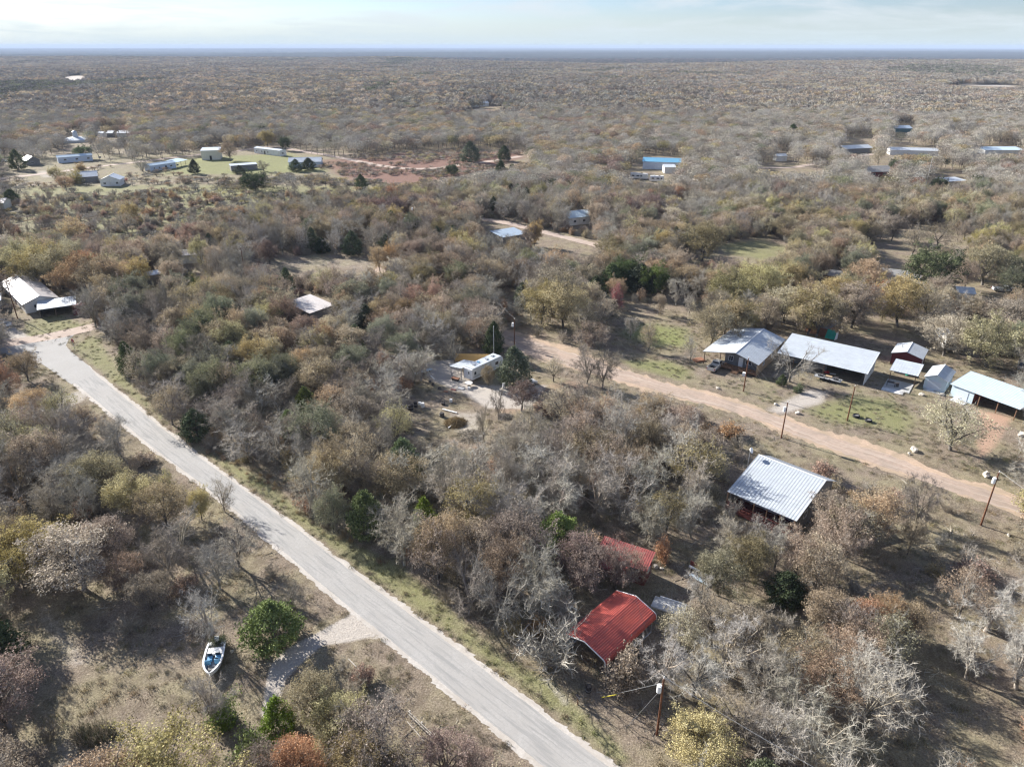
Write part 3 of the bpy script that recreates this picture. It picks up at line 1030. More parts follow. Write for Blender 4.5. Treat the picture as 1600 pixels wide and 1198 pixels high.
# coarse forms for the middle distance: the same colours, clumps for single leaves
def make_far(kind, seed, H, W, m_, n=900, size=.21, hollow=.6):
    rg = np.random.default_rng(seed)
    lobes = rg.normal(0, 1, (9, 3)); lobes[:, 2] = np.abs(lobes[:, 2]) + .1
    lobes /= np.linalg.norm(lobes, axis=1)[:, None]
    lobes = lobes * [W * .30, W * .30, H * .26] + [0, 0, H * .56]
    k = rg.integers(0, 9, n)
    d = rg.normal(0, 1, (n, 3)); d /= np.linalg.norm(d, axis=1)[:, None]
    rr = rg.uniform(hollow, 1, n) ** .5
    c = lobes[k] + d * rr[:, None] * [W * .24, W * .24, H * .2]
    c[:, 2] = np.maximum(c[:, 2], H * .18)
    lv = rg.uniform(.25, .75, 9)[k] + rg.normal(0, .18, n)
    v, q, lv = leaf_quads(c, size, rg, lv)
    cme = mesh_from_arrays("crown", v, q, np.zeros((0, 3)), lv, np.zeros(len(q)), [m_])
    s = Skel(seed)
    tp, _ = s.limb(np.zeros(3), np.array([.05, 0, 1.]), H * .4, .17, .12, 2, 0, .05)
    for i in range(5):
        s.limb(tp[-1 - i % 2], lobes[i] - tp[-1], float(np.linalg.norm(lobes[i] - tp[-1])), .09, .04, 2, 1, .1)
    v, q, lv = tubes(s.seg, {0: 4, 1: 3})
    tme = mesh_from_arrays("trunk", v, q, np.zeros((0, 3)), lv, np.zeros(len(q)), [M_TWIGD])
    add_form(kind, tme, cme, H, W)


for i_, (k_, m_) in enumerate((('bare', M_TWIG), ('pale', M_TWIGP), ('umber', M_TWIGD), ('thin', M_TWIG), ('tan', LEAF['tan']), ('brown', LEAF['brown']), ('rust', LEAF['rust']),
                               ('olive', LEAF['olive']), ('green', LEAF['green']), ('gold', LEAF['gold']), ('maroon', LEAF['maroon']), ('evergreen', LEAF['evergreen']))):
    for j_ in range(2 if k_ in ('bare', 'tan', 'umber') else 1):
        make_far('far_' + k_, 300 + i_ * 5 + j_, 8.6, 8.4, m_, 1150 if k_ in ('bare', 'pale', 'umber', 'thin') else 950, .145 if k_ in ('bare', 'pale', 'umber', 'thin') else .19)
make_far('far_cedar', 390, 6.5, 5.0, LEAF['cedar'], 420, .2)
make_far('far_lime', 391, 6.0, 5.2, LEAF['lime'], 420, .2)
make_far('far_shrub', 392, 2.6, 4.2, M_TWIG, 260, .14)
make_far('far_shrub', 393, 2.2, 4.0, M_TWIGD, 260, .14)
make_far('far_leafshrub', 394, 2.4, 3.8, LEAF['olive'], 260, .14)
make_far('far_goldshrub', 395, 2.8, 3.4, LEAF['gold'], 260, .14)
make_far('far_rustshrub', 396, 1.6, 3.4, LEAF['brown'], 220, .12)


# a 34 m stand of small crowns for the far woods
def make_stand(kind, seed, mats, n=27, span=34., q_per=170):
    rg = np.random.default_rng(seed)
    parts = []
    for i in range(n):
        x, y = rg.uniform(-span / 2, span / 2, 2)
        H = rg.uniform(6.5, 10.5); W = rg.uniform(9, 14)
        d = rg.normal(0, 1, (q_per, 3)); d[:, 2] = np.abs(d[:, 2]); d /= np.linalg.norm(d, axis=1)[:, None]
        c = np.array([x, y, H * .35]) + d * [W / 2, W / 2, H * .6] * rg.uniform(.8, 1.02, (q_per, 1))
        v, q, lv = leaf_quads(c, .62, rg, rg.uniform(.36, .64) + rg.normal(0, .07, q_per))
        parts.append((v, q, lv, int(rg.integers(0, len(mats)))))
    v, q, lv, sl = join(parts)
    cme = mesh_from_arrays("crown", v, q, np.zeros((0, 3)), lv, sl, mats)
    add_form(kind, None, cme, 9, span)


T_ = M_TWIG
make_stand('stand_grey', 401, [T_, T_, M_TWIGD, T_, LEAF['tan'], M_TWIGD])
make_stand('stand_grey', 402, [T_, M_TWIGD, T_, LEAF['brown'], T_])
make_stand('stand_mixed', 403, [T_, LEAF['tan'], M_TWIGD, T_, M_TWIGD, T_, LEAF['tan']])
make_stand('stand_mixed', 404, [T_, LEAF['brown'], LEAF['tan'], T_, M_TWIGD, T_])
make_stand('stand_ridge_cloud_shade', 406, [LEAF['cedar'], M_BARK, LEAF['cedar'], M_BARK, LEAF['maroon']])  # crowns past the plateau edge, coloured dark to stand for cloud shadow
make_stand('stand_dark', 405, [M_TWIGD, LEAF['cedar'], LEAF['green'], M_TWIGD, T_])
# ------------------------------------------------------------------ where trees must not hide the ground or the houses (photo pixel outlines)
KEEP = [
    # paved road and verges
    [(0, 552), (0, 535), (60, 515), (105, 505), (150, 512), (190, 560), (212, 600), (260, 655), (310, 705), (400, 735), (450, 770), (512, 830), (632, 888), (712, 968), (797, 1028), (850, 1046),
     (930, 1062), (1000, 1088), (1020, 1150), (1060, 1198), (1100, 1300), (860, 1250), (690, 1130), (600, 1040), (580, 1030), (590, 1000), (560, 1000), (500, 1010), (465, 1040), (440, 1035), (490, 985), (540, 955), (475, 905), (388, 828), (310, 760), (240, 708), (172, 660), (112, 605), (60, 565)],
    [(30, 562), (110, 600), (100, 618), (40, 610), (0, 590), (0, 560)],
    # boat clearing
    [(50, 1000), (45, 940), (80, 935), (130, 970), (200, 1000), (290, 1020), (310, 1005), (370, 1005), (395, 1030), (390, 1070), (310, 1075), (230, 1080), (150, 1130), (60, 1090)],
    [(440, 1040), (410, 1070), (400, 1120), (430, 1110), (470, 1060)],
    [(90, 1160), (190, 1120), (215, 1150), (190, 1198), (90, 1198)],
    [(600, 1050), (640, 1060), (700, 1100), (760, 1160), (740, 1198), (690, 1150), (640, 1120)],
    # carport, shed, slab
    [(897, 985), (956, 918), (1025, 960), (1028, 1000), (1000, 1035), (950, 1045)],
    [(955, 852), (1022, 870), (1022, 905), (1010, 915), (1072, 945), (1062, 965), (1015, 945)],
    [(1022, 885), (1070, 875), (1112, 908), (1105, 920), (1060, 905)],
    [(880, 1050), (930, 1060), (1000, 1060), (1020, 1090), (1020, 1150), (900, 1110)],
    # white roofed house in the woods
    [(1138, 765), (1172, 705), (1285, 748), (1290, 775), (1250, 825), (1200, 812)],
    # trailer yard
    [(655, 568), (700, 550), (710, 545), (790, 545), (800, 575), (850, 600), (905, 590), (900, 608), (840, 620), (800, 640), (775, 680), (745, 696), (700, 700), (665, 680), (635, 655), (632, 625), (665, 600)],
    # red dirt road and the big yard
    [(770, 508), (850, 528), (905, 543), (960, 548), (945, 520), (965, 490), (1000, 475), (1080, 470), (1100, 520), (1100, 550), (1220, 512), (1260, 520), (1390, 545), (1420, 530), (1460, 560), (1500, 575), (1600, 600),
     (1600, 820), (1500, 790), (1400, 750), (1300, 716), (1230, 700), (1170, 670), (1060, 630), (1000, 615), (960, 600), (880, 585), (820, 560), (770, 535)],
    [(1440, 750), (1600, 820), (1600, 850), (1540, 850), (1440, 800)],
    [(400, 400), (560, 398), (600, 408), (580, 425), (480, 420), (400, 425)],
    # lower right clearing, sun and long shadows
    [(1330, 840), (1400, 830), (1420, 900), (1500, 960), (1500, 1040), (1600, 1130), (1600, 1198), (1450, 1198), (1450, 1090), (1420, 1010), (1400, 960), (1380, 900)],
    # beyond the big yard
    [(1340, 480), (1400, 490), (1450, 500), (1500, 510), (1520, 560), (1480, 590), (1420, 540), (1340, 520)],
    [(1270, 510), (1320, 500), (1350, 530), (1300, 530)],
    [(1370, 395), (1440, 405), (1480, 440), (1440, 450), (1370, 445), (1345, 430)],
    [(1290, 415), (1330, 415), (1320, 445), (1290, 445)],
    [(1340, 372), (1430, 352), (1540, 368), (1480, 390), (1400, 398)],
    [(1120, 380), (1200, 370), (1240, 385), (1210, 408), (1150, 412), (1060, 402), (1110, 428), (1050, 415)],
    [(1480, 510), (1520, 510), (1520, 555), (1480, 550)],
    [(1490, 438), (1580, 440), (1600, 460), (1490, 462)],
    # roofs in the middle woods
    [(775, 352), (820, 350), (822, 372), (780, 376)],
    [(735, 338), (800, 345), (850, 358), (940, 378), (960, 392), (900, 398), (850, 388), (820, 372), (740, 350)],
    [(885, 330), (932, 330), (930, 348), (890, 352)],
    [(625, 338), (650, 336), (652, 352), (630, 354)],
    [(683, 415), (702, 420), (702, 440), (684, 438)],
    [(448, 462), (515, 465), (512, 488), (480, 492), (450, 482)],
    [(225, 425), (258, 425), (258, 448), (225, 448)],
    [(325, 395), (345, 397), (345, 412), (325, 412)],
    [(270, 395), (325, 392), (325, 405), (270, 410)],
    # house by the junction
    [(0, 430), (20, 430), (60, 455), (110, 468), (140, 475), (145, 505), (100, 535), (0, 540)],
    # far mobile homes and their field
    [(0, 250), (60, 255), (86, 241), (150, 239), (152, 252), (210, 256), (300, 246), (312, 232), (350, 230), (380, 238), (395, 228), (440, 230), (520, 248), (520, 262), (440, 270), (300, 278), (230, 276), (190, 296), (120, 298), (110, 285), (60, 280), (0, 275)],
    [(0, 308), (20, 308), (30, 330), (0, 345)],
    [(470, 248), (560, 246), (640, 236), (820, 232), (830, 246), (760, 268), (640, 290), (540, 285)],
    [(100, 213), (118, 206), (140, 216), (140, 224), (100, 225)],
    [(152, 207), (205, 207), (205, 215), (152, 216)],
    [(98, 119), (140, 119), (138, 125), (100, 125)],
    [(1480, 131), (1600, 133), (1600, 138), (1500, 135)],
    # roofs among the right hand woods
    [(998, 240), (1064, 244), (1064, 262), (1040, 268), (998, 262)],
    [(975, 262), (1000, 262), (1030, 268), (1055, 272), (1050, 284), (1020, 284), (975, 272)],
    [(1355, 260), (1395, 260), (1395, 276), (1355, 278)],
    [(1385, 226), (1470, 230), (1470, 242), (1385, 242)],
    [(1460, 268), (1510, 268), (1515, 290), (1445, 290)],
    [(1530, 226), (1600, 228), (1600, 242), (1530, 240)],
    [(1395, 194), (1430, 194), (1430, 208), (1395, 208)],
    [(1210, 236), (1240, 236), (1240, 252), (1210, 252)],
    [(1315, 214), (1368, 214), (1368, 240), (1315, 240)],
    [(1180, 258), (1300, 258), (1300, 270), (1180, 270)],
    [(1480, 200), (1540, 200), (1540, 206), (1480, 206)],
    [(1085, 236), (1092, 236), (1092, 244), (1085, 244)],
    [(520, 197), (568, 197), (568, 201), (525, 202)],
    [(733, 165), (790, 165), (790, 172), (733, 172)],
    [(1232, 352), (1262, 356), (1262, 363), (1232, 361)],
]
# brush rather than trees
LOW = [
    [(0, 285), (60, 300), (200, 300), (300, 282), (440, 275), (600, 285), (680, 292), (600, 316), (500, 332), (420, 345), (340, 368), (300, 385), (250, 400), (120, 405), (0, 415)],
    [(480, 252), (640, 238), (830, 236), (760, 270), (640, 296), (540, 290)],
]
SPARSE = [
    [(1330, 820), (1450, 760), (1600, 830), (1600, 1130), (1500, 1100), (1440, 1000), (1330, 900)],
    [(0, 880), (300, 900), (480, 960), (500, 1060), (420, 1150), (330, 1198), (0, 1198)],
    [(1340, 350), (1600, 350), (1600, 470), (1340, 500)],
    [(0, 235), (540, 225), (560, 275), (0, 290)],
    [(580, 1050), (700, 1100), (780, 1198), (560, 1198)],
    [(1010, 870), (1090, 880), (1250, 960), (1200, 1010), (1060, 970)],
    [(940, 470), (1100, 460), (1100, 560), (950, 560)],
    [(1440, 820), (1600, 830), (1600, 960), (1480, 900)],
]
# colour regions: outline and the weights of the kinds there
MIXES = [
    ([(560, 620), (860, 600), (1180, 660), (1180, 900), (900, 900), (640, 860), (560, 760)],
     dict(bare=42, pale=8, umber=10, thin=20, tan=11, olive=8, brown=2.5, lime=1.5)),
    ([(1020, 960), (1450, 960), (1450, 1260), (1060, 1260)],
     dict(pale=14, bare=24, thin=28, tan=18, brown=9, olive=7)),
    ([(140, 470), (560, 430), (620, 600), (540, 720), (300, 680)],
     dict(bare=30, umber=15, thin=16, tan=10, brown=5, green=8, olive=8, rust=4, cedar=5, maroon=.8)),
    ([(0, 600), (420, 600), (500, 900), (300, 950), (0, 900)],
     dict(bare=34, umber=17, thin=13, tan=12, brown=3, rust=2, cedar=6, olive=12, maroon=.5)),
    ([(100, 1050), (330, 1110), (380, 1080), (760, 1150), (760, 1300), (0, 1300), (0, 1150)],
     dict(olive=24, tan=26, thin=25, brown=10, maroon=2, umber=10)),
    ([(560, 350), (1100, 380), (1080, 470), (940, 500), (760, 480), (600, 420)],
     dict(bare=34, tan=18, brown=12, thin=18, olive=6, green=5, cedar=5, umber=8)),
    ([(1100, 330), (1600, 330), (1600, 560), (1100, 520)],
     dict(olive=24, tan=24, thin=24, bare=16, brown=7, green=5)),
    ([(0, 280), (330, 280), (330, 500), (0, 500)],
     dict(bare=26, umber=12, brown=14, rust=6, tan=16, olive=12, thin=14)),
]
DEFAULT = dict(bare=43, umber=10, thin=18, tan=15, brown=3.5, olive=7, green=4, rust=1.5, cedar=2.5, maroon=.3, pale=5)

# trees placed one by one: pixel of the foot, kind, height, crown width
SINGLES = [
    (1485, 703, 'thin', 9.5, 13), (1402, 510, 'olive', 12, 13), (1378, 503, 'olive', 7, 6), (1262, 522, 'olive', 11, 11.5), (1275, 527, 'olive', 11, 11), (1330, 512, 'tan', 11.5, 12), (1225, 505, 'olive', 9.5, 10), (1302, 500, 'olive', 11, 11),
    (1110, 541, 'olive', 9.5, 10), (1133, 528, 'tan', 9, 9), (1150, 524, 'olive', 9, 9), (1140, 486, 'olive', 10, 12), (1180, 470, 'olive', 10, 12), (1168, 500, 'bare', 8, 8), (1233, 596, 'bare', 9.0, 11.5),
    (1474, 555, 'tan', 9, 11), (1447, 520, 'thin', 10, 10), (1541, 573, 'olive', 10.5, 13), (1575, 530, 'tan', 10, 12), (985, 530, 'bare', 6, 4.5), (1013, 549, 'thin', 6.5, 5), (1056, 477, 'bare', 8, 7), (1077, 492, 'bare', 6.5, 4.5), (1028, 491, 'brown', 6, 4.5),
    (962, 484, 'redshrub', 5.5, 4.0), (917, 600, 'umber', 9, 8), (942, 606, 'umber', 9, 7), (865, 596, 'thin', 5.5, 6), (1078, 566, 'pale', 6.5, 4), (803, 603, 'cedar', 8.6, 6.6), (763, 604, 'tan', 5, 3.4),
    (815, 642, 'maroon', 6.5, 7), (1097, 408, 'olive', 11.5, 12.5), (1452, 458, 'evergreen', 11.5, 15), (1375, 478, 'redshrub', 5.0, 8), (1352, 455, 'tan', 9, 11), (1507, 452, 'brown', 9, 8), (1535, 445, 'olive', 11, 14), (1580, 470, 'green', 9, 12),
    (430, 1003, 'lime', 5.8, 6.6), (574, 838, 'lime', 7.6, 5.2), (522, 832, 'green', 7.4, 5.6), (632, 750, 'lime', 7.6, 5.4), (665, 832, 'lime', 6, 3.8), (0, 1035, 'cedar', 6.5, 6.2), (872, 866, 'lime', 6.6, 7.0), (205, 586, 'cedar', 7.6, 4.8),
    (232, 560, 'brown', 7, 7), (440, 1145, 'lime', 5.0, 3.8), (395, 1195, 'limeshrub', 3.4, 4), (336, 1135, 'bare', 6.6, 6.0), (355, 1128, 'limeshrub', 3, 3.4), (862, 1036, 'shrub', 7.0, 9.4), (976, 1068, 'tanshrub', 4.4, 4.8),
    (1034, 1072, 'pale', 8.4, 7.0), (1095, 1190, 'gold', 4.8, 7.8), (270, 1260, 'olive', 8.5, 11.5), (180, 1290, 'tan', 8.5, 9), (598, 1198, 'thin', 8.6, 9), (573, 1160, 'umber', 7, 6), (700, 1215, 'maroon', 4.8, 7.4), (745, 1225, 'maroon', 4, 5),
    (495, 1135, 'olive', 7.2, 6.0), (535, 1160, 'olive', 6.4, 6.2), (470, 1235, 'rust', 6.4, 6.0), (420, 1240, 'brown', 6, 6), (560, 1230, 'olive', 6.0, 6.5), (192, 716, 'bare', 8.0, 8.2), (352, 800, 'bare', 6, 5), (316, 812, 'gold', 5.6, 3.6),
    (330, 1008, 'pale', 8.8, 5.6), (347, 1012, 'limeshrub', 1.8, 2.0), (1350, 1150, 'pale', 10.5, 9), (1345, 975, 'cedar', 4, 4), (1497, 965, 'thin', 7.5, 6.5), (1540, 985, 'pale', 8, 8),
    (1510, 1060, 'pale', 7.5, 6.5), (1588, 1075, 'pale', 8, 8), (1418, 866, 'brown', 6.5, 4), (1430, 820, 'umber', 8.4, 6), (1330, 862, 'thin', 8, 9.5), (1300, 842, 'tan', 7.5, 8), (1225, 940, 'cedar', 4.5, 5), (1165, 905, 'olive', 6.8, 6.5), (1095, 955, 'pale', 6.8, 4.6),
    (1278, 915, 'tan', 6.8, 7), (1210, 890, 'bare', 7, 7), (1350, 1000, 'rust', 6, 5.5), (1380, 990, 'rust', 5.6, 6), (1375, 1040, 'thin', 7.5, 7.5), (1480, 800, 'shrub', 2.4, 4.5), (1247, 612, 'limeshrub', 1.7, 1.9), (1221, 601, 'cedar', 2.4, 2.2),
    (132, 920, 'tan', 9.5, 12), (175, 885, 'tan', 8, 7.5), (60, 905, 'olive', 8.5, 10), (15, 890, 'tan', 8.5, 9), (240, 955, 'brown', 6, 6), (212, 805, 'olive', 7.5, 8), (262, 822, 'tan', 7.5, 8), (290, 870, 'bare', 7.5, 7), (375, 885, 'bare', 7.5, 7.5), (345, 920, 'bare', 7, 7), (270, 900, 'umber', 7, 7), (200, 930, 'brown', 6.5, 6),
    (1122, 930, 'olive', 7, 7), (1243, 902, 'tan', 7, 7), (1268, 930, 'thin', 7, 7), (1292, 992, 'tan', 6.5, 7), (1330, 1020, 'thin', 7, 7), (1345, 1042, 'tan', 6.5, 6), (1112, 1006, 'thin', 6.8, 7), (1162, 1016, 'tan', 6.3, 6.5), (1062, 1016, 'thin', 6.2, 6), (1132, 1056, 'pale', 8, 8),
    (1082, 1086, 'pale', 7.5, 7.5), (1182, 1096, 'bare', 8, 8), (1242, 1066, 'thin', 7.5, 7.5), (1232, 1136, 'bare', 7.5, 7.5), (1150, 1156, 'umber', 7, 7), (1282, 1100, 'brown', 6.8, 7), (1332, 1096, 'pale', 8, 8), (1202, 1186, 'pale', 8, 8), (1262, 1206, 'bare', 8, 8),
    (1310, 870, 'tan', 8, 8), (1350, 846, 'tan', 8, 8), (1290, 890, 'thin', 7, 7), (1372, 830, 'thin', 7.5, 8), (1185, 880, 'bare', 7, 6.5), (1130, 880, 'bare', 7, 7), (1080, 840, 'bare', 8, 7), (925, 925, 'brown', 7.4, 7.4), (905, 900, 'maroon', 7, 7), (1010, 850, 'bare', 7.5, 7), (1040, 832, 'thin', 7, 7),
    (1415, 1000, 'brown', 5.5, 6), (962, 920, 'maroon', 6.8, 6.4), (985, 918, 'thin', 6.0, 4.6), (1300, 1060, 'thin', 7, 7),
    # round the junction and the left
    (18, 625, 'rust', 7.5, 6), (60, 660, 'rust', 7.2, 8), (45, 596, 'brown', 7.0, 6.4), (8, 650, 'bare', 7, 7), (42, 438, 'olive', 12, 13), (70, 446, 'olive', 13, 15), (100, 452, 'olive', 13, 14), (128, 462, 'rust', 12, 13), (160, 470, 'tan', 12, 13), (188, 466, 'brown', 12, 12), (216, 462, 'olive', 11, 10), (140, 450, 'rust', 11.5, 12), (178, 452, 'olive', 11, 11),
    (118, 366, 'goldshrub', 6.5, 7), (200, 366, 'thin', 8, 9), (355, 398, 'cedar', 5.5, 4.6), (312, 470, 'cedar', 5, 6.5), (300, 460, 'evergreen', 5, 7), (450, 455, 'cedar', 6.8, 5), (422, 412, 'maroon', 8, 7), (505, 395, 'cedar', 5, 6), (552, 398, 'cedar', 8, 7), (880, 512, 'olive', 11, 12.5), (865, 490, 'tan', 12, 13), (846, 505, 'olive', 10, 10),
    (830, 500, 'bare', 9, 9), (955, 455, 'cedar', 8, 9), (1000, 458, 'cedar', 8.5, 9), (975, 450, 'evergreen', 8, 9), (1020, 462, 'evergreen', 8, 8), (930, 470, 'cedar', 7, 7),
    (30, 266, 'cedar', 11, 9), (400, 300, 'evergreen', 9, 16), (565, 296, 'cedar', 7, 6), (735, 254, 'cedar', 12, 13), (788, 252, 'cedar', 9, 8), (783, 282, 'cedar', 10, 8), (360, 252, 'rust', 11, 12), (305, 272, 'cedar', 7.5, 6), (418, 230, 'gold', 11, 13), (447, 236, 'evergreen', 9, 10), (133, 250, 'evergreen', 8, 13),
    (463, 268, 'cedar', 6.5, 8), (483, 266, 'cedar', 6.5, 8), (224, 270, 'bare', 8, 11), (118, 288, 'goldshrub', 7, 8), (92, 285, 'olive', 8, 9), (105, 300, 'brown', 8, 9), (127, 268, 'goldshrub', 5, 6), (30, 315, 'bare', 9, 13), (20, 318, 'cedar', 6, 7), (375, 272, 'cedar', 4.5, 7), (412, 268, 'umber', 6, 8), (705, 275, 'evergreen', 6, 9),
    (505, 285, 'goldshrub', 3.5, 9), (115, 372, 'goldshrub', 6, 8), (812, 322, 'bare', 9, 8), (835, 385, 'gold', 9, 6.5), (826, 388, 'tan', 8, 6), (1465, 300, 'evergreen', 7, 8), (1530, 302, 'evergreen', 8, 11), (1398, 272, 'evergreen', 8, 9), (1236, 222, 'cedar', 12, 9),
    (1425, 398, 'thin', 9, 10), (1465, 388, 'thin', 9, 9), (1495, 378, 'umber', 9, 7), (1507, 376, 'umber', 9, 7), (1393, 376, 'tan', 10, 10), (1375, 374, 'bare', 9, 9),
    (600, 545, 'green', 8, 8), (555, 590, 'green', 7.5, 9), (480, 650, 'lime', 6, 5), (455, 680, 'lime', 5, 5), (600, 590, 'rust', 6, 4), (475, 590, 'rust', 7, 7), (505, 585, 'brown', 7, 6),
    (772, 555, 'cedar', 8, 4.5), (712, 570, 'umber', 8, 6), (757, 690, 'umber', 8, 3.5), (780, 660, 'umber', 8, 3), (1224, 800, 'shrub', 1, 1),
]

ALL = []     # x, y, kind, scale xy, scale z, hand placed


def crown_clear(X, Y, Hh, Wh, limit):
    """False where a crown of that size would stand over ground or a house that the photo shows"""
    n = len(X)
    pts = []
    for fz, fx in ((0.02, 0), (.55, 0), (.95, 0), (.5, -.8), (.5, .8), (.8, -.5), (.8, .5), (.25, 0)):
        pts.append(np.stack([X + Wh * fx, Y, Hh * fz + height(X, Y)], 1))
    P = [project(p) for p in pts]
    hits = np.zeros(n)
    foot = np.zeros(n, bool)
    for poly in KEEP:
        for k, p in enumerate(P):
            ins = inside(poly, p[:, 0], p[:, 1])
            hits += ins
            if k == 0:
                foot |= ins
    return (~foot) & (hits <= limit)


def choose(X, Y, near=True):
    pr = project(np.stack([X, Y, np.zeros(len(X))], 1))
    u = rng.uniform(0, 1, len(X))
    # neighbours share a mood: the draw is bent by slow noise
    w = vnoise(X, Y, 26, 5); w2 = vnoise(X, Y, 60, 6)
    kinds = np.array(['bare'] * len(X), dtype=object)
    reg = np.full(len(X), -1)
    for i, (poly, _) in enumerate(MIXES):
        reg[inside(poly, pr[:, 0], pr[:, 1]) & (reg < 0)] = i
    for i in range(-1, len(MIXES)):
        k = np.where(reg == i)[0]
        if not len(k): continue
        d = DEFAULT if i < 0 else MIXES[i][1]
        names = sorted(d, key=lambda q: ['pale', 'bare', 'umber', 'thin', 'green', 'cedar', 'lime', 'olive', 'tan', 'brown', 'gold', 'rust', 'maroon'].index(q))
        ww = np.array([d[q] for q in names], float); ww /= ww.sum(); cs = np.cumsum(ww)
        g = np.clip((w[k] - .5) * 1.3 + .5, 0, 1)
        uu = np.where(rng.uniform(0, 1, len(k)) < .5, g, u[k])
        kinds[k] = [names[min(len(names) - 1, int(np.searchsorted(cs, t)))] for t in uu]
    return kinds, pr


# where buildings stand: front corners and depth; no trunk grows through a floor
FLOORS = [((11.1, 73.7), (16.8, 70.6), 3.2), ((10.1, 56.2), (16.5, 62.9), 6.0), ((32, 87), (39, 80.3), 13.4), ((41.3, 140.6), (50.6, 133.7), 17.2), ((57.3, 140.4), (71.2, 129.8), 8.8),
          ((81.6, 140.4), (86.2, 137), 6.4), ((77.1, 131.6), (80.9, 128.8), 5.8), ((82.5, 128.5), (85.4, 126), 6.6), ((85.9, 124.9), (92.2, 114.7), 6.4), ((-141.4, 189.9), (-124.2, 171.9), 7.7),
          ((-118.6, 168.6), (-109.2, 172.6), 6.2), ((-8, 130.8), (-2, 138), 2.6), ((-9, 131.5), (-5, 136), 6.0)]
FL = []
for (ax, ay), (bx, by), wd_ in FLOORS:
    dx_, dy_ = bx - ax, by - ay; L_ = math.hypot(dx_, dy_); ux_, uy_ = dx_ / L_, dy_ / L_
    e_ = .9
    FL.append([(ax - ux_ * e_ + uy_ * e_, ay - uy_ * e_ - ux_ * e_), (bx + ux_ * e_ + uy_ * e_, by + uy_ * e_ - ux_ * e_), (bx + ux_ * e_ - uy_ * (wd_ + e_), by + uy_ * e_ + ux_ * (wd_ + e_)), (ax - ux_ * e_ - uy_ * (wd_ + e_), ay - uy_ * e_ + ux_ * (wd_ + e_))])

# hand placed trees
for x_, y_, k_, h_, w_ in SINGLES:
    if w_ <= 1: continue
    p_ = at(x_, y_)
    if x_ > 830 and 380 < y_ < 580 and k_ in ('olive', 'tan', 'thin', 'evergreen'): h_, w_ = h_ * 1.1, w_ * 1.16
    ALL.append((p_.x, p_.y, k_, h_, w_, True))
hand = np.array([(a[0], a[1], a[4] / 2) for a in ALL])


def scatter(rmin, rmax, cell, hmin, hmax, wmin, wmax, limit=1, fan=.80):
    y_ = np.arange(max(20, rmin * .7), rmax, cell)
    xs, ys = [], []
    for yy in y_:
        half = yy * fan + 26
        x_ = np.arange(-half, half, cell)
        xs.append(x_ + (cell / 2 if int(yy / cell) % 2 else 0)); ys.append(np.full(len(x_), yy))
    X = np.concatenate(xs); Y = np.concatenate(ys)
    X = X + rng.uniform(-.42, .42, len(X)) * cell; Y = Y + rng.uniform(-.42, .42, len(Y)) * cell
    r = np.hypot(X, Y)
    pr = project(np.stack([X, Y, np.zeros(len(X))], 1))
    k = (Y >= rmin) & (Y < rmax) & (pr[:, 0] > -260) & (pr[:, 0] < 1860) & (pr[:, 1] < 1560)
    X, Y = X[k], Y[k]
    Hh = rng.uniform(hmin, hmax, len(X)) * (0.85 + .3 * vnoise(X, Y, 40, 9)); Wh = rng.uniform(wmin, wmax, len(X))
    kinds, pr = choose(X, Y)
    low = np.zeros(len(X), bool)
    for p in LOW: low |= inside(p, pr[:, 0], pr[:, 1])
    sp = np.zeros(len(X), bool)
    for p in SPARSE: sp |= inside(p, pr[:, 0], pr[:, 1])
    shr = low & (rng.uniform(0, 1, len(X)) < .965)
    Hh = np.where(shr, rng.uniform(1.6, 3.4, len(X)), Hh); Wh = np.where(shr, Wh * .62, Wh)
    kinds[shr] = rng.choice(['shrub', 'shrub', 'shrub', 'leafshrub', 'rustshrub', 'shrub', 'leafshrub'], shr.sum())
    ced = np.isin(kinds.astype(str), ['cedar', 'lime'])
    Wh = np.where(ced, Wh * .62, Wh); Hh = np.where(ced, Hh * .78, Hh)
    ok = crown_clear(X, Y, Hh, Wh / 2, limit)
    ok &= ~(shr & (rng.uniform(0, 1, len(X)) < .55))
    ok &= ~(sp & (rng.uniform(0, 1, len(X)) < .50))
    if len(hand):
        for hx, hy, hr in hand:
            ok &= np.hypot(X - hx, Y - hy) > hr * .80 + Wh * .28
    for f_ in FL: ok &= ~inside(f_, X, Y)
    # small natural glades
    ok &= vnoise(X, Y, 17, 21) > .10
    return [(X[i], Y[i], kinds[i], Hh[i], Wh[i], False) for i in np.where(ok)[0]]


ALL += scatter(28, 330, 4.9, 7.4, 9.8, 6.8, 10.2, 1)
n_near = len(ALL)
MIDW = scatter(330, 760, 5.1, 8.0, 10.5, 7.4, 10.5, 1)
# young growth and brush under and between the trees
UNDER = scatter(28, 330, 4.0, 1.6, 3.4, 2.4, 4.2, 0)
UNDER = [(x, y, str(rng.choice(['shrub', 'shrub', 'leafshrub', 'shrub', 'rustshrub'])), h, w, False) for x, y, k, h, w, s in UNDER]

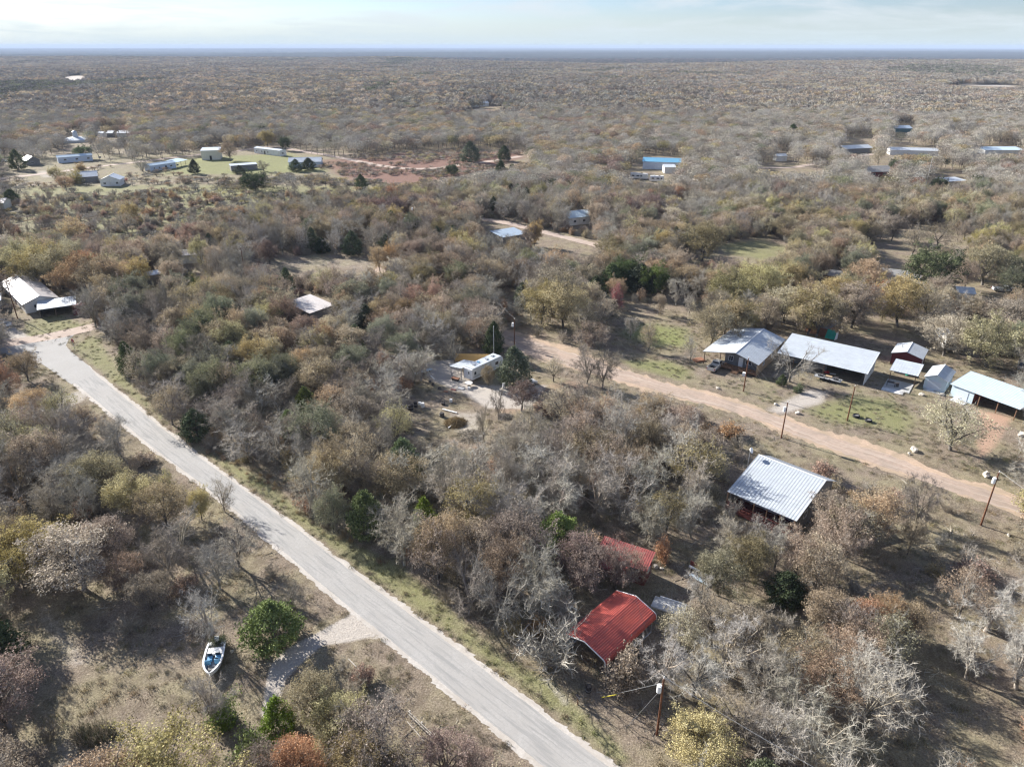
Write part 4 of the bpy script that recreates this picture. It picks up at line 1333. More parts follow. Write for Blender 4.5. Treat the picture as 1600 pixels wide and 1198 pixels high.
# brushland: low grey and rusty brush over the old fields
BR = []
for poly_, n__ in ((LOW[0], 1500), (LOW[1], 1300), ([(130, 262), (250, 262), (330, 285), (120, 300), (60, 296)], 160), ([(0, 275), (60, 285), (120, 300), (300, 280), (520, 268), (620, 290), (0, 300)], 420), ([(150, 228), (320, 222), (460, 214), (470, 226), (300, 238), (160, 240)], 500)):
    w_ = W2(poly_); lo_, hi_ = w_.min(0), w_.max(0)
    x_ = rng.uniform(lo_[0], hi_[0], n__ * 2); y_ = rng.uniform(lo_[1], hi_[1], n__ * 2)
    k_ = inside(w_, x_, y_) & (vnoise(x_, y_, 14, 51) > .36) & (dist_poly(W2(FAR_C), x_, y_, False) > 5)
    rusty_ = vnoise(x_, y_, 30, 52) > (.6 if poly_ is LOW[0] else .35)
    for i_ in np.where(k_)[0][:n__]:
        kk_ = rng.choice(['rustshrub', 'rustshrub', 'shrub']) if rusty_[i_] else rng.choice(['shrub', 'shrub', 'leafshrub'])
        BR.append((x_[i_], y_[i_], 'far_' + str(kk_), rng.uniform(.9, 2.4), rng.uniform(2.2, 5), False))

KIND_NAME = {}
for k_ in ('bare', 'pale', 'umber'): KIND_NAME[k_] = 'bare_tree'
for k_ in ('tan', 'brown', 'rust', 'olive', 'green', 'gold', 'maroon', 'thin', 'evergreen'): KIND_NAME[k_] = 'oak_tree'
for k_ in ('cedar', 'lime'): KIND_NAME[k_] = 'cedar_tree'
for k_ in ('shrub', 'leafshrub', 'goldshrub', 'tanshrub', 'redshrub', 'rustshrub', 'limeshrub'): KIND_NAME[k_] = 'shrub'
LOOK = dict(bare='grey leafless', pale='pale whitish leafless', umber='dark brown leafless', tan='tan leaved', brown='brown leaved', rust='rusty orange', olive='olive yellow', green='grey green',
            gold='golden yellow', maroon='maroon leaved', thin='thinly leaved', evergreen='dense dark green', cedar='dark green', lime='bright green', shrub='grey twiggy', leafshrub='small leafy',
            goldshrub='golden yellow', tanshrub='orange tan', redshrub='red leaved', rustshrub='rusty brown', limeshrub='bright green')
NOUN = dict(bare_tree='tree', oak_tree='oak', cedar_tree='cedar', shrub='shrub')
CATN = dict(bare_tree='tree', oak_tree='oak tree', cedar_tree='cedar tree', shrub='shrub')
GROUPN = dict(bare_tree='leafless trees in the woods', oak_tree='leaf bearing oaks in the woods', cedar_tree='cedars among the oaks', shrub='shrubs and bushes')

MARKS = [('white motorboat', at(340, 1045)), ('red carport', at(965, 990)), ('red roofed shed', at(985, 900)), ('concrete slab', at(1043, 950)), ('striped metal house roof', at(1215, 780)),
         ('white camping trailer', at(745, 590)), ('transformer pole by the paved road', at(1027, 1147)), ('tall pole by the dirt road', at(1533, 820)), ('pale gravel driveway', at(480, 1020)),
         ('white porch house', at(1150, 570)), ('dark red shed', at(1418, 565)), ('light blue barn', at(1545, 640)), ('parked motorhome', at(1495, 548)), ('teal house', at(1380, 445)),
         ('low house at the junction', at(50, 490)), ('red stop sign', at(115, 542)), ('dark shed in the woods', at(240, 450)), ('white roof deep in the woods', at(482, 490)), ('blue grey roof', at(800, 375)),
         ('blue roofed house', at(908, 350)), ('broken rail fence', at(665, 1140)), ('orange board fence', at(730, 565)), ('bend of the dirt road', at(760, 520)), ('red leaved bush', at(962, 484)),
         ('bright cedar by the driveway', at(430, 1003)), ('far blue mobile home', at(115, 252)), ('far cream barn', at(333, 248)), ('far white mobile home', at(420, 245)), ('pale log on the sandy bank', at(75, 980)),
         ('curve of the paved road', at(120, 600)), ('middle stretch of the paved road', at(470, 860)), ('lower stretch of the paved road', at(760, 1080)), ('long dirt road verge', at(1330, 700)), ('lower right clearing', at(1480, 1060)), ('reed tuft', at(150, 1150)),
         ('olive oak above the dirt road', at(1097, 408)), ('dirt yard of the trailer', at(720, 660)), ('grassy verge below the junction', at(230, 640)), ('white boarded barn end', at(1350, 595)), ('cluster of dark cedars', at(975, 455)),
         ('tree lined side of the red road', at(1100, 640)), ('deep woods of the middle block', at(400, 590)), ('deep woods above the carport', at(800, 830)), ('upper wooded bank', at(620, 500)), ('west bank woods', at(120, 800)), ('woods by the reed tuft', at(60, 1100))]
ORD = ['', 'second ', 'third ', 'fourth ', 'fifth ', 'sixth ', 'seventh ', 'eighth ', 'ninth ', 'tenth ', 'eleventh ', 'twelfth ', 'thirteenth ', 'fourteenth ', 'fifteenth ']


def side(dx_, dy_):
    a = math.degrees(math.atan2(dy_, dx_))
    return 'right of' if -45 <= a < 45 else 'behind' if 45 <= a < 135 else 'in front of' if -135 <= a < -45 else 'left of'


def tree_labels(items):
    """items: (x, y, kind, h, w) -> a label each: look, kind, rank by distance, side and landmark"""
    buckets = {}
    for i, it in enumerate(items):
        ds = sorted(((math.hypot(it[0] - p.x, it[1] - p.y), nm, p) for nm, p in MARKS), key=lambda t: t[0])
        d, nm, p = ds[0]
        sz = 'large ' if it[3] * it[4] > 92 else 'small ' if it[3] * it[4] < 48 and KIND_NAME[it[2]] != 'shrub' else ''
        look = sz + LOOK[it[2]]
        buckets.setdefault((look, NOUN[KIND_NAME[it[2]]], side(it[0] - p.x, it[1] - p.y), nm), []).append((d, i))
    out = [''] * len(items)
    for (look, noun, sd_, nm), L in buckets.items():
        L.sort()
        for k, (d, i) in enumerate(L):
            o = ORD[k] if k < len(ORD) else 'far '
            out[i] = f"{look} {noun} {sd_} the {nm}" if len(L) == 1 else f"{o}closest {look} {noun} {sd_} the {nm}"
    return out


def apparent(it):
    return it[3] * it[4] / (it[0] ** 2 + it[1] ** 2 + CAM_H ** 2)


def in_frame(it):
    p = project(np.array([[it[0], it[1], 0], [it[0], it[1], it[3]]]))
    return -25 < p[0, 0] < 1625 and p[1, 1] < 1215 and p[0, 1] > 0


order = sorted([a for a in ALL if in_frame(a)], key=lambda t: -(apparent(t) * (3 if t[5] else 1)))
cnt, single, rest = {}, [], [a for a in ALL if not in_frame(a)]
CAP = dict(bare_tree=285, oak_tree=285, cedar_tree=150, shrub=60)
for a in order:
    nm = KIND_NAME[a[2]]
    if cnt.get(nm, 0) < CAP[nm] and (not nm == 'shrub' or a[5]):
        cnt[nm] = cnt.get(nm, 0) + 1
        single.append(a)
    else:
        rest.append(a)
labels = tree_labels(single)
for a, lab in zip(single, labels):
    nm = KIND_NAME[a[2]]
    forms = FORMS[a[2]]
    tr, cr_, H_, W_ = forms[rng.integers(0, len(forms))]
    e = empty(nm, (a[0], a[1], float(height(a[0], a[1])) - .05), float(rng.uniform(0, 6.28)), lab, CATN[nm], GROUPN[nm])
    e.scale = (a[4] / 2 / W_, a[4] / 2 / W_, a[3] / H_)
    link(bpy.data.objects.new('stems' if nm == 'shrub' else 'trunk', tr), e)
    link(bpy.data.objects.new('crown', cr_), e)
print('TREES single', cnt, 'rest', len(rest), 'mid', len(MIDW), 'under', len(UNDER))


# ------------------------------------------------------------------ the woods past the limit, by geometry nodes
PROTO = {}


def proto_collection(kinds, part):
    """a hidden store of forms to plant, in order"""
    c = bpy.data.collections.new("planting_forms")
    k = 0
    for kd in kinds:
        for f in FORMS[kd]:
            me = f[0] if part == 'trunk' else f[1]
            if me is None: continue
            o = bpy.data.objects.new("form_%03d" % k, me)
            k += 1
            c.objects.link(o)
    return c


def plant(name, items, kinds, label, mask='far_', trunks=True):
    """items: x, y, kind, h, w"""
    index, j = {}, 0
    for kd in kinds:
        index[kd] = (j, len(FORMS[kd])); j += len(FORMS[kd])
    n_ = len(items)
    v = np.zeros((n_, 3)); pick = np.zeros(n_, np.int32); rot = np.zeros((n_, 3)); scl = np.zeros((n_, 3))
    X = np.array([a[0] for a in items]); Y = np.array([a[1] for a in items])
    v[:, 0], v[:, 1], v[:, 2] = X, Y, height(X, Y) - .05
    for i, a in enumerate(items):
        s, c = index[a[2]]
        f = int(rng.integers(0, c)); pick[i] = s + f
        _, _, H_, W_ = FORMS[a[2]][f]
        w = a[4] / 2 / W_
        scl[i] = (w * rng.uniform(.9, 1.1), w * rng.uniform(.9, 1.1), a[3] / H_)
        rot[i, 2] = rng.uniform(0, 6.28)
    me = bpy.data.meshes.new(name)
    me.vertices.add(n_); me.vertices.foreach_set('co', v.astype(np.float32).ravel())
    x = me.attributes.new("pick", 'INT', 'POINT'); x.data.foreach_set('value', pick)
    x = me.attributes.new("turn", 'FLOAT_VECTOR', 'POINT'); x.data.foreach_set('vector', rot.astype(np.float32).ravel())
    x = me.attributes.new("size", 'FLOAT_VECTOR', 'POINT'); x.data.foreach_set('vector', scl.astype(np.float32).ravel())
    me.update()
    o = link(bpy.data.objects.new(name, me))
    ng = bpy.data.node_groups.new(name, 'GeometryNodeTree')
    ng.interface.new_socket("Geometry", in_out='INPUT', socket_type='NodeSocketGeometry')
    ng.interface.new_socket("Geometry", in_out='OUTPUT', socket_type='NodeSocketGeometry')
    gn, gl = ng.nodes, ng.links
    gi, go = gn.new('NodeGroupInput'), gn.new('NodeGroupOutput')
    jn = gn.new('GeometryNodeJoinGeometry')
    def named(t, nm_):
        a = gn.new('GeometryNodeInputNamedAttribute'); a.data_type = t; a.inputs['Name'].default_value = nm_
        return a.outputs['Attribute']
    for part in (('trunk', 'crown') if trunks else ('crown',)):
        ci = gn.new('GeometryNodeCollectionInfo')
        ci.inputs['Collection'].default_value = proto_collection(kinds, part)
        ci.inputs['Separate Children'].default_value = True
        ci.inputs['Reset Children'].default_value = True
        ip = gn.new('GeometryNodeInstanceOnPoints')
        ip.inputs['Pick Instance'].default_value = True
        gl.new(gi.outputs[0], ip.inputs['Points'])
        gl.new(ci.outputs[0], ip.inputs['Instance'])
        gl.new(named('INT', 'pick'), ip.inputs['Instance Index'])
        gl.new(named('FLOAT_VECTOR', 'turn'), ip.inputs['Rotation'])
        gl.new(named('FLOAT_VECTOR', 'size'), ip.inputs['Scale'])
        gl.new(ip.outputs[0], jn.inputs[0])
    gl.new(jn.outputs[0], go.inputs[0])
    md = o.modifiers.new("planting", 'NODES'); md.node_group = ng
    tag(o, label, kind='stuff')
    return o


NEARK = ['bare', 'pale', 'umber', 'tan', 'brown', 'rust', 'olive', 'green', 'gold', 'maroon', 'thin', 'evergreen', 'cedar', 'lime', 'shrub', 'leafshrub', 'goldshrub', 'tanshrub', 'redshrub', 'rustshrub', 'limeshrub']
plant('woodland', rest, NEARK, 'rest of the mixed oak wood behind and between the nearer trees')
plant('undergrowth', UNDER, ['shrub', 'leafshrub', 'rustshrub'], 'low brush and saplings under the trees')
FARK = ['far_' + k for k in ('bare', 'pale', 'umber', 'thin', 'tan', 'brown', 'rust', 'olive', 'green', 'gold', 'maroon', 'evergreen', 'cedar', 'lime', 'shrub', 'leafshrub', 'goldshrub', 'rustshrub')]
plant('middle_woodland', [(a[0], a[1], 'far_' + a[2], a[3], a[4]) for a in MIDW], FARK, 'grey and brown woods in the middle distance')

plant('brushland', BR, ['far_shrub', 'far_leafshrub', 'far_rustshrub'], 'low grey and rusty brush over the old fields')

# clumped stands out to the far ridge
st = []
yy = 700.
while yy < 5600:
    cell = 15 + yy * .0035
    half = yy * .80 + 40
    for xx in np.arange(-half, half, cell):
        x, y = xx + rng.uniform(-.4, .4) * cell, yy + rng.uniform(-.4, .4) * cell
        st.append((x, y, cell))
    yy += cell
sx = np.array([a[0] for a in st]); sy = np.array([a[1] for a in st])
ok = crown_clear(sx, sy, np.full(len(sx), 9.0), np.full(len(sx), 14.0), 0)
mood = vnoise(sx, sy * .5, 160, 31); mood2 = .5 * vnoise(sx, sy * .4, 240, 32) + .5 * vnoise(sx, sy * .4, 90, 33)
STAND = []
for i in np.where(ok)[0]:
    k = 'stand_ridge_cloud_shade' if sy[i] > woods_edge(sx[i], sy[i]) + 60 else 'stand_dark' if mood2[i] > .70 else 'stand_mixed' if mood[i] + rng.uniform(-.25, .25) > .52 else 'stand_grey'
    STAND.append((sx[i], sy[i], k, rng.uniform(8, 10.5), 34 * rng.uniform(.62, .8) * st[i][2] / 18))
plant('far_woodland', STAND, ['stand_grey', 'stand_mixed', 'stand_dark', 'stand_ridge_cloud_shade'], 'far oak woods running to the ridge', trunks=False)
print('STANDS', len(STAND))

# ------------------------------------------------------------------ grass, weeds and litter on the open ground
def tuft(name, seed, mats, nb, H, S, w=.02):
    rg = np.random.default_rng(seed)
    tips = []
    for i in range(nb):
        a = rg.uniform(0, 6.28); r0 = rg.uniform(0, S)
        p = np.array([math.cos(a) * r0, math.sin(a) * r0, 0])
        tips.append((p, p + np.array([rg.normal(0, .3) * H, rg.normal(0, .3) * H, H * rg.uniform(.5, 1.1)])))
    v, q, lv = strips(tips, w, rg)
    me = mesh_from_arrays("crown", v, q, np.zeros((0, 3)), lv, rg.integers(0, len(mats), len(q)), mats)
    add_form(name, None, me, H, S * 2)


M_STRAW = leaf_mat("straw", [(.16, .13, .08), (.28, .235, .15), (.42, .36, .25)], .15, .02, .3)
M_GRASS = leaf_mat("grass_blades", [(.10, .115, .045), (.18, .19, .085), (.28, .28, .15)], .15, .03, .3)
M_REDG = leaf_mat("rusty_grass", [(.20, .11, .05), (.33, .21, .11), (.45, .33, .20)], .1, .02, .3)
tuft('straw', 501, [M_STRAW], 70, .32, .55)
tuft('straw', 502, [M_STRAW, M_GRASS], 60, .25, .6)
tuft('weed', 503, [M_GRASS], 60, .22, .5)
tuft('bluestem', 504, [M_REDG, M_STRAW], 80, .75, .5, .015)
tuft('litter', 505, [LEAF['brown'], LEAF['tan']], 60, .10, .7, .035)
rgs = np.random.default_rng(9)
tp_s = []
for i in range(16):
    p0_ = np.array([rgs.uniform(-1.2, 1.2), rgs.uniform(-1.2, 1.2), .06]); d_s = rgs.normal(0, 1, 3) * [1, 1, .12]
    tp_s.append((p0_, p0_ + d_s / np.linalg.norm(d_s) * rgs.uniform(.4, 2.0)))
v_, q__, lv_ = strips(tp_s, .03, rgs)
add_form('sticks', None, mesh_from_arrays("crown", v_, q__, np.zeros((0, 3)), lv_, np.zeros(len(q__)), [M_TWIG]), .3, 2.4)
ux = []
Xg, Yg = [], []
for yy in np.arange(38, 190, .85):
    half = yy * .78 + 8
    xx = np.arange(-half, half, .85 + yy * .004)
    Xg.append(xx); Yg.append(np.full(len(xx), yy))
Xg, Yg = np.concatenate(Xg), np.concatenate(Yg)
keep = rng.uniform(0, 1, len(Xg)) < np.clip(70 / Yg, .15, .8)
Xg, Yg = Xg[keep], Yg[keep]
Xg = Xg + rng.uniform(-.5, .5, len(Xg)); Yg = Yg + rng.uniform(-.5, .5, len(Yg))
cv = cover_at(Xg, Yg)
dm = np.where(inside(np.vstack([Ls, Rs[::-1]]), Xg, Yg), 0, 1) * np.where(inside(np.vstack([a_[::6], b_[::-1][::6]]), Xg, Yg), 0, 1)
dmn = vnoise(Xg, Yg, 3.1, 41)
ok = (dm > 0) & (cv[:, 1] < .35) & (cv[:, 2] < .35) & (dmn > .25)
GR = []
for i in np.where(ok)[0]:
    u = rng.uniform()
    k = 'sticks' if cv[i, 0] < .3 and rng.uniform() < .05 else 'bluestem' if cv[i, 3] > .3 and u < .7 else 'weed' if cv[i, 0] > .5 and u < .6 else 'litter' if cv[i, 0] < .2 and u < .6 else 'straw'
    f = FORMS[k][0]
    s = rng.uniform(.6, 1.3)
    GR.append((Xg[i], Yg[i], k, f[2] * s, f[3] * 2 * s))
plant('grass', GR, ['straw', 'weed', 'bluestem', 'litter', 'sticks'], 'short dry grass and weeds on the open ground', trunks=False)
print('GRASS', len(GR))
# ------------------------------------------------------------------ building materials
def roof_metal(name, col, rough=.45, var=.06, dirt=None):
    m, n, l, b = new_mat(name)
    co = n.new('ShaderNodeTexCoord').outputs['Object']
    f = noise(n, l, .7, 5, .65, co)
    c = ramp(n, l, f, [(.3, tuple(x * (1 - var) for x in col)), (.7, tuple(min(1, x * (1 + var)) for x in col))])
    st = N(n, 'ShaderNodeMapping'); st.inputs['Scale'].default_value = (.5, 6, .5); l.new(co, st.inputs[0])
    f2 = noise(n, l, 1.2, 5, .7, st.outputs[0])
    c = mix(n, l, ramp(n, l, f2, [(.44, (0, 0, 0)), (.70, (.75, .75, .75))]), c, dirt or tuple(x * .72 for x in col))
    l.new(c, b.inputs['Base Color'])
    b.inputs['Roughness'].default_value = rough
    b.inputs['Specular IOR Level'].default_value = .5
    return m


R_WHITE = roof_metal("white_sheet_metal", (.50, .54, .575), .42, .10, (.36, .375, .385))
R_GALV = roof_metal("galvanised_sheet", (.55, .58, .60), .38)
R_BLUE = roof_metal("pale_blue_sheet", (.50, .61, .68), .42)
R_RED = roof_metal("red_sheet_metal", (.52, .11, .08), .6, .2, (.27, .085, .075))
R_REDOLD = roof_metal("faded_red_sheet", (.30, .07, .06), .65, .2, (.19, .07, .065))
R_RUST = roof_metal("rusting_sheet", (.54, .52, .505), .55, .10, (.44, .32, .27))
R_GREY = roof_metal("grey_shingle", (.25, .245, .24), .9, .2)
R_BLUEG = roof_metal("blue_grey_sheet", (.30, .37, .45), .45)
R_CYAN = roof_metal("blue_sheet", (.16, .40, .58), .45)
W_WHITE = surf("white_siding", (.70, .70, .68), .7, .06, 1.0, wave=('Z', 2.2, .02), dirt=(.58, .56, .52))
W_CREAM = surf("cream_panel", (.62, .60, .50), .7, .06, 1.0, wave=('X', 1.6, .02))
W_LBLUE = surf("pale_blue_siding", (.50, .60, .66), .7, .07, 1.0, wave=('X', 1.8, .02))
W_BLUE = surf("blue_white_siding", (.52, .58, .66), .7, .07, 1.0, wave=('Z', 2.2, .02))
W_TEAL = surf("teal_siding", (.075, .16, .19), .7, .1, 1.0, wave=('Z', 2.2, .02))
W_DRED = surf("dark_red_siding", (.10, .018, .022), .65, .15, 1.0, wave=('X', 1.8, .02))
W_RED = surf("barn_red_siding", (.15, .04, .038), .7, .18, 1.0, wave=('X', 1.8, .02))
W_TAN = surf("tan_board", (.38, .27, .17), .75, .15, 1.2, wave=('X', 1.2, .02))
W_GREY = surf("weathered_board", (.20, .195, .19), .8, .18, 1.2, wave=('X', 1.5, .02))
W_WOOD = surf("brown_wood", (.20, .12, .075), .8, .25, 2)
W_FENCE = surf("fresh_fence_board", (.60, .40, .17), .75, .15, 1.4)
W_RFENCE = surf("red_brown_board", (.26, .13, .08), .8, .2, 1.4)
W_GFENCE = surf("grey_rail", (.44, .41, .37), .85, .2, 3)
W_DECK = surf("red_deck_board", (.13, .04, .035), .7, .2, 2)
W_PLY = surf("plywood", (.46, .33, .20), .8, .15, 1)
SEAM = surf("grey_seam_shade", (.34, .36, .38), .5, .1, 2)  # darker grey puts the shadow side of the seams into their colour
TRIM = surf("white_trim", (.78, .78, .76), .6, .05, 2)
TRIMG = surf("grey_steel", (.42, .43, .44), .5, .1, 2, metal=.3)
GLASS, _n, _l, _b = new_mat("window_glass")
_b.inputs['Base Color'].default_value = (.03, .035, .045, 1); _b.inputs['Roughness'].default_value = .08; _b.inputs['Specular IOR Level'].default_value = .7
DARK = surf("dark_interior", (.03, .028, .026), .9, .3, 1)
CONC = surf("concrete", (.42, .42, .41), .9, .12, .8, dirt=(.25, .25, .24))
PALE = surf("pale_concrete", (.56, .56, .55), .9, .12, 1.2, dirt=(.24, .24, .25))
RUBBER = surf("tyre_rubber", (.025, .025, .027), .9, .2, 4)
WHITE = surf("white_paint", (.76, .77, .77), .35, .03, 1, spec=.5)
SILVER = surf("silver_paint", (.50, .50, .49), .35, .05, 1, metal=.3, spec=.5)
BLACK = surf("black_paint", (.022, .023, .026), .3, .1, 1, spec=.5)
REDP = surf("red_paint", (.40, .03, .04), .3, .1, 1, spec=.5)
BLUEP = surf("blue_paint", (.12, .32, .52), .4, .1, 1, spec=.5)
CHROME = surf("bright_steel", (.6, .6, .62), .25, .05, 1, metal=.9)
LAMP = surf("lamp_glass", (.55, .5, .45), .2, .1, 1, spec=.6)
POLEW = surf("creosoted_pole", (.15, .068, .038), .85, .25, 3, bump=.01)
STONE = surf("pale_stone", (.48, .44, .38), .9, .2, 3, bump=.05)
GREENT = surf("green_tarpaulin", (.02, .30, .22), .5, .2, 1.5)
ORANGE = surf("yellow_plastic", (.75, .62, .05), .5, .05, 2)
CHAR = surf("charred_scrap", (.05, .045, .045), .9, .3, 2)


class Local:
    """a building's own frame: x along its front from A to B, y away from the front"""
    def __init__(self, A, B):
        A, B = Vector((A[0], A[1], 0)), Vector((B[0], B[1], 0))
        self.o = A
        d = B - A
        self.L = d.length
        self.rz = math.atan2(d.y, d.x)


def px(a, z=0): return at(a[0], a[1], z)


def window(root, side_, u, z, w, h, L, Wd, frame=TRIM, glass=GLASS, parts_=1):
    fm, pm = MB(), MB()
    t, e = .06, .07
    def put(mb, u0, u1, z0, z1, d0, d1):
        if side_ == 'F': mb.box(u0, u1, -d1, -d0, z0, z1)
        if side_ == 'B': mb.box(u0, u1, Wd + d0, Wd + d1, z0, z1)
        if side_ == 'L': mb.box(-d1, -d0, u0, u1, z0, z1)
        if side_ == 'R': mb.box(L + d0, L + d1, u0, u1, z0, z1)
    put(fm, u, u + e, z, z + h, .002, t); put(fm, u + w - e, u + w, z, z + h, .002, t)
    put(fm, u + e, u + w - e, z, z + e, .002, t); put(fm, u + e, u + w - e, z + h - e, z + h, .002, t)
    put(fm, u + w / 2 - .03, u + w / 2 + .03, z + e, z + h - e, .004, t - .005)
    put(pm, u + e, u + w - e, z + e, z + h - e, .003, .02)
    f = fm.build('window', frame, root)
    pm.build('pane', glass, f)
    return f


def door(root, side_, u, w, h, L, Wd, m=TRIM, z=0, glass=True):
    dm, hm_ = MB(), MB()
    if side_ == 'F':
        dm.box(u, u + w, -.06, -.003, z, z + h); hm_.box(u + w - .16, u + w - .08, -.12, -.06, z + 1, z + 1.08)
    elif side_ == 'R':
        dm.box(L + .003, L + .06, u, u + w, z, z + h); hm_.box(L + .06, L + .12, u + .08, u + .16, z + 1, z + 1.08)
    elif side_ == 'L':
        dm.box(-.06, -.003, u, u + w, z, z + h); hm_.box(-.12, -.06, u + .08, u + .16, z + 1, z + 1.08)
    d = dm.build('door', m, root)
    hm_.build('handle', CHROME, d)
    return d



def ribs_on(quad, spacing, w=.05, hgt=.04, along=True):
    """standing seams on a roof plane; quad p0,p1 (eave), p2,p3 (ridge)"""
    mb = MB()
    p0, p1, p2, p3 = [Vector(p) for p in quad]
    nrm = (p1 - p0).cross(p3 - p0).normalized()
    if along:
        n_ = max(2, int((p1 - p0).length / spacing))
        for i in range(n_ + 1):
            t = i / n_
            a, b = p0.lerp(p1, t), p3.lerp(p2, t)
            e = (p1 - p0).normalized() * w / 2
            a2, b2 = a + nrm * hgt, b + nrm * hgt
            mb.add([a - e, a + e, b + e, b - e, a2 - e, a2 + e, b2 + e, b2 - e], [(4, 5, 6, 7), (0, 1, 5, 4), (1, 2, 6, 5), (2, 3, 7, 6), (3, 0, 4, 7)])
    else:
        n_ = max(2, int((p3 - p0).length / spacing))
        for i in range(n_ + 1):
            t = i / n_
            a, b = p0.lerp(p3, t), p1.lerp(p2, t)
            e = (p3 - p0).normalized() * w / 2
            a2, b2 = a + nrm * hgt, b + nrm * hgt
            mb.add([a - e, a + e, b + e, b - e, a2 - e, a2 + e, b2 + e, b2 - e], [(4, 7, 6, 5), (0, 4, 5, 1), (1, 5, 6, 2), (2, 6, 7, 3), (3, 7, 4, 0)])
    return mb


def building(name, label, cat, A, B, Wd, h, roof='gx', rise=1.2, over=.35, wall=W_WHITE, rm=R_WHITE, ry=.5, sides='FBLR', windows=(), doors=(), rib=0.6, posts=(), floor=0.0,
             ridge_cap=True, group=None, base=None, skirt=None, chimney=None, rib_w=.05, seam=None):
    """A, B: world points of the front corners (A on the left as seen from the front)"""
    f = Local(A, B)
    L = f.L
    root = empty(name, (f.o.x, f.o.y, float(height(f.o.x, f.o.y))), f.rz, label, cat, group)
    def top(x, y):
        if roof == 'gx':
            yr = Wd * ry
            return h + rise * (y / yr if y <= yr else (Wd - y) / (Wd - yr))
        if roof == 'gy':
            xr = L * ry
            return h + rise * (x / xr if x <= xr else (L - x) / (L - xr))
        if roof == 'shed': return h + rise * y / Wd
        if roof == 'shedx': return h + rise * x / L
        return h
    t = .12
    wm = MB()
    def wall_poly(pts):
        wm.slab(pts, t)
    z0 = floor
    yr, xr = Wd * ry, L * ry
    if 'F' in sides:
        p = [(0, 0, z0), (L, 0, z0), (L, 0, top(L, 0))] + ([(xr, 0, h + rise)] if roof == 'gy' else []) + [(0, 0, top(0, 0))]
        wall_poly(p)
    if 'B' in sides:
        p = [(L, Wd, z0), (0, Wd, z0), (0, Wd, top(0, Wd))] + ([(xr, Wd, h + rise)] if roof == 'gy' else []) + [(L, Wd, top(L, Wd))]
        wall_poly(p)
    if 'L' in sides:
        y0_, y1_ = (t if 'F' in sides else 0), (Wd - t if 'B' in sides else Wd)
        p = [(0, y1_, z0), (0, y0_, z0), (0, y0_, top(0, y0_))] + ([(0, yr, h + rise)] if roof == 'gx' else []) + [(0, y1_, top(0, y1_))]
        wall_poly(p)
    if 'R' in sides:
        y0_, y1_ = (t if 'F' in sides else 0), (Wd - t if 'B' in sides else Wd)
        p = [(L, y0_, z0), (L, y1_, z0), (L, y1_, top(L, y1_))] + ([(L, yr, h + rise)] if roof == 'gx' else []) + [(L, y0_, top(L, y0_))]
        wall_poly(p)
    if wm.v: wm.build('wall', wall, root)
    if floor > 0 and skirt:
        MB().box(.05, L - .05, .05, Wd - .05, 0, floor).build('foundation', skirt, root)
    o = over
    th = .07
    planes = []
    def zz(x, y): return top(x, y)
    g = th + .004
    if roof == 'gx':
        s1 = rise / yr; s2 = rise / (Wd - yr)
        planes = [[(-o, -o, h - o * s1 + g), (L + o, -o, h - o * s1 + g), (L + o, yr, h + rise + g), (-o, yr, h + rise + g)],
                  [(L + o, Wd + o, h - o * s2 + g), (-o, Wd + o, h - o * s2 + g), (-o, yr, h + rise + g), (L + o, yr, h + rise + g)]]
    elif roof == 'gy':
        s1 = rise / xr; s2 = rise / (L - xr)
        planes = [[(-o, Wd + o, h - o * s1 + g), (-o, -o, h - o * s1 + g), (xr, -o, h + rise + g), (xr, Wd + o, h + rise + g)],
                  [(L + o, -o, h - o * s2 + g), (L + o, Wd + o, h - o * s2 + g), (xr, Wd + o, h + rise + g), (xr, -o, h + rise + g)]]
    elif roof == 'shed':
        s1 = rise / Wd
        planes = [[(-o, -o, h - o * s1 + g), (L + o, -o, h - o * s1 + g), (L + o, Wd + o, h + rise + o * s1 + g), (-o, Wd + o, h + rise + o * s1 + g)]]
    elif roof == 'shedx':
        s1 = rise / L
        planes = [[(-o, Wd + o, h - o * s1 + g), (-o, -o, h - o * s1 + g), (L + o, -o, h + rise + o * s1 + g), (L + o, Wd + o, h + rise + o * s1 + g)]]
    elif roof == 'flat':
        planes = [[(-o, -o, h + g), (L + o, -o, h + g), (L + o, Wd + o, h + g), (-o, Wd + o, h + g)]]
    rmb = MB()
    for p in planes: rmb.slab(p, th)
    ro = rmb.build('roof', rm, root)
    if rib:
        rb = MB()
        for p in planes:
            q = ribs_on(p, rib, rib_w, .035)
            rb.add(q.v, q.f)
        r_o = rb.build('roof_seams', seam or rm, ro); r_o['kind'] = 'stuff'
    if ridge_cap and roof in ('gx', 'gy'):
        if roof == 'gx': MB().bar((-o, yr, h + rise + g + .03), (L + o, yr, h + rise + g + .03), .22, .05).build('ridge_cap', TRIM, ro)
        else: MB().bar((xr, -o, h + rise + g + .03), (xr, Wd + o, h + rise + g + .03), .22, .05).build('ridge_cap', TRIM, ro)
    if chimney:
        cx, cy = chimney
        MB().tube([(cx, cy, top(cx, cy)), (cx, cy, top(cx, cy) + .7)], .13, 8).build('vent_pipe', TRIMG, ro)
    for w_ in windows: window(root, *w_, L, Wd)
    for d_ in doors: door(root, d_[0], d_[1], d_[2], d_[3], L, Wd, d_[4] if len(d_) > 4 else TRIM, floor)
    for (x, y) in posts:
        MB().box(x - .07, x + .07, y - .07, y + .07, 0, top(x, y) - .01).build('post', W_WOOD, root)
    root['local_len'] = L
    return root


def in_front(A, B, off):
    """A, B shifted toward the viewer side"""
    A, B = Vector((A[0], A[1], 0)), Vector((B[0], B[1], 0))
    d = (B - A).normalized(); n_ = Vector((d.y, -d.x, 0))
    return A + n_ * off, B + n_ * off


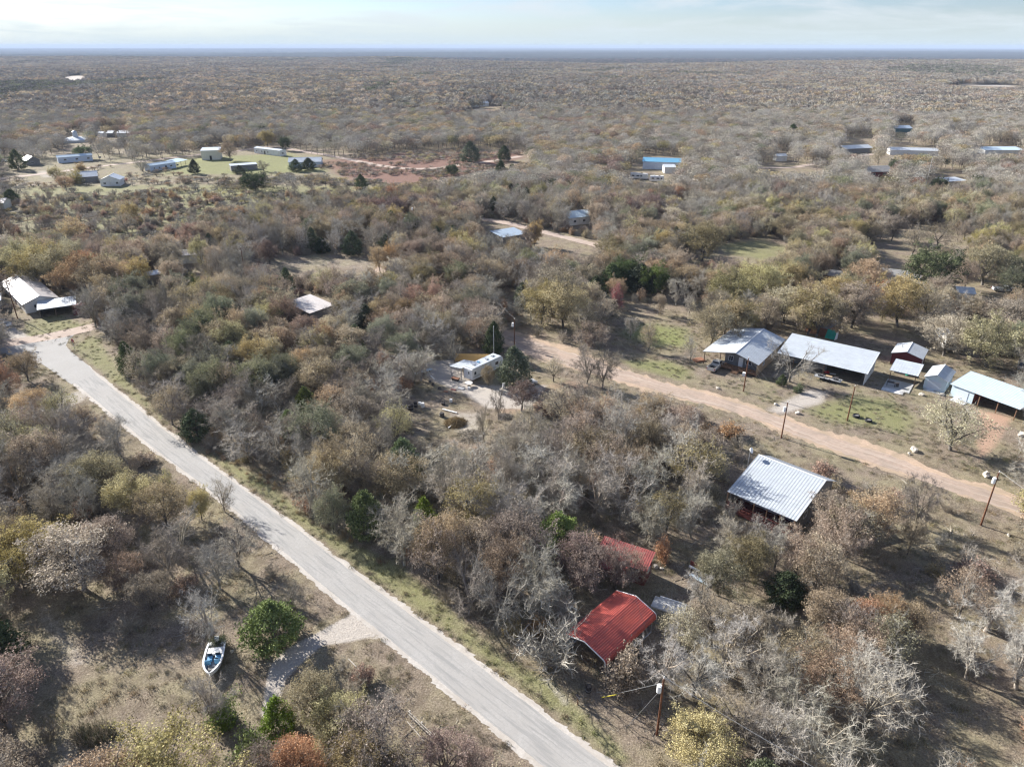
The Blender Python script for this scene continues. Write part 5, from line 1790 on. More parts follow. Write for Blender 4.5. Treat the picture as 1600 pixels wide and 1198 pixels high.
# ------------------------------------------------------------------ the red carport (rounded eaves, open sides)
rA, rB = Vector((10.15, 56.25, 0)), Vector((16.45, 62.85, 0))
f_ = Local(rA, rB); Lc = f_.L; Wc = 5.5
root = empty('carport', (rA.x, rA.y, 0), f_.rz, 'open sided red metal carport with rounded eaves and white end trim', 'carport')
he, hr = 2.5, 3.35
prof = [(-.16, 1.75), (-.16, 2.2), (-.08, 2.42), (.10, 2.56), (Wc / 2, hr), (Wc - .10, 2.56), (Wc + .08, 2.42), (Wc + .16, 2.2), (Wc + .16, 1.9)]
rb = MB()
nP = len(prof)
vs = [(x, y, z) for x in (-.3, Lc + .3) for y, z in prof] + [(x, y + (.04 if y < 1 else -.04 if y > Wc - 1 else 0), z - .05) for x in (-.3, Lc + .3) for y, z in prof]
fs = []
for i in range(nP - 1):
    fs += [(i, i + nP, i + nP + 1, i + 1), (i + 2 * nP, i + 1 + 2 * nP, i + nP + 1 + 2 * nP, i + nP + 2 * nP)]
for e_ in (0, nP):
    for i in range(nP - 1):
        a, b_2 = e_ + i, e_ + i + 1
        fs.append((a, b_2, b_2 + 2 * nP, a + 2 * nP) if e_ == 0 else (b_2, a, a + 2 * nP, b_2 + 2 * nP))
fs += [(0, 2 * nP, 3 * nP, nP), (nP - 1, 2 * nP - 1, 4 * nP - 1, 3 * nP - 1)]
rb.add(vs, fs)
ro = rb.build('roof', R_RED, root)
rr_ = MB()      # horizontal ribs, running the length of the carport
for i in range(nP - 1):
    (y0, z0), (y1, z1) = prof[i], prof[i + 1]
    seg = math.hypot(y1 - y0, z1 - z0)
    k = max(1, int(seg / .24))
    nv = Vector((0, -(z1 - z0), (y1 - y0))).normalized()
    for j in range(k):
        t = (j + .5) / k
        y, z = y0 + (y1 - y0) * t, z0 + (z1 - z0) * t
        a = Vector((-.3, y, z)) + nv * .022; c = Vector((Lc + .3, y, z)) + nv * .022
        rr_.bar(a, c, .07, .09)
s_ = rr_.build('roof_ribs', R_RED, ro); s_['kind'] = 'stuff'
for xe in (-.34, Lc + .34):
    tb = MB()
    for i in range(nP - 1):
        tb.bar((xe, prof[i][0], prof[i][1] + .03), (xe, prof[i + 1][0], prof[i + 1][1] + .03), .09, .09)
    tb.build('end_trim', TRIM, ro)
for i in range(6):
    for y in (.0, Wc):
        x = .2 + (Lc - .4) * i / 5
        MB().box(x - .04, x + .04, y - .04, y + .04, 0, 2.42).build('post', TRIMG, root)
for y in (0, Wc):
    MB().box(.1, Lc - .1, y - .05, y + .05, .0, .08).build('base_rail', TRIMG, root)
for x, dx_ in ((.2, .7), (Lc - .2, -.7)):
    for y in (0, Wc):
        MB().bar((x, y, 1.6), (x + dx_, y, 2.4), .06).build('brace', TRIMG, root)

# red shed behind it, two levels of red roof
b1 = building('shed', 'small dark red shed with red sheet roof half hidden behind a bare oak', 'shed', (11.1, 73.7), (16.8, 70.6), 2.9, 2.5, 'shed', .65, .22, W_RED, R_REDOLD, rib=.28, rib_w=.10, doors=[('F', 2.6, .9, 2.0, W_DRED)], windows=[('R', 1.2, 1.1, .8, .7)])
b1['category'] = 'shed'
MB().slab([(-.5, -1.6, 2.05), (4.4, -1.6, 2.05), (4.4, -.25, 2.35), (-.5, -.25, 2.35)], .06).build('porch_roof', R_REDOLD, b1)
for x in (.0, 4.1): MB().box(x - .05, x + .05, -1.5, -1.4, 0, 2.0).build('post', W_WOOD, b1)

# concrete slab with a board edge
sl = empty('concrete_slab', (17.0, 66.8, 0), math.atan2(65.2 - 66.8, 20.2 - 17.0), 'stained grey concrete slab with a pale raised kerb beside the carport', 'concrete slab')
MB().box(0, 3.6, 0, 2.0, 0, .22).build('slab', PALE, sl)
MB().box(.6, 3.9, 2.0, 2.18, 0, .34).build('kerb', TRIM, sl)
MB().box(3.6, 3.95, .3, 2.0, 0, .26).build('kerb', TRIM, sl)

# sheet stack and rail of white timber
bn = empty('sheet_stack', (22.9, 72.3, 0), math.atan2(70.4 - 72.3, 24.8 - 22.9), 'pale blue metal sheets lying flat on the ground', 'metal sheets')
MB().slab([(0, 0, .30), (2.6, 0, .30), (2.6, .6, .34), (0, .55, .34)], .05).build('sheet', R_BLUE, bn)
MB().slab([(.3, .05, .36), (2.3, .1, .38), (2.3, .62, .42), (.3, .62, .40)], .04).build('sheet', R_BLUE, bn)
for x in (.4, 2.1): MB().box(x, x + .12, 0, .6, 0, .24).build('block', W_WOOD, bn)
wb = empty('timber_rail', (23.2, 73.8, 0), math.atan2(71.2 - 73.8, 25.9 - 23.2), 'long white timber beside the pale blue metal sheets', 'timber')
MB().box(0, 3.9, 0, .22, .35, .60).build('beam', TRIM, wb)
for x in (.3, 1.9, 3.4): MB().box(x, x + .12, .03, .17, 0, .35).build('leg', W_WOOD, wb)
rdk = empty('low_red_screen', (23.6, 74.6, 0), math.atan2(71.9 - 74.6, 26.6 - 23.6), 'low dark red board screen behind the long white timber', 'screen')
for i in range(16): MB().box(i * .25, i * .25 + .23, 0, .05, .05, .75).build('board', W_RED, rdk)
for i in (0, 2, 3.95): MB().box(i, i + .08, .05, .13, 0, .8).build('post', W_WOOD, rdk)

# ------------------------------------------------------------------ white striped roof house in the woods
wA, wB = Vector((32.0, 87.0, 0)), Vector((39.0, 80.3, 0))
wh = building('striped_roof_house', 'wooden house under a white standing seam metal roof with dark red porch', 'house', wA, wB, 13.2, 3.3, 'gx', 2.2, .35, W_GREY, R_WHITE, ry=.66, seam=SEAM,
              sides='BLR', rib=.42, rib_w=.06, windows=[('R', 3.2, 1.6, 1.1, 1.1), ('R', 7.0, 1.6, 1.1, 1.1)])
Lh = wh['local_len']
MB().box(.15, Lh - .15, 2.6, 2.72, .9, 3.9).build('front_wall', W_WHITE, wh)
window(wh, 'F', 1.4, 1.9, 1.2, 1.0, Lh, 13.2).location.y = 2.595
window(wh, 'F', 6.8, 1.9, 1.2, 1.0, Lh, 13.2).location.y = 2.595
door(wh, 'F', 4.4, .95, 2.05, Lh, 13.2, TRIM, .9).location.y = 2.595
for i in range(33): MB().box(-.3 + i * (Lh + .6) / 33, -.3 + (i + .93) * (Lh + .6) / 33, -.5, 2.58, .80, .86).build('deck_board', W_DECK, wh)
for x in (-.2, Lh * .2, Lh * .4, Lh * .6, Lh * .8, Lh + .15):
    MB().box(x - .06, x + .06, -.42, -.30, 0, 3.12).build('post', W_WOOD, wh)
MB().box(-.3, Lh + .3, -.52, -.46, .25, .79).build('skirt_board', W_DECK, wh)
MB().box(-.3, Lh + .3, -.45, -.38, 1.66, 1.74).build('rail', W_DECK, wh)
for i in range(30): MB().box(-.25 + i * (Lh + .5) / 30, -.21 + i * (Lh + .5) / 30, -.43, -.40, .86, 1.66).build('baluster', W_DECK, wh)
dsh = empty('antenna', (36.3, 93.3, 0), .4, 'white dish aerial on a mast at the corner of the striped roof', 'aerial')
MB().tube([(0, 0, 0), (0, 0, 6.4)], .035, 6).build('mast', TRIMG, dsh)
md_ = MB(); md_.tube([(0, 0, 6.4), (.05, -.1, 6.5), (.1, -.2, 6.55)], [.08, .35, .45], 12); md_.build('dish', TRIM, dsh)

# ------------------------------------------------------------------ porch house with the double roof, by the dirt road
hA, hB = Vector((41.3, 140.6, 0)), Vector((50.6, 133.7, 0))
mh = building('porch_house', 'long white roofed house with a front deck and pickup parked under its eave', 'house', hA, hB, 17.0, 2.9, 'gy', 1.35, .3, W_TAN, R_WHITE, ry=.58, sides='BR', rib=.6, rib_w=.03,
              windows=[('R', 3.5, 1.3, 1.1, .9), ('R', 9.0, 1.3, 1.1, .9)], posts=[(.15, .1), (3.6, .1)])
Lm = mh['local_len']
MB().slab([(3.9, 2.2, 0), (Lm - .12, 2.2, 0), (Lm - .12, 2.2, 2.95), (3.9 + (Lm - 3.9) * .3, 2.2, 4.0), (3.9, 2.2, 3.6)], .1).build('front_wall', W_GREY, mh)
MB().box(3.9, 4.0, 2.3, 16.8, 0, 3.5).build('side_wall', W_GREY, mh)
window(mh, 'F', 4.7, 1.3, 1.0, 1.2, Lm, 17).location.y = 2.195
window(mh, 'F', 8.4, 1.3, 1.3, 1.1, Lm, 17).location.y = 2.195
door(mh, 'F', 6.9, .95, 2.05, Lm, 17, TRIM, .5).location.y = 2.195
MB().box(4.0, Lm, -.2, 2.18, .35, .5).build('deck', W_WOOD, mh)
for i in range(7): MB().box(4.0 + i * 1.25, 4.1 + i * 1.25, -.2, -.1, 0, 1.35).build('rail_post', W_WOOD, mh)
for x0, x1 in ((4.0, 6.4), (8.0, Lm)):
    MB().box(x0, x1, -.18, -.12, 1.27, 1.35).build('rail', W_WOOD, mh)
    MB().box(x0, x1, -.17, -.13, .55, .95).build('rail', W_WOOD, mh)
for i in range(3): MB().box(6.5, 7.9, -.5 - i * .35, -.2 - i * .35 + .04, 0, .38 - i * .12).build('step', W_WOOD, mh)
MB().box(9.0, 9.7, -1.0, -.4, 0, .7).build('cooler', TRIM, mh)

# long low pitch roof building next door
sA, sB = Vector((57.3, 140.35, 0)), Vector((71.2, 129.8, 0))
sh_ = building('long_white_shop', 'long workshop with a wide white metal roof open along its front', 'workshop', sA, sB, 8.6, 2.7, 'shed', 1.5, .35, W_WHITE, R_WHITE, sides='BR', rib=.45, rib_w=.02,
               windows=[('R', .9, 1.3, .9, .6), ('R', 3.2, 1.2, 1.4, 1.5), ('R', 5.8, 1.2, 1.4, 1.6)], posts=[(.1, .1), (3.2, .1), (6.4, .1), (9.4, .1)])
MB().box(.1, 9.4, 3.0, 3.12, 0, 3.1).build('inner_wall', W_GREY, sh_)
tr_ = empty('flatbed_trailer', (63.3, 134.3, 0), math.atan2(-9.4, 12.4), 'loaded steel utility trailer parked before the long workshop', 'trailer')
MB().box(0, 5.2, -1.6, 0, .5, .62).build('bed', TRIMG, tr_)
for x in np.linspace(0, 5.1, 6): MB().box(x, x + .07, -1.6, -1.53, .62, 1.25).build('stake', TRIMG, tr_)
MB().box(0, 5.2, -1.62, -1.56, 1.18, 1.26).build('side_rail', TRIMG, tr_)
for x in (2.0, 3.1): MB().tube([(x, -1.85, .36), (x, -1.62, .36)], .36, 14).build('wheel', RUBBER, tr_)
for x, y, w, hh in ((.6, -1.1, 1.0, .5), (2.0, -.9, 1.3, .35), (3.7, -1.2, .9, .6)): MB().box(x, x + w, y, y + .6, .62, .62 + hh).build('load', W_PLY if w > 1 else CHAR, tr_, bevel=.05)

# dark red shed
rs = building('dark_red_shed', 'dark red shed with a galvanised gable roof behind the carport canopy', 'shed', (81.6, 140.4), (86.2, 137.0), 6.2, 2.7, 'gy', .85, .25, W_DRED, R_GALV, ry=.45, rib=.35, rib_w=.04, doors=[('R', 2.0, 1.2, 2.1, TRIM)], chimney=(1.2, 3.4))
# open canopy with slab
cn_ = building('canopy', 'open white metal canopy over a paved patio', 'canopy', (77.1, 131.6), (80.9, 128.8), 5.6, 2.6, 'shed', .35, .25, W_GREY, R_WHITE, sides='B', rib=.5, rib_w=.02, posts=[(.05, .05), (4.6, .05)])
ps = empty('patio_slab', (74.6, 128.8, 0), math.atan2(-2.9, 3.9), 'pale patio slab in front of the open canopy', 'patio')
MB().box(0, 4.8, 0, 5.2, 0, .12).build('slab', CONC, ps)
MB().box(0, 3.9, -1.6, -.02, 0, .16).build('ramp', PALE, ps)
tb_ = empty('grill_table', (75.6, 129.4, .12), -.5, 'dark grill table standing on the patio slab', 'table')
MB().box(0, 1.6, 0, .7, .75, .85).build('table_top', CHAR, tb_)
for x, y in ((.05, .05), (1.45, .05), (.05, .58), (1.45, .58)): MB().box(x, x + .08, y, y + .08, 0, .75).build('leg', CHAR, tb_)
MB().box(1.65, 2.2, .0, .6, .2, .95).build('firebox', CHAR, tb_)
# pale blue garage
gg = building('garage', 'small pale blue garage with a white gable roof beside the blue barn', 'garage', (82.5, 128.5), (85.4, 126.0), 6.4, 2.6, 'gy', .85, .25, W_LBLUE, R_WHITE, ry=.48, rib=.5, rib_w=.02, doors=[('F', .6, 2.4, 2.1, W_BLUE)], windows=[('R', 1.5, 1.3, .9, .8)])
MB().box(.3, 3.6, -1.0, -.02, 0, .1).build('threshold', PALE, gg)
# blue barn
bb = building('barn', 'light blue metal barn with an open bay on red earth', 'barn', (85.9, 124.9), (92.2, 114.7), 6.2, 2.6, 'shed', 1.0, .35, W_LBLUE, R_BLUE, sides='B', rib=.5, rib_w=.03, posts=[(5.2, .1), (8.5, .1), (11.7, .1)])
MB().box(0, 4.2, 0, .1, 0, 2.6).build('front_wall', W_LBLUE, bb)
MB().box(0, .1, .1, 6.0, 0, 2.7).build('side_wall', W_LBLUE, bb)
MB().box(1.2, 3.2, -.06, -.003, 0, 2.1).build('door', W_BLUE, bb)
MB().box(4.1, 4.2, .1, 6.0, 0, 2.7).build('partition', W_RED, bb)
MB().box(.9, 3.6, -1.7, -.02, 0, .12).build('ramp', PALE, bb)

# ------------------------------------------------------------------ low house at the junction
jA, jB = Vector((-141.4, 189.9, 0)), Vector((-124.2, 171.9, 0))
jh = building('low_house', 'long low house with a rust streaked white metal roof at the road junction', 'house', jA, jB, 7.5, 2.7, 'gx', 1.3, .5, W_WHITE, R_RUST, rib=.6, rib_w=.03, sides='FBLR',
              windows=[('F', 4, 1.0, 1.3, 1.0), ('F', 10, 1.0, 1.3, 1.0), ('F', 17, 1.0, 1.5, 1.0), ('R', 2, 1.0, 1.2, 1.0)], doors=[('F', 13.5, .95, 2.05, W_DRED)])
lt = building('lean_to', 'open lean-to shelter with a pale sheet roof against the low house', 'shelter', (-118.6, 168.6), (-111.6, 172.6), 6.0, 2.3, 'shed', .4, .3, W_GREY, R_WHITE, sides='BL', rib=.5, rib_w=.02, posts=[(.1, .1), (3.5, .1), (7.2, .1)])
rsd = building('tool_shed', 'tiny faded red tool shed at the end of the lean-to', 'shed', (-111.6, 171.6), (-109.2, 171.8), 2.6, 2.1, 'gy', .4, .08, W_RED, R_RED, rib=.4, doors=[('F', .7, 1.0, 1.7, W_DRED)])
MB().slab([(.0, -.9, .02), (2.0, -.9, .02), (2.0, -.05, 1.6), (.0, -.05, 1.6)], .04).build('leaning_panel', W_DRED, rsd)
cvA, cvB = px((-6, 477)), px((28, 472))
cv2 = building('porch_cover', 'white flat porch cover before the low house, crates beneath', 'shelter', (cvA.x, cvA.y - 6), (cvB.x, cvB.y - 6), 6, 2.4, 'shed', .25, .2, W_GREY, R_WHITE, sides='', rib=.5, rib_w=.02, posts=[(.1, .1), (4.5, .1)])

# ------------------------------------------------------------------ sheds and roofs in the middle woods
def by_px(pA, pB): return (tuple(px(pA)[:2]), tuple(px(pB)[:2]))


def simple(name, label, cat, pA, pB, Wd, h, **kw):
    a, b = by_px(pA, pB)
    return building(name, label, cat, a, b, Wd, h, **kw)


simple('dark_shed', 'dark weathered board shed standing alone behind orange oaks', 'shed', (235, 447), (256, 443), 3.4, 2.9, roof='shed', rise=.3, over=.12, wall=W_GREY, rm=R_GALV, rib=.5)
simple('arched_shed', 'small shed with a pale pointed front among grey trees', 'shed', (329, 416), (341, 413), 3.6, 1.9, roof='gy', rise=1.6, over=.2, wall=W_BLUE, rm=R_GREY, rib=0)
simple('long_pale_cabin', 'long cabin with a dirty white roof partly under bare crowns', 'cabin', (272, 414), (322, 410), 6, 2.7, roof='gx', rise=.9, wall=W_WHITE, rm=R_RUST, rib=.6)
simple('hidden_cabin', 'cabin with a dull white roof sunk deep in the grey woods', 'cabin', (452, 489), (487, 506), 6.4, 2.8, roof='shed', rise=.5, over=.35, wall=W_GREY, rm=R_RUST, rib=.6)
simple('blue_grey_cabin', 'cabin with a clean blue grey metal roof beside a dirt lot', 'cabin', (786, 383), (821, 377), 7.5, 2.7, roof='shed', rise=.6, over=.4, wall=W_GREY, rm=R_BLUEG, rib=.5, rib_w=.02)
simple('pale_blue_house', 'house with a white wall and shadow mottled pale blue roof', 'house', (889, 353), (926, 349), 9, 3.0, roof='gx', rise=1.5, over=.4, wall=W_WHITE, rm=R_BLUE, rib=.6, windows=[('F', 2, 1, 1.2, 1), ('F', 6, 1, 1.2, 1)])
simple('small_white_cabin', 'small cabin with a white roof against dark cedars', 'cabin', (632, 358), (646, 356), 5, 2.6, roof='gx', rise=.8, wall=W_WHITE, rm=R_WHITE, rib=.6)
simple('plywood_shack', 'narrow plywood shack with a pale roof above the tyre', 'shack', (686, 441), (701, 438), 3.0, 2.7, roof='shed', rise=.3, over=.2, wall=W_PLY, rm=R_WHITE, rib=0)
tl = simple('teal_house', 'teal house with a grey shingle roof behind a round green oak', 'house', (1364, 447), (1432, 456), 9, 2.6, roof='gx', rise=1.7, over=.4, wall=W_TEAL, rm=R_GREY, rib=0, windows=[('F', 1.6, 1.1, 2.2, 1.0), ('F', 7, 1.0, 1.3, 1.2), ('F', 11, 1.0, 1.3, 1.2)], doors=[('F', 9.2, 1.0, 2.1, TRIM)])
simple('brown_outbuilding', 'low red brown board outbuilding left of the teal house', 'outbuilding', (1284, 441), (1323, 447), 5, 2.3, roof='shed', rise=.4, over=.2, wall=W_RFENCE, rm=R_GREY, rib=0)
simple('white_stable', 'small white shed with a bright roof beside a dark board fence', 'shed', (1494, 470), (1520, 472), 5, 2.4, roof='gx', rise=.9, over=.25, wall=W_WHITE, rm=R_WHITE, rib=.5)
simple('tarp_shed', 'long low pale shed with a green tarpaulin over its open end', 'shed', (1258, 517), (1290, 528), 5.5, 2.3, roof='shed', rise=.4, over=.2, wall=W_RFENCE, rm=R_GREY, rib=0)
tp_ = px((1287, 527))
ttp = empty('tarpaulin', (tp_.x, tp_.y - .6, 0), -.7, 'bright green tarpaulin hung over the end of the low pale shed', 'tarpaulin')
MB().slab([(0, 0, .2), (2.2, 0, .2), (2.3, .3, 1.9), (1.8, .55, 2.35), (.2, .5, 2.3)], .04).build('sheet', GREENT, ttp)
MB().slab([(2.22, -.02, .1), (2.5, 1.2, .1), (2.5, 1.2, 2.2), (2.32, .3, 1.9)], .04).build('side_sheet', TRIM, ttp)

# ------------------------------------------------------------------ far mobile homes and barns (left)
simple('blue_mobile_home', 'far long pale blue mobile home beyond a yellow bush', 'mobile home', (92, 256), (146, 252), 5, 3.2, roof='gx', rise=.9, over=.3, wall=W_BLUE, rm=R_BLUE, rib=0, windows=[('F', 3, 1.2, 1.4, 1.0), ('F', 9, 1.2, 1.4, 1.0), ('F', 15, 1.2, 1.4, 1.0), ('F', 21, 1.2, 1.4, 1.0)])
simple('far_grey_house', 'far house with a pale gable behind a dark cedar', 'house', (44, 260), (64, 258), 8, 3, roof='gy', rise=1.8, over=.5, wall=W_GREY, rm=R_WHITE, rib=0, windows=[('F', 2, 1, 1.4, 1.1)])
simple('far_mobile_home_angled', 'far blue white mobile home set at an angle with a porch roof', 'mobile home', (236, 269), (276, 263), 5, 3.1, roof='gx', rise=.8, over=.3, wall=W_BLUE, rm=R_BLUE, rib=0, windows=[('F', 2, 1.1, .9, .9), ('F', 5, 1.1, .9, .9), ('F', 12, 1.1, 1.4, 1), ('F', 16, 1.1, 1.4, 1)], doors=[('F', 9, 1.0, 2.1, DARK)])
simple('far_porch', 'far porch roof attached to the angled mobile home', 'porch', (277, 262), (294, 258), 6, 2.7, roof='shed', rise=.7, over=.2, wall=W_GREY, rm=R_BLUE, rib=0, sides='', posts=[(.1, .1), (4, .1), (8, .1)])
simple('cream_barn', 'far tall cream box barn with a pale flat roof', 'barn', (316, 251), (345, 250), 11, 5.4, roof='shed', rise=.5, over=.25, wall=W_CREAM, rm=R_WHITE, rib=0, doors=[('F', 4.5, 1.2, 2.4, DARK)])
simple('white_mobile_home', 'far white single wide mobile home on green grass', 'mobile home', (398, 240), (438, 245), 5, 3.3, roof='gx', rise=.5, over=.15, wall=W_WHITE, rm=R_WHITE, rib=0, windows=[('F', 2, 1.2, 1.2, .9), ('F', 7, 1.2, 1.2, .9), ('F', 13, 1.2, 1.2, .9), ('R', 1.5, 1.2, 1.4, 1)], doors=[('F', 10, 1, 2.1, DARK)])
simple('hedge_cabin', 'far low grey cabin behind a clipped cedar hedge', 'cabin', (362, 268), (403, 265), 5, 2.8, roof='shed', rise=.3, over=.2, wall=W_GREY, rm=R_WHITE, rib=0)
simple('oak_shaded_house', 'far white and blue house behind two dark round oaks', 'house', (452, 262), (502, 261), 9, 2.9, roof='gx', rise=1.8, over=.4, wall=W_BLUE, rm=R_WHITE, rib=0, windows=[('F', 12, 1, 1.2, 1.0)])
simple('white_box_house', 'far white box house with dark arched opening and two windows', 'house', (158, 292), (189, 291), 8, 3.0, roof='gy', rise=1.9, over=.35, wall=W_WHITE, rm=R_WHITE, rib=0, windows=[('F', 1.4, .9, 1.2, 1.0), ('F', 7.0, .9, 1.2, 1.1)])
simple('white_gable_house', 'far white roofed house next to the white box house', 'house', (125, 287), (154, 285), 9, 3.0, roof='gx', rise=1.9, over=.4, wall=W_GREY, rm=R_WHITE, rib=0)
simple('edge_cabin', 'brown roofed cabin at the edge of the brushland', 'cabin', (-20, 329), (8, 328), 7, 2.8, roof='gx', rise=1.2, over=.4, wall=W_CREAM, rm=R_RUST, rib=0)
simple('far_white_shed', 'tiny white shed glimpsed under far grey trees', 'shed', (154, 216), (162, 216), 6, 3, roof='gx', rise=1, wall=W_WHITE, rm=R_WHITE, rib=0)
simple('far_white_barn', 'long white barn roof glimpsed beyond far grey trees', 'barn', (184, 215.5), (204, 215.5), 9, 3, roof='gx', rise=1.5, wall=W_WHITE, rm=R_WHITE, rib=0)
simple('far_pale_barn', 'pale barn between the tiny white shed and the long barn', 'barn', (168, 215.8), (177, 215.8), 8, 3, roof='gx', rise=1.5, wall=W_GREY, rm=R_WHITE, rib=0)
tk = px((120, 222))
tn_ = empty('water_tank', (tk.x, tk.y, float(height(tk.x, tk.y))), 0, 'far white domed tank with a small cap above a pale pad', 'tank')
MB().tube([(0, 0, 0), (0, 0, 1.6), (0, 0, 2.2), (0, 0, 3.2), (0, 0, 6.4)], [10.5, 10.5, 8.0, 1.7, 1.6], 20).build('body', R_WHITE, tn_)
MB().tube([(0, 0, 6.4), (0, 0, 7.4)], [1.7, .4], 14).build('cap', R_WHITE, tn_)
# right hand far roofs
simple('blue_shop', 'long white shop with a bright blue roof deep among the trees', 'workshop', (1004, 264), (1062, 266), 8, 4.2, roof='gx', rise=1.6, over=.4, wall=W_BLUE, rm=R_CYAN, rib=0, windows=[('F', 18, 1.6, 1.2, 1.0), ('F', 22, 1.6, 1.2, 1.0)])
simple('pale_annex', 'small pale annex in front of the blue roofed shop', 'annex', (1038, 271), (1056, 271), 6, 3.2, roof='shed', rise=.6, over=.2, wall=W_WHITE, rm=R_WHITE, rib=0)
simple('grey_far_house', 'far house with a grey roof beside a red oak', 'house', (1354, 277), (1394, 276), 11, 2.8, roof='gx', rise=2.0, over=.4, wall=W_RED, rm=R_GREY, rib=0, windows=[('F', 3, 1, 1.6, 1.1), ('F', 9, 1, 1.6, 1.1)])
simple('long_white_hall', 'far long white roof in a gap of the tan woods', 'hall', (1390, 242), (1465, 244), 8, 3.0, roof='gx', rise=1.2, over=.3, wall=W_WHITE, rm=R_WHITE, rib=0)
simple('far_carport', 'far pale carport roof beside a red car', 'carport', (1478, 292), (1508, 290), 7, 2.6, roof='shed', rise=.5, over=.3, wall=W_GREY, rm=R_WHITE, rib=0, sides='', posts=[(.2, .2), (4, .2), (8.5, .2)])
simple('wide_far_shed', 'far wide pale blue roof under bare tree trunks', 'barn', (1538, 242), (1600, 242), 10, 2.8, roof='shed', rise=.8, over=.3, wall=W_WHITE, rm=R_BLUE, rib=0)
simple('dark_far_house', 'far dark house with a blue grey roof among olive oaks', 'house', (1398, 208), (1424, 208), 12, 3, roof='gx', rise=1.6, over=.4, wall=W_TEAL, rm=R_BLUEG, rib=0)
simple('far_white_box', 'small white box house left of a dark cedar in the far woods', 'house', (1213, 252), (1229, 252), 6, 3, roof='gx', rise=1, over=.2, wall=W_WHITE, rm=R_WHITE, rib=0)
simple('shaded_far_house', 'far pale roofed house in deep shade of a grove', 'house', (1320, 240), (1362, 238), 10, 2.8, roof='gx', rise=1.4, over=.4, wall=W_GREY, rm=R_WHITE, rib=0)
simple('far_north_cabin', 'pale cabin roof far up in the mixed woods', 'cabin', (735, 172), (764, 171), 10, 3.4, roof='gx', rise=1.6, over=.4, wall=W_WHITE, rm=R_WHITE, rib=0)
simple('far_field_house', 'tiny pale house at the far edge of the mixed woods', 'house', (1484, 206), (1500, 206), 9, 3, roof='gx', rise=1.6, over=.4, wall=W_WHITE, rm=R_WHITE, rib=0)
simple('far_lane_house', 'pale roof between bare trees beside a narrow far lane', 'house', (1233, 364), (1262, 372), 7, 2.7, roof='gx', rise=1.2, over=.3, wall=W_WHITE, rm=R_RUST, rib=0)
# ------------------------------------------------------------------ vehicles
def wheel(root, x, y, r=.36, w=.24, s=1):
    t = MB().tube([(x, y - w / 2, r), (x, y + w / 2, r)], r, 16).build('wheel', RUBBER, root)
    MB().tube([(x, y - w / 2 - .01, r), (x, y + w / 2 + .01, r)], r * .58, 12).build('rim', CHROME, t)


def extrude_profile(pts, y0, y1, inset=0.0, top_from=None):
    """side outline (x,z) given a width; points above top_from lean inwards"""
    mb = MB()
    n_ = len(pts)
    def yy(z, y, sgn): return y + (sgn * inset if top_from is not None and z > top_from else 0)
    vs = [(x, yy(z, y0, 1), z) for x, z in pts] + [(x, yy(z, y1, -1), z) for x, z in pts]
    fs = [tuple(reversed(range(n_))), tuple(range(n_, 2 * n_))] + [(i, (i + 1) % n_, (i + 1) % n_ + n_, i + n_) for i in range(n_)]
    mb.add(vs, fs)
    return mb


def pickup(pos, rz, label, paint):
    r = empty('pickup_truck', (pos[0], pos[1], float(height(pos[0], pos[1]))), rz, label, 'pickup truck')
    W_ = .95
    body = extrude_profile([(-2.75, .45), (2.7, .45), (2.8, .75), (2.7, 1.05), (1.35, 1.15), (-.25, 1.15), (-.28, .62), (-2.75, .62)], -W_, W_)
    body.build('body', paint, r, bevel=.04)
    for s in (-1, 1): MB().box(-2.75, -.3, s * W_ - (.1 if s > 0 else 0), s * W_ + (.1 if s < 0 else 0), .63, 1.12).build('bed_side', paint, r, bevel=.02)
    tg = MB().box(-2.80, -2.70, -W_ + .1, W_ - .1, .62, 1.12).build('tailgate', paint, r)
    MB().box(-2.68, -.32, -W_ + .1, W_ - .1, .63, .66).build('bed_floor', CHAR, r)
    extrude_profile([(-.25, 1.16), (1.35, 1.16), (.75, 1.72), (-.12, 1.74)], -.86, .86, .12, 1.4).build('cab', paint, r, bevel=.03)
    MB().slab([(1.30, -.72, 1.22), (1.30, .72, 1.22), (.84, .62, 1.66), (.84, -.62, 1.66)], .03).build('windscreen', GLASS, r)
    MB().slab([(-.30, .70, 1.22), (-.30, -.70, 1.22), (-.18, -.62, 1.66), (-.18, .62, 1.66)], .03).build('rear_window', GLASS, r)
    for s in (-1, 1):
        q = [(-.1, s * .885, 1.24), (1.1, s * .885, 1.24), (.72, s * .80, 1.62), (-.05, s * .80, 1.62)]
        MB().slab(q if s < 0 else q[::-1], .02).build('side_window', GLASS, r)
        MB().box(2.66, 2.79, s * .75 - .16, s * .75 + .16, .78, .95).build('headlight', LAMP, r)
        MB().box(-2.83, -2.80, s * .84 - .08, s * .84 + .08, .7, 1.0).build('tail_light', REDP, r)
        for x in (-1.75, 1.85): wheel(r, x, s * .86)
    MB().box(-2.95, -2.80, -.85, .85, .45, .60).build('bumper', CHROME, r)
    return r


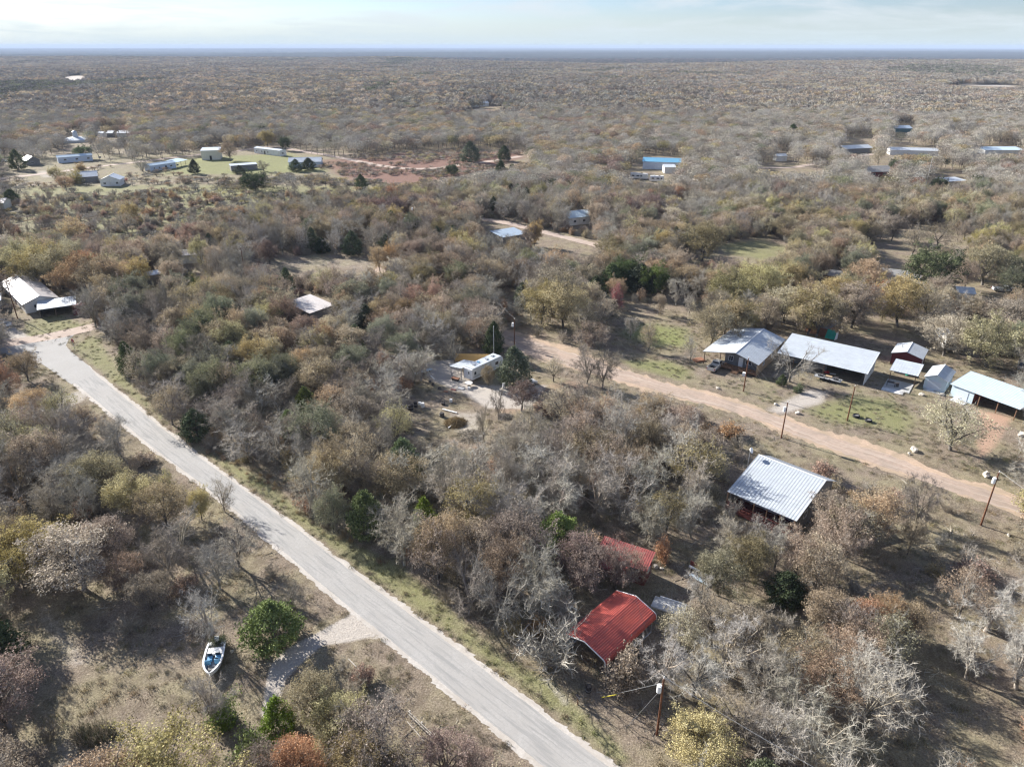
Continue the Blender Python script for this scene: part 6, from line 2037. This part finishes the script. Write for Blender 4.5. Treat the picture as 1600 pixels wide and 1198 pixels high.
def car(pos, rz, label, paint, suv=False):
    r = empty('parked_car', (pos[0], pos[1], float(height(pos[0], pos[1]))), rz, label, 'car')
    h = 1.68 if suv else 1.42
    extrude_profile([(-2.2, .35), (2.2, .35), (2.3, .62), (2.15, .82), (1.1, .95), (-2.1, .98), (-2.3, .75)], -.88, .88).build('body', paint, r, bevel=.06)
    extrude_profile([(-2.0 if suv else -1.7, .97), (1.15, .96), (.45, h), (-1.6 if suv else -1.0, h)], -.80, .80, .14, 1.2).build('cabin', GLASS, r, bevel=.03)
    extrude_profile([(.42, h), (.38, h + .05), (-1.5 if suv else -.95, h + .05), (-1.58 if suv else -1.0, h)], -.66, .66).build('roof', paint, r)
    for s in (-1, 1):
        MB().box(2.2, 2.31, s * .65 - .15, s * .65 + .15, .60, .74).build('headlight', LAMP, r)
        MB().box(-2.31, -2.24, s * .68 - .12, s * .68 + .12, .7, .86).build('tail_light', REDP, r)
        for x in (-1.35, 1.4): wheel(r, x, s * .80, .33, .22)
    return r


tp = Vector((42.2, 138.7, 0))
pickup((43.4, 138.2), math.atan2(4.8, 3.6) - .0, 'silver pickup truck parked nose in under the eave of the porch house', SILVER)
wt = px((8, 513))
pickup((wt.x - 1.5, wt.y + 1), R(160), 'white pickup truck parked on the pale drive by the junction house', WHITE)
c_ = px((1478, 284)); car((c_.x, c_.y), R(20), 'far red car parked beside a pale carport roof', REDP)
c_ = px((1590, 574)); car((c_.x + 1, c_.y), R(55), 'silver grey car parked among oaks right of the blue barn', SILVER, True)
c_ = px((6, 254)); car((c_.x, c_.y), R(10), 'far white car beside the field lane', WHITE)
c_ = px((818, 604)); car((c_.x + .6, c_.y + .3), R(35), 'whitish car half hidden behind a maroon tree near the trailer', SILVER)
c_ = px((1568, 455)); pickup((c_.x, c_.y), R(-15), 'white flatbed pickup far off below the bare oaks', WHITE)
c_ = px((186, 283)); car((c_.x + 2, c_.y), R(-10), 'far dark red car behind the white box house', REDP)


# ------------------------------------------------------------------ motorboat (bow towards the viewer)
sA_, sB_ = Vector((-34.0, 60.0, 0)), Vector((-31.6, 55.5, 0))
bt = empty('motorboat', (-32.95, 57.9, 0), math.atan2(-1.0, .20) , 'white open motorboat with blue seats and outboard engine standing on the ground', 'boat')
st_ = [(-2.2, .98, .25, .95), (-1.2, 1.06, .22, .98), (0, 1.08, .22, 1.0), (.9, .98, .24, 1.04), (1.6, .72, .32, 1.09), (2.15, .36, .5, 1.13), (2.4, .05, .75, 1.15)]
hv, hf = [], []
for x, w, zk, zg in st_:
    hv += [(x, -w, zg), (x, -w * .82, zk + .25), (x, 0, zk), (x, w * .82, zk + .25), (x, w, zg)]
for i in range(len(st_) - 1):
    for j in range(4):
        a = i * 5 + j; hf.append((a, a + 5, a + 6, a + 1))
hf.append((0, 1, 2, 3, 4))
hull = MB().add(hv, [tuple(reversed(f)) for f in hf]).build('hull', WHITE, bt, smooth_=False)
gw = MB()
for s in (-1, 1):
    for i in range(len(st_) - 1):
        gw.slab([(st_[i][0], s * st_[i][1], st_[i][3] + .04), (st_[i + 1][0], s * st_[i + 1][1], st_[i + 1][3] + .04), (st_[i + 1][0], s * max(0, st_[i + 1][1] - .20), st_[i + 1][3] + .04), (st_[i][0], s * (st_[i][1] - .20), st_[i][3] + .04)][::s], .06)
gw.build('gunwale', WHITE, bt)
MB().add([(-2.15, -.78, .55), (1.3, -.62, .55), (1.9, 0, .6), (1.3, .62, .55), (-2.15, .78, .55)], [(0, 1, 2, 3, 4)]).build('floor', surf("grey_carpet", (.16, .17, .20), .95, .2, 5), bt)
MB().box(-1.55, -.55, -.80, .80, .70, 1.0).build('rear_deck', TRIM, bt, bevel=.03)
MB().box(-2.1, -1.95, -.80, .80, .56, .9).build('splash_well', W_GREY, bt)
for s in (-1, 1):
    MB().box(-.45, .15, s * .42 - .28, s * .42 + .28, .6, .92).build('seat', BLUEP, bt, bevel=.04)
    MB().box(.55, .62, s * .5 - .3, s * .5 + .3, .62, 1.28).build('windscreen', BLUEP, bt)
    MB().box(-.50, -.42, s * .42 - .26, s * .42 + .26, .9, 1.22).build('seat_back', GLASS, bt)
MB().box(.40, .52, .2, .65, .62, 1.15).build('console', WHITE, bt)
MB().tube([(.34, .42, 1.12), (.30, .42, 1.14)], .17, 14).build('steering_wheel', BLACK, bt)
MB().box(1.0, 1.5, -.4, .3, .62, .80).build('bow_cushion', W_GREY, bt, bevel=.04)
og = MB().box(-2.75, -2.30, -.24, .24, .95, 1.55).build('outboard_engine', TRIM, bt, bevel=.09)
MB().box(-2.62, -2.42, -.07, .07, .25, .95).build('engine_leg', TRIMG, og)
for s in (-1, 1): MB().box(-2.42, -2.0, s * .72 - .24, s * .72 + .24, .80, 1.02).build('stern_platform', WHITE, bt, bevel=.05)
MB().box(-1.6, -1.4, -.6, .6, 0, .3).build('cradle', W_WOOD, bt)
MB().box(.8, 1.0, -.4, .4, 0, .3).build('cradle', W_WOOD, bt)

# ------------------------------------------------------------------ camping trailer, awning and yard
ta, tb2 = Vector((-8.0, 130.8, 0)), Vector((-2.0, 138.0, 0))
dv = (tb2 - ta); rzt = math.atan2(dv.y, dv.x)
cp = empty('camping_trailer', (ta.x, ta.y, 0), rzt, 'long white camping trailer with a white awning in the dirt yard', 'camping trailer')
TL = 9.6
W_RV = surf("trailer_skin", (.68, .69, .69), .5, .05, .8, wave=('Z', 1.4, .02), dirt=(.55, .55, .53))
extrude_profile([(0, .55), (TL - .6, .55), (TL, 1.2), (TL, 2.5), (TL - .5, 2.95), (.2, 2.98), (0, 2.75)], 0, 2.4).build('body', W_RV, cp, bevel=.05)
MB().box(.15, TL - .55, .06, 2.34, 2.985, 3.03).build('roof', R_WHITE, cp)
for x, y, w in ((1.6, 1.0, .5), (3.2, 1.2, .4), (5.4, .9, .6), (7.4, 1.1, .7)): MB().box(x, x + w, y, y + .5, 3.03, 3.22).build('roof_vent', TRIMG if w > .45 else BLUEP, cp)
for x, w in ((.5, .7), (4.0, 1.2), (7.0, 1.1)):
    f_w = MB().box(x, x + w, -.04, -.002, 1.5, 2.3).build('window', TRIM, cp); MB().box(x + .06, x + w - .06, -.055, -.041, 1.56, 2.24).build('pane', GLASS, f_w)
MB().box(TL - 2.6, TL - 1.9, -.04, -.002, .7, 2.5).build('door', TRIM, cp)
f_w = MB().box(-.04, -.002, .7, 1.15, 1.2, 2.5).build('door', TRIM, cp); MB().box(-.055, -.041, .78, 1.07, 1.7, 2.3).build('pane', GLASS, f_w)
for k in range(3):
    MB().box(.3 + k * .02, TL - .7, -.012, -.003, 1.0 + k * .14, 1.04 + k * .14).build('stripe', W_GREY, cp)
for x in (4.4, 5.3):
    wheel(cp, x, .18, .36, .22); wheel(cp, x, 2.22, .36, .22)
MB().bar((TL - .1, 1.2, .6), (TL + 1.3, 1.2, .45), .12).build('hitch', CHAR, cp)
aw = empty('awning_roof', (ta.x, ta.y, 0), rzt, 'white corrugated patio roof joined to the camping trailer', 'patio roof')
MB().slab([(-.6, 5.8, 2.3), (-.6, 2.45, 2.75), (3.8, 2.45, 2.75), (3.8, 5.8, 2.3)], .06).build('roof', R_WHITE, aw)
q_ = ribs_on([(-.6, 5.8, 2.3), (-.6, 2.45, 2.75), (3.8, 2.45, 2.75), (3.8, 5.8, 2.3)], .45, .06, .04)
o_ = MB().add(q_.v, q_.f).build('roof_seams', R_GALV, aw); o_['kind'] = 'stuff'
for x, y, z in ((-.4, 5.6, 2.25), (3.6, 5.6, 2.25), (1.6, 5.6, 2.25), (-.4, 2.7, 2.6)): MB().box(x - .05, x + .05, y - .05, y + .05, 0, z).build('post', TRIMG, aw)
tbp = px((733, 603))
tt = empty('patio_table', (tbp.x, tbp.y, 0), 0, 'round white topped table in front of the camping trailer', 'table')
MB().tube([(0, 0, .72), (0, 0, .76)], .75, 20).build('table_top', TRIM, tt)
MB().tube([(0, 0, 0), (0, 0, .72)], .06, 8).build('pedestal', CHAR, tt)
MB().tube([(0, 0, 0), (0, 0, .05)], .35, 12).build('base', CHAR, tt)

# orange board fence
def board_fence(name, label, A, B, h, m, pm, bw=.24, gap=.012):
    f = Local(A, B)
    r = empty(name, (f.o.x, f.o.y, float(height(f.o.x, f.o.y))), f.rz, label, 'fence')
    n_ = int(f.L / bw); w = f.L / n_
    me = None
    for i in range(n_):
        if me is None:
            o = MB().box(0, w - gap, 0, .03, .06, h).build('board', m, r); me = o.data
        else:
            o = link(bpy.data.objects.new('board', me), r)
        o.location = (i * w, 0, 0); o.scale = (1, 1, random.uniform(.985, 1.015))
    for z in (.35, h - .35): MB().box(0, f.L, .031, .10, z, z + .09).build('rail', pm, r)
    for i in range(int(f.L / 2.4) + 1): MB().box(i * 2.4 - .05, i * 2.4 + .05, .101, .2, 0, h).build('post', pm, r)
    return r


board_fence('board_fence', 'new orange yellow board fence behind the camping trailer', (-12.6, 141.8), (-4.6, 141.2), 1.9, W_FENCE, W_FENCE)
a_p, b_p = px((1283, 446)), px((1322, 449))
a_p, b_p = px((1474, 462)), px((1492, 470))
board_fence('privacy_fence', 'orange brown privacy fence beside the small white shed', (a_p.x, a_p.y), (b_p.x, b_p.y), 2.0, W_RFENCE, W_WOOD)

# broken rail fence by the paved road
a_p, b_p = px((642, 1122)), px((680, 1158))
f = Local(a_p, b_p)
rf = empty('rail_fence', (a_p.x, a_p.y, 0), f.rz, 'broken grey two rail fence in the weeds by the paved road', 'fence')
for i in range(3): MB().box(f.L * i / 2 - .07, f.L * i / 2 + .07, -.06, .06, 0, 1.15).build('post', W_GFENCE, rf)
for z in (.55, .98): MB().bar((-.2, -.09, z), (f.L + .2, -.09, z - .06), .05, .14).build('rail', W_GFENCE, rf)
MB().bar((.1, -.5, .06), (f.L * .8, -.75, .1), .05, .12).build('fallen_rail', W_GFENCE, rf)
a_p, b_p = px((545, 1030)), px((578, 1064))
lg = empty('fallen_rail', (a_p.x, a_p.y, 0), Local(a_p, b_p).rz, 'thin pale pole lying in the brown weeds below the driveway', 'pole')
MB().tube([(0, 0, .12), (3.2, 0, .2)], [.05, .04], 6).build('stem', W_GFENCE, lg)


# ------------------------------------------------------------------ utility poles and wires
def pole(pixel, h, label, arm=False, can=False, lean=0.0, r=.13, m=None):
    p = px(pixel)
    e = empty('utility_pole', (p.x, p.y, float(height(p.x, p.y))), 0, label, 'utility pole', 'wooden utility poles')
    MB().tube([(0, 0, 0), (lean, 0, h)], [r, r * .68], 10).build('shaft', m or POLEW, e)
    if arm:
        MB().bar((-1.0 + lean, 0, h - .5), (1.0 + lean, 0, h - .5), .1, .12).build('crossarm', W_GREY, e)
        for x in (-.9, 0, .9): MB().tube([(x + lean, 0, h - .44), (x + lean, 0, h - .25)], .05, 6).build('insulator', TRIM, e)
    else:
        MB().tube([(lean, 0, h), (lean, 0, h + .28)], .05, 6).build('insulator', TRIM, e)
    if can:
        c = MB().tube([(lean - .36, -.05, h - 1.7), (lean - .36, -.05, h - .85)], .24, 12).build('transformer', TRIMG if can == 2 else TRIM, e)
        MB().tube([(lean - .36, -.05, h - .85), (lean - .36, -.05, h - .62)], .05, 6).build('bushing', TRIM, c)
        MB().tube([(lean - .14, .0, h - 1.3), (lean - .36, -.05, h - 1.3)], .04, 6).build('bracket', TRIMG, c)
    return e, Vector((p.x + lean, p.y, h + .25 + float(height(p.x, p.y))))


P = {}
P['near'] = pole((1027, 1147), 7.7, 'reddish utility pole with a white transformer beside the paved road', can=1)[1]
P['right'] = pole((1533, 820), 8.9, 'tall reddish pole with a white transformer right of the dirt road', can=1)[1]
P['mid'] = pole((1324, 657), 7.0, 'thin brown pole standing in the green grass of the big yard')[1]
P['road'] = pole((1221, 684), 7.0, 'brown pole with a pale transformer on the dirt road edge', can=1)[1]
P['house'] = pole((1162, 611), 7.2, 'brown pole in front of the porch house steps')[1]
P['bend'] = pole((804, 540), 6.4, 'dark pole with a pale transformer where the dirt road bends', can=1)[1]
P['yard'] = pole((772, 562), 7.6, 'slim grey pole rising behind the camping trailer', r=.09, m=TRIMG)[1]
P['left'] = pole((28, 498), 9.6, 'dark pole on the grass before the junction house')[1]
P['hollow'] = pole((385, 440), 10.0, 'dark pole beside a green lawn in the left woods')[1]
P['wood'] = pole((648, 362), 9.6, 'dark pole with a white can against the dark woods', can=1)[1]
P['far'] = pole((815, 322), 9, 'far dark pole at the head of the dirt track')[1]
P['fright'] = pole((1446, 293), 14, 'far pale pole beside the red car', r=.2, m=W_GFENCE)[1]


def wire(a, b, sag, label, r=.012, end=None):
    e = empty('power_line', tuple(a), 0, label, 'power line')
    a, b = Vector(a), Vector(b)
    pts = [(b - a) * t + Vector((0, 0, -sag * 4 * t * (1 - t))) for t in np.linspace(0, 1, 15)]
    MB().tube(pts, r, 4, False).build('wire', BLACK if end is None else end, e)


wire(P['right'], P['road'], 1.2, 'thin power line from the tall right pole to the road edge pole')
wire(P['road'], P['bend'], 1.4, 'thin power line from the road edge pole to the bend pole')
wire(P['road'], P['mid'], .4, 'thin power line from the road edge pole into the yard')
wire(P['mid'], (71.2, 129.8, 2.9), .4, 'thin service wire from the yard pole to the long workshop')
wire(P['road'], P['house'], .4, 'thin power line from the road edge pole to the porch house pole')
wire(P['house'], (50.0, 134.2, 3.1), .2, 'service wire from the pole to the porch house eave')
wire(P['near'], (30.5, 36.0, 7.6), .5, 'pale power line leaving the near pole through the white trees', .014, TRIMG)
wire(P['near'], Vector((14.2, 72.2, 2.85)), .5, 'thin power line from the near pole toward the red shed')
wire(P['bend'], P['wood'], 2.0, 'thin power line over the woods from the bend pole')
wire(P['right'], P['right'] + Vector((6.5, -30, 0)), .6, 'pale power line leaving the tall right pole', .014, TRIMG)
g0, g1 = P['near'] - Vector((0, 0, .8)), px((941, 1090))
gy = empty('guy_wire', tuple(g1), 0, 'guy wire with a yellow guard staked beside the near pole', 'guy wire')
MB().tube([Vector((0, 0, .15)), g0 - g1], .013, 5).build('wire', TRIMG, gy)
MB().tube([Vector((0, 0, .1)), (g0 - g1) * .26], .05, 8).build('guard', ORANGE, gy)
g1 = px((982, 1133))
gy = empty('guy_wire', tuple(g1), 0, 'thin grey guy wire without a guard left of the near pole', 'guy wire')
MB().tube([Vector((0, 0, 0)), P['near'] - Vector((0, 0, 1.4)) - g1], .013, 5).build('wire', TRIMG, gy)
g1 = px((1166 + 30, 604))
gy = empty('guy_wire', tuple(g1), 0, 'thin guy wire staked right of the porch house pole', 'guy wire')
MB().tube([Vector((0, 0, 0)), P['house'] - Vector((0, 0, .6)) - g1], .015, 5).build('wire', TRIMG, gy)

# stop sign seen from behind the junction
p_ = px((117, 546))
sg = empty('stop_sign', (p_.x, p_.y, 0), R(70), 'small red sign on a post at the junction verge', 'sign')
MB().box(-.03, .03, -.03, .03, 0, 2.3).build('post', TRIMG, sg)
MB().tube([(.04, 0, 2.1), (.07, 0, 2.1)], .42, 8).build('plate', REDP, sg)
p_ = px((125, 556))
# mailbox by the drive
p_ = px((903, 1100))
mbx = empty('mailbox', (p_.x, p_.y, 0), R(35), 'dark mailbox on a post beside the sandy drive mouth', 'mailbox')
MB().box(-.05, .05, -.05, .05, 0, 1.0).build('post', W_WOOD, mbx)
MB().box(-.14, .14, -.28, .28, 1.0, 1.26).build('box', CHAR, mbx, bevel=.05)
MB().box(-.13, .13, -.30, -.281, 1.01, 1.24).build('door', TRIMG, mbx)
p_ = px((920, 1080))
bnn = empty('barrel', (p_.x, p_.y, 0), 0, 'dark barrel in the shade behind the mailbox', 'barrel')
MB().tube([(0, 0, 0), (0, 0, .05), (0, 0, .45), (0, 0, .85), (0, 0, .9)], [.27, .3, .32, .3, .27], 14).build('body', CHAR, bnn)
MB().tube([(0, 0, .3), (0, 0, .34)], .335, 14).build('hoop', TRIMG, bnn)


# ------------------------------------------------------------------ rocks, tyres, troughs and scrap
def rock(pixel, s, label, m=STONE, name='rock', cat='rock', seed=1):
    p = px(pixel)
    bm = bmesh.new()
    bmesh.ops.create_icosphere(bm, subdivisions=2, radius=1)
    rg = random.Random(seed + int(pixel[0]))
    off = Vector((rg.random() * 9, rg.random() * 9, 0))
    from mathutils import noise as mn
    for v in bm.verts:
        k = 1 + .55 * mn.noise(v.co * 1.3 + off)
        v.co = Vector((v.co.x * s[0] * k, v.co.y * s[1] * k, (v.co.z * k + .55) * s[2]))
    me = bpy.data.meshes.new(name); bm.to_mesh(me); bm.free(); me.materials.append(m)
    o = link(bpy.data.objects.new(name, me)); o.location = (p.x, p.y, 0); o.rotation_euler = (0, 0, rg.random() * 6)
    return tag(o, label, cat)


rock((1428, 704), (.75, .5, .5), 'large pale boulder on the grass beside the dirt road')
rock((1421, 709), (.3, .25, .2), 'small pale stone at the foot of the large boulder')
rock((1541, 743), (.6, .5, .55), 'pale boulder in the tree shade by the far right dirt road')
rock((1247, 646), (.5, .4, .3), 'pale stone at the mouth of the yard drive')
rock((1212, 632), (.4, .35, .25), 'grey stone on the grass left of the yard drive')
rock((1122, 607), (.5, .3, .25), 'pale stone at the corner of the porch house drive')
rock((1598, 681), (.8, .6, .6), 'pale rock at the right end of the big yard')
rock((1440, 617), (.55, .4, .35), 'pale rock in front of the patio slab')
rock((1472, 617), (.6, .4, .3), 'white stone heap before the pale blue garage')
rock((1025, 886), (.35, .3, .3), 'pale rock beside the red shed')
rock((1034, 889), (.3, .22, .25), 'smaller pale rock next to the one by the red shed')
rock((363, 1019), (.22, .18, .16), 'small white stone behind the motorboat')
rock((1576, 836), (.25, .2, .2), 'small pale stone right of the tall pole')
rock((852, 1046), (.4, .3, .25), 'light stone at the foot of the dense grey tree')
rock((693, 632), (.5, .4, .4), 'dark scrap lump at the edge of the trailer yard', CHAR, 'scrap_lump', 'scrap')


def trough(pixel, rz, label):
    p = px(pixel)
    e = empty('tyre_planter', (p.x, p.y, 0), rz, label, 'planter', 'planters on the green grass')
    o = MB()
    o.tube([(0, 0, 0), (0, 0, .16), (0, 0, .42), (0, 0, .5)], [.55, .66, .62, .55], 18, False)
    o.tube([(0, 0, .5), (0, 0, .12)], [.55, .4], 18, False)
    o.build('rim', RUBBER, e)
    MB().tube([(0, 0, .28), (0, 0, .34)], .45, 16).build('soil', W_GREY, e)


trough((1338, 651), 0, 'old tyre planter on the grass, nearer the yard pole')
trough((1357, 658), 0, 'old tyre planter on the grass, farther from the yard pole')
p_ = px((714, 464))
ty = empty('standing_tyre', (p_.x, p_.y, 0), R(20), 'black tractor tyre standing upright at the lane entrance', 'tyre')
tm = MB()
nT = 20
for i in range(nT):
    a0, a1_ = 2 * math.pi * i / nT, 2 * math.pi * (i + 1) / nT
    for (r0, y0), (r1, y1) in (((.8, -.18), (.8, .18)), ((.8, .18), (.45, .14)), ((.45, .14), (.45, -.14)), ((.45, -.14), (.8, -.18))):
        tm.add([(r0 * math.cos(a0), y0, r0 * math.sin(a0) + .8), (r0 * math.cos(a1_), y0, r0 * math.sin(a1_) + .8), (r1 * math.cos(a1_), y1, r1 * math.sin(a1_) + .8), (r1 * math.cos(a0), y1, r1 * math.sin(a0) + .8)], [(0, 1, 2, 3)])
tm.build('tread', RUBBER, ty)
MB().box(-.05, .05, -.05, .05, 0, 2.6).build('post', W_WOOD, ty)

# junk round the trailer
JUNK = [((660, 583), 'long sheet of pale tin resting on dark scrap', 'tin_sheet', 'tin sheet', R_BLUE, (4.6, .9, .08), .35, R(38)),
        ((708, 571), 'short pale board lying by the leafless tree', 'board', 'board', TRIM, (1.6, .5, .1), .25, R(20)),
        ((676, 590), 'narrow white plank on the sandy ground', 'plank', 'plank', TRIM, (2.2, .25, .08), .05, R(-60)),
        ((703, 643), 'long white plank in the shaded yard', 'plank', 'plank', TRIM, (3.2, .3, .12), .1, R(-28)),
        ((704, 667), 'short pale post lying near the brush pile', 'post_stub', 'post', TRIM, (1.3, .2, .16), .05, R(60)),
        ((709, 609), 'dark red board lying before the trailer', 'board', 'board', W_RED, (1.1, .5, .08), .04, R(-25)),
        ((697, 612), 'brown crate lid on the sand by the red board', 'crate_lid', 'lid', W_RFENCE, (.9, .4, .1), .03, R(-20)),
        ((721, 607), 'pale grey panel beside the red board', 'panel', 'panel', PALE, (1.3, .8, .08), .04, R(-25)),
        ((712, 594), 'low brown wooden bench left of the round table', 'bench', 'bench', W_RFENCE, (1.7, .9, .1), .42, R(-30)),
        ((1292, 582), 'red and white toy box left on the lawn edge', 'toy_box', 'box', REDP, (1.0, .6, .4), 0, R(-30)),
        ((1302, 584), 'white lid lying beside the red toy box', 'lid', 'lid', TRIM, (1.1, .4, .1), 0, R(-20)),
        ((1092, 563), 'flat brown timber pallet on the grass left of the pickup', 'pallet', 'pallet', W_RFENCE, (2.3, 1.6, .35), 0, R(20))]
for pxl, lab, nm, ct, mm, (a1x, b1x, c1x), z_, rz_ in JUNK:
    p = px(pxl)
    e = empty(nm, (p.x, p.y, 0), rz_, lab, ct)
    n_b = max(1, int(b1x / .22))
    for i in range(n_b):
        MB().box(-a1x / 2, a1x / 2, -b1x / 2 + i * b1x / n_b, -b1x / 2 + (i + .94) * b1x / n_b, z_ + random.uniform(0, .012), z_ + c1x).build('slat' if n_b > 1 else 'face', mm, e)
    if z_ > .1:
        for x in (-a1x * .4, a1x * .35): MB().box(x, x + .1, -b1x * .4, b1x * .4, 0, z_ - .002).build('support', CHAR, e)
SCR = [((642, 640), 'black scrap bin in the shaded yard', .55, 1.1), ((650, 636), 'tall black drum beside the scrap bin', .35, 1.2), ((656, 632), 'pale bucket among the black drums', .3, .5), ((661, 636), 'dark barrel right of the pale bucket', .35, .9),
       ((672, 597), 'black tub on the sand, upper of a row', .3, .45), ((677, 602), 'black tub on the sand, middle of a row', .3, .4), ((687, 608), 'black tub on the sand, lowest of a row', .35, .5), ((691, 651), 'dark wide drum beside the brush pile', .45, .8),
       ((705, 628), 'black bucket near the long white plank', .3, .6), ((733, 608), 'white pail under the trailer table', .28, .45), ((788, 607), 'white propane tank beside the half hidden car', .35, 1.2), ((1418, 586), 'green bin left of the open canopy', .4, 1.0)]
for pxl, lab, rr2, hh in SCR:
    p = px(pxl)
    e = empty('drum', (p.x, p.y, 0), 0, lab, 'drum', 'drums and tubs lying about')
    mm = TRIM if 'white' in lab or 'pale' in lab else BLUEP if 'blue' in lab else GREENT if 'green' in lab else CHAR
    MB().tube([(0, 0, 0), (0, 0, .06), (0, 0, hh - .05), (0, 0, hh)], [rr2 * .9, rr2, rr2, rr2 * .9], 12).build('body', mm, e)
    MB().tube([(0, 0, hh * .5), (0, 0, hh * .5 + .05)], rr2 * 1.05, 12).build('hoop', TRIMG, e)
# brush piles: sticks beyond counting
def stick_pile(pixel, rad, hgt, n_, label, m):
    p = px(pixel)
    rg = np.random.default_rng(int(pixel[0]))
    tips = []
    for i in range(n_):
        a = rg.uniform(0, 6.28); d = rad * rg.uniform(0, 1) ** .6
        c = np.array([math.cos(a) * d, math.sin(a) * d, hgt * (1 - d / rad) * rg.uniform(.1, 1)])
        v = rg.normal(0, 1, 3); v[2] *= .3; v = v / np.linalg.norm(v) * rg.uniform(.4, 1.3)
        tips.append((c - v / 2, c + v / 2))
    vv, qq, lv = strips(tips, .025, rg)
    me = mesh_from_arrays("brush_pile", vv, qq, np.zeros((0, 3)), lv, np.zeros(len(qq)), [m])
    o = link(bpy.data.objects.new("brush_pile", me)); o.location = (p.x, p.y, 0)
    tag(o, label, kind='stuff')


stick_pile((712, 661), 2.1, 1.3, 1500, 'heap of brown cut branches in the trailer yard', M_REDG)
stick_pile((735, 682), 2.6, .6, 900, 'low grey heap of branches below the trailer yard', M_TWIGD)
stick_pile((790, 652), 1.4, .6, 500, 'dark charred heap of sticks right of the yard', M_BARK)
stick_pile((1322, 578), 1.5, .8, 500, 'heap of grey scrap wood before the workshop', M_TWIGD)
p_ = px((637, 637))
# reeds by the pale hollow, fallen log
def reed(pixel, rad, n_, label, hgt=1.6):
    p = px(pixel); rg = np.random.default_rng(5)
    tips = []
    for i in range(n_):
        a = rg.uniform(0, 6.28); d = rad * rg.uniform(0, 1) ** .5
        b0 = np.array([math.cos(a) * d, math.sin(a) * d * .6, 0])
        tips.append((b0, b0 + np.array([rg.normal(0, .35), rg.normal(-.1, .35), hgt * rg.uniform(.5, 1)])))
    vv, qq, lv = strips(tips, .022, rg)
    me = mesh_from_arrays("reeds", vv, qq, np.zeros((0, 3)), lv, rg.integers(0, 2, len(qq)), [LEAF['cedar'], M_STRAW])
    o = link(bpy.data.objects.new("reeds", me)); o.location = (p.x, p.y, 0)
    tag(o, label, kind='stuff')


reed((150, 1150), 2.2, 900, 'dark green reeds round the pale hollow')
reed((60, 372), 9, 1200, 'far reed bed at the edge of the brushland', 2.4)
# far radio mast on the skyline
m0 = at(998, 76.4)
ms = empty('radio_mast', (m0.x * .5, m0.y * .5, float(height(m0.x * .5, m0.y * .5))), 0, 'thin radio mast standing on the far skyline', 'mast')
MB().tube([(0, 0, 0), (0, 0, 130)], [1.2, .9], 5).build('shaft', TRIMG, ms)
MB().tube([(0, 0, 118), (0, 0, 124)], 1.8, 6).build('antenna', TRIMG, ms)
# motorhome and camper
def rv(pixel, rz, label, L=7.5, dx_=0, dy_=0, mm=None):
    p = px(pixel)
    e = empty('motorhome', (p.x + dx_, p.y + dy_, float(height(p.x, p.y))), rz, label, 'motorhome')
    mm = mm or surf("rv_skin" + str(len(MATS)), (.52, .52, .50), .5, .06, .8, dirt=(.36, .34, .31))
    extrude_profile([(0, .5), (L, .5), (L + .1, 1.4), (L - .2, 2.8), (.1, 2.9), (0, 2.6)], -1.2, 1.2).build('body', mm, e, bevel=.06)
    MB().box(.15, L - .3, -1.1, 1.1, 2.93, 2.98).build('roof', PALE, e)
    MB().slab([(L + .1, -1.0, 1.45), (L + .1, 1.0, 1.45), (L - .10, 1.0, 2.3), (L - .10, -1.0, 2.3)], .04).build('windscreen', GLASS, e)
    for x, w in ((L * .25, .6), (L * .6, .8)): MB().box(x, x + w, -.35, .35, 2.98, 3.2).build('roof_vent', CHAR if w > .7 else TRIM, e)
    for s in (-1, 1):
        for x, w in ((1.0, 1.2), (3.4, 1.4), (5.4, .8)):
            MB().box(x, x + w, s * 1.225 - .02, s * 1.225 + .02, 1.5, 2.2).build('window', GLASS, e)
        for x in (1.6, L - 1.4): wheel(e, x, s * 1.02, .42, .28)
        MB().box(L + .06, L + .14, s * .85 - .15, s * .85 + .15, .85, 1.05).build('headlight', LAMP, e)
    MB().box(L + .08, L + .28, -1.1, 1.1, .5, .72).build('bumper', CHROME, e)
    MB().box(.6, 5.0, -1.6, -1.24, 2.2, 2.32).build('awning_roll', TRIM, e)


rv((1490, 552), R(-104), 'grey motorhome parked between two tan oaks facing the yard', 8, 1.4, 8.5)
rv((1003, 279), R(-20), 'far white camper beside a blue roofed shop', 9, -6, 0, W_WHITE)
rv((1030, 283), R(-14), 'far small white camper in front of the larger camper', 7, -5, -1, WHITE)
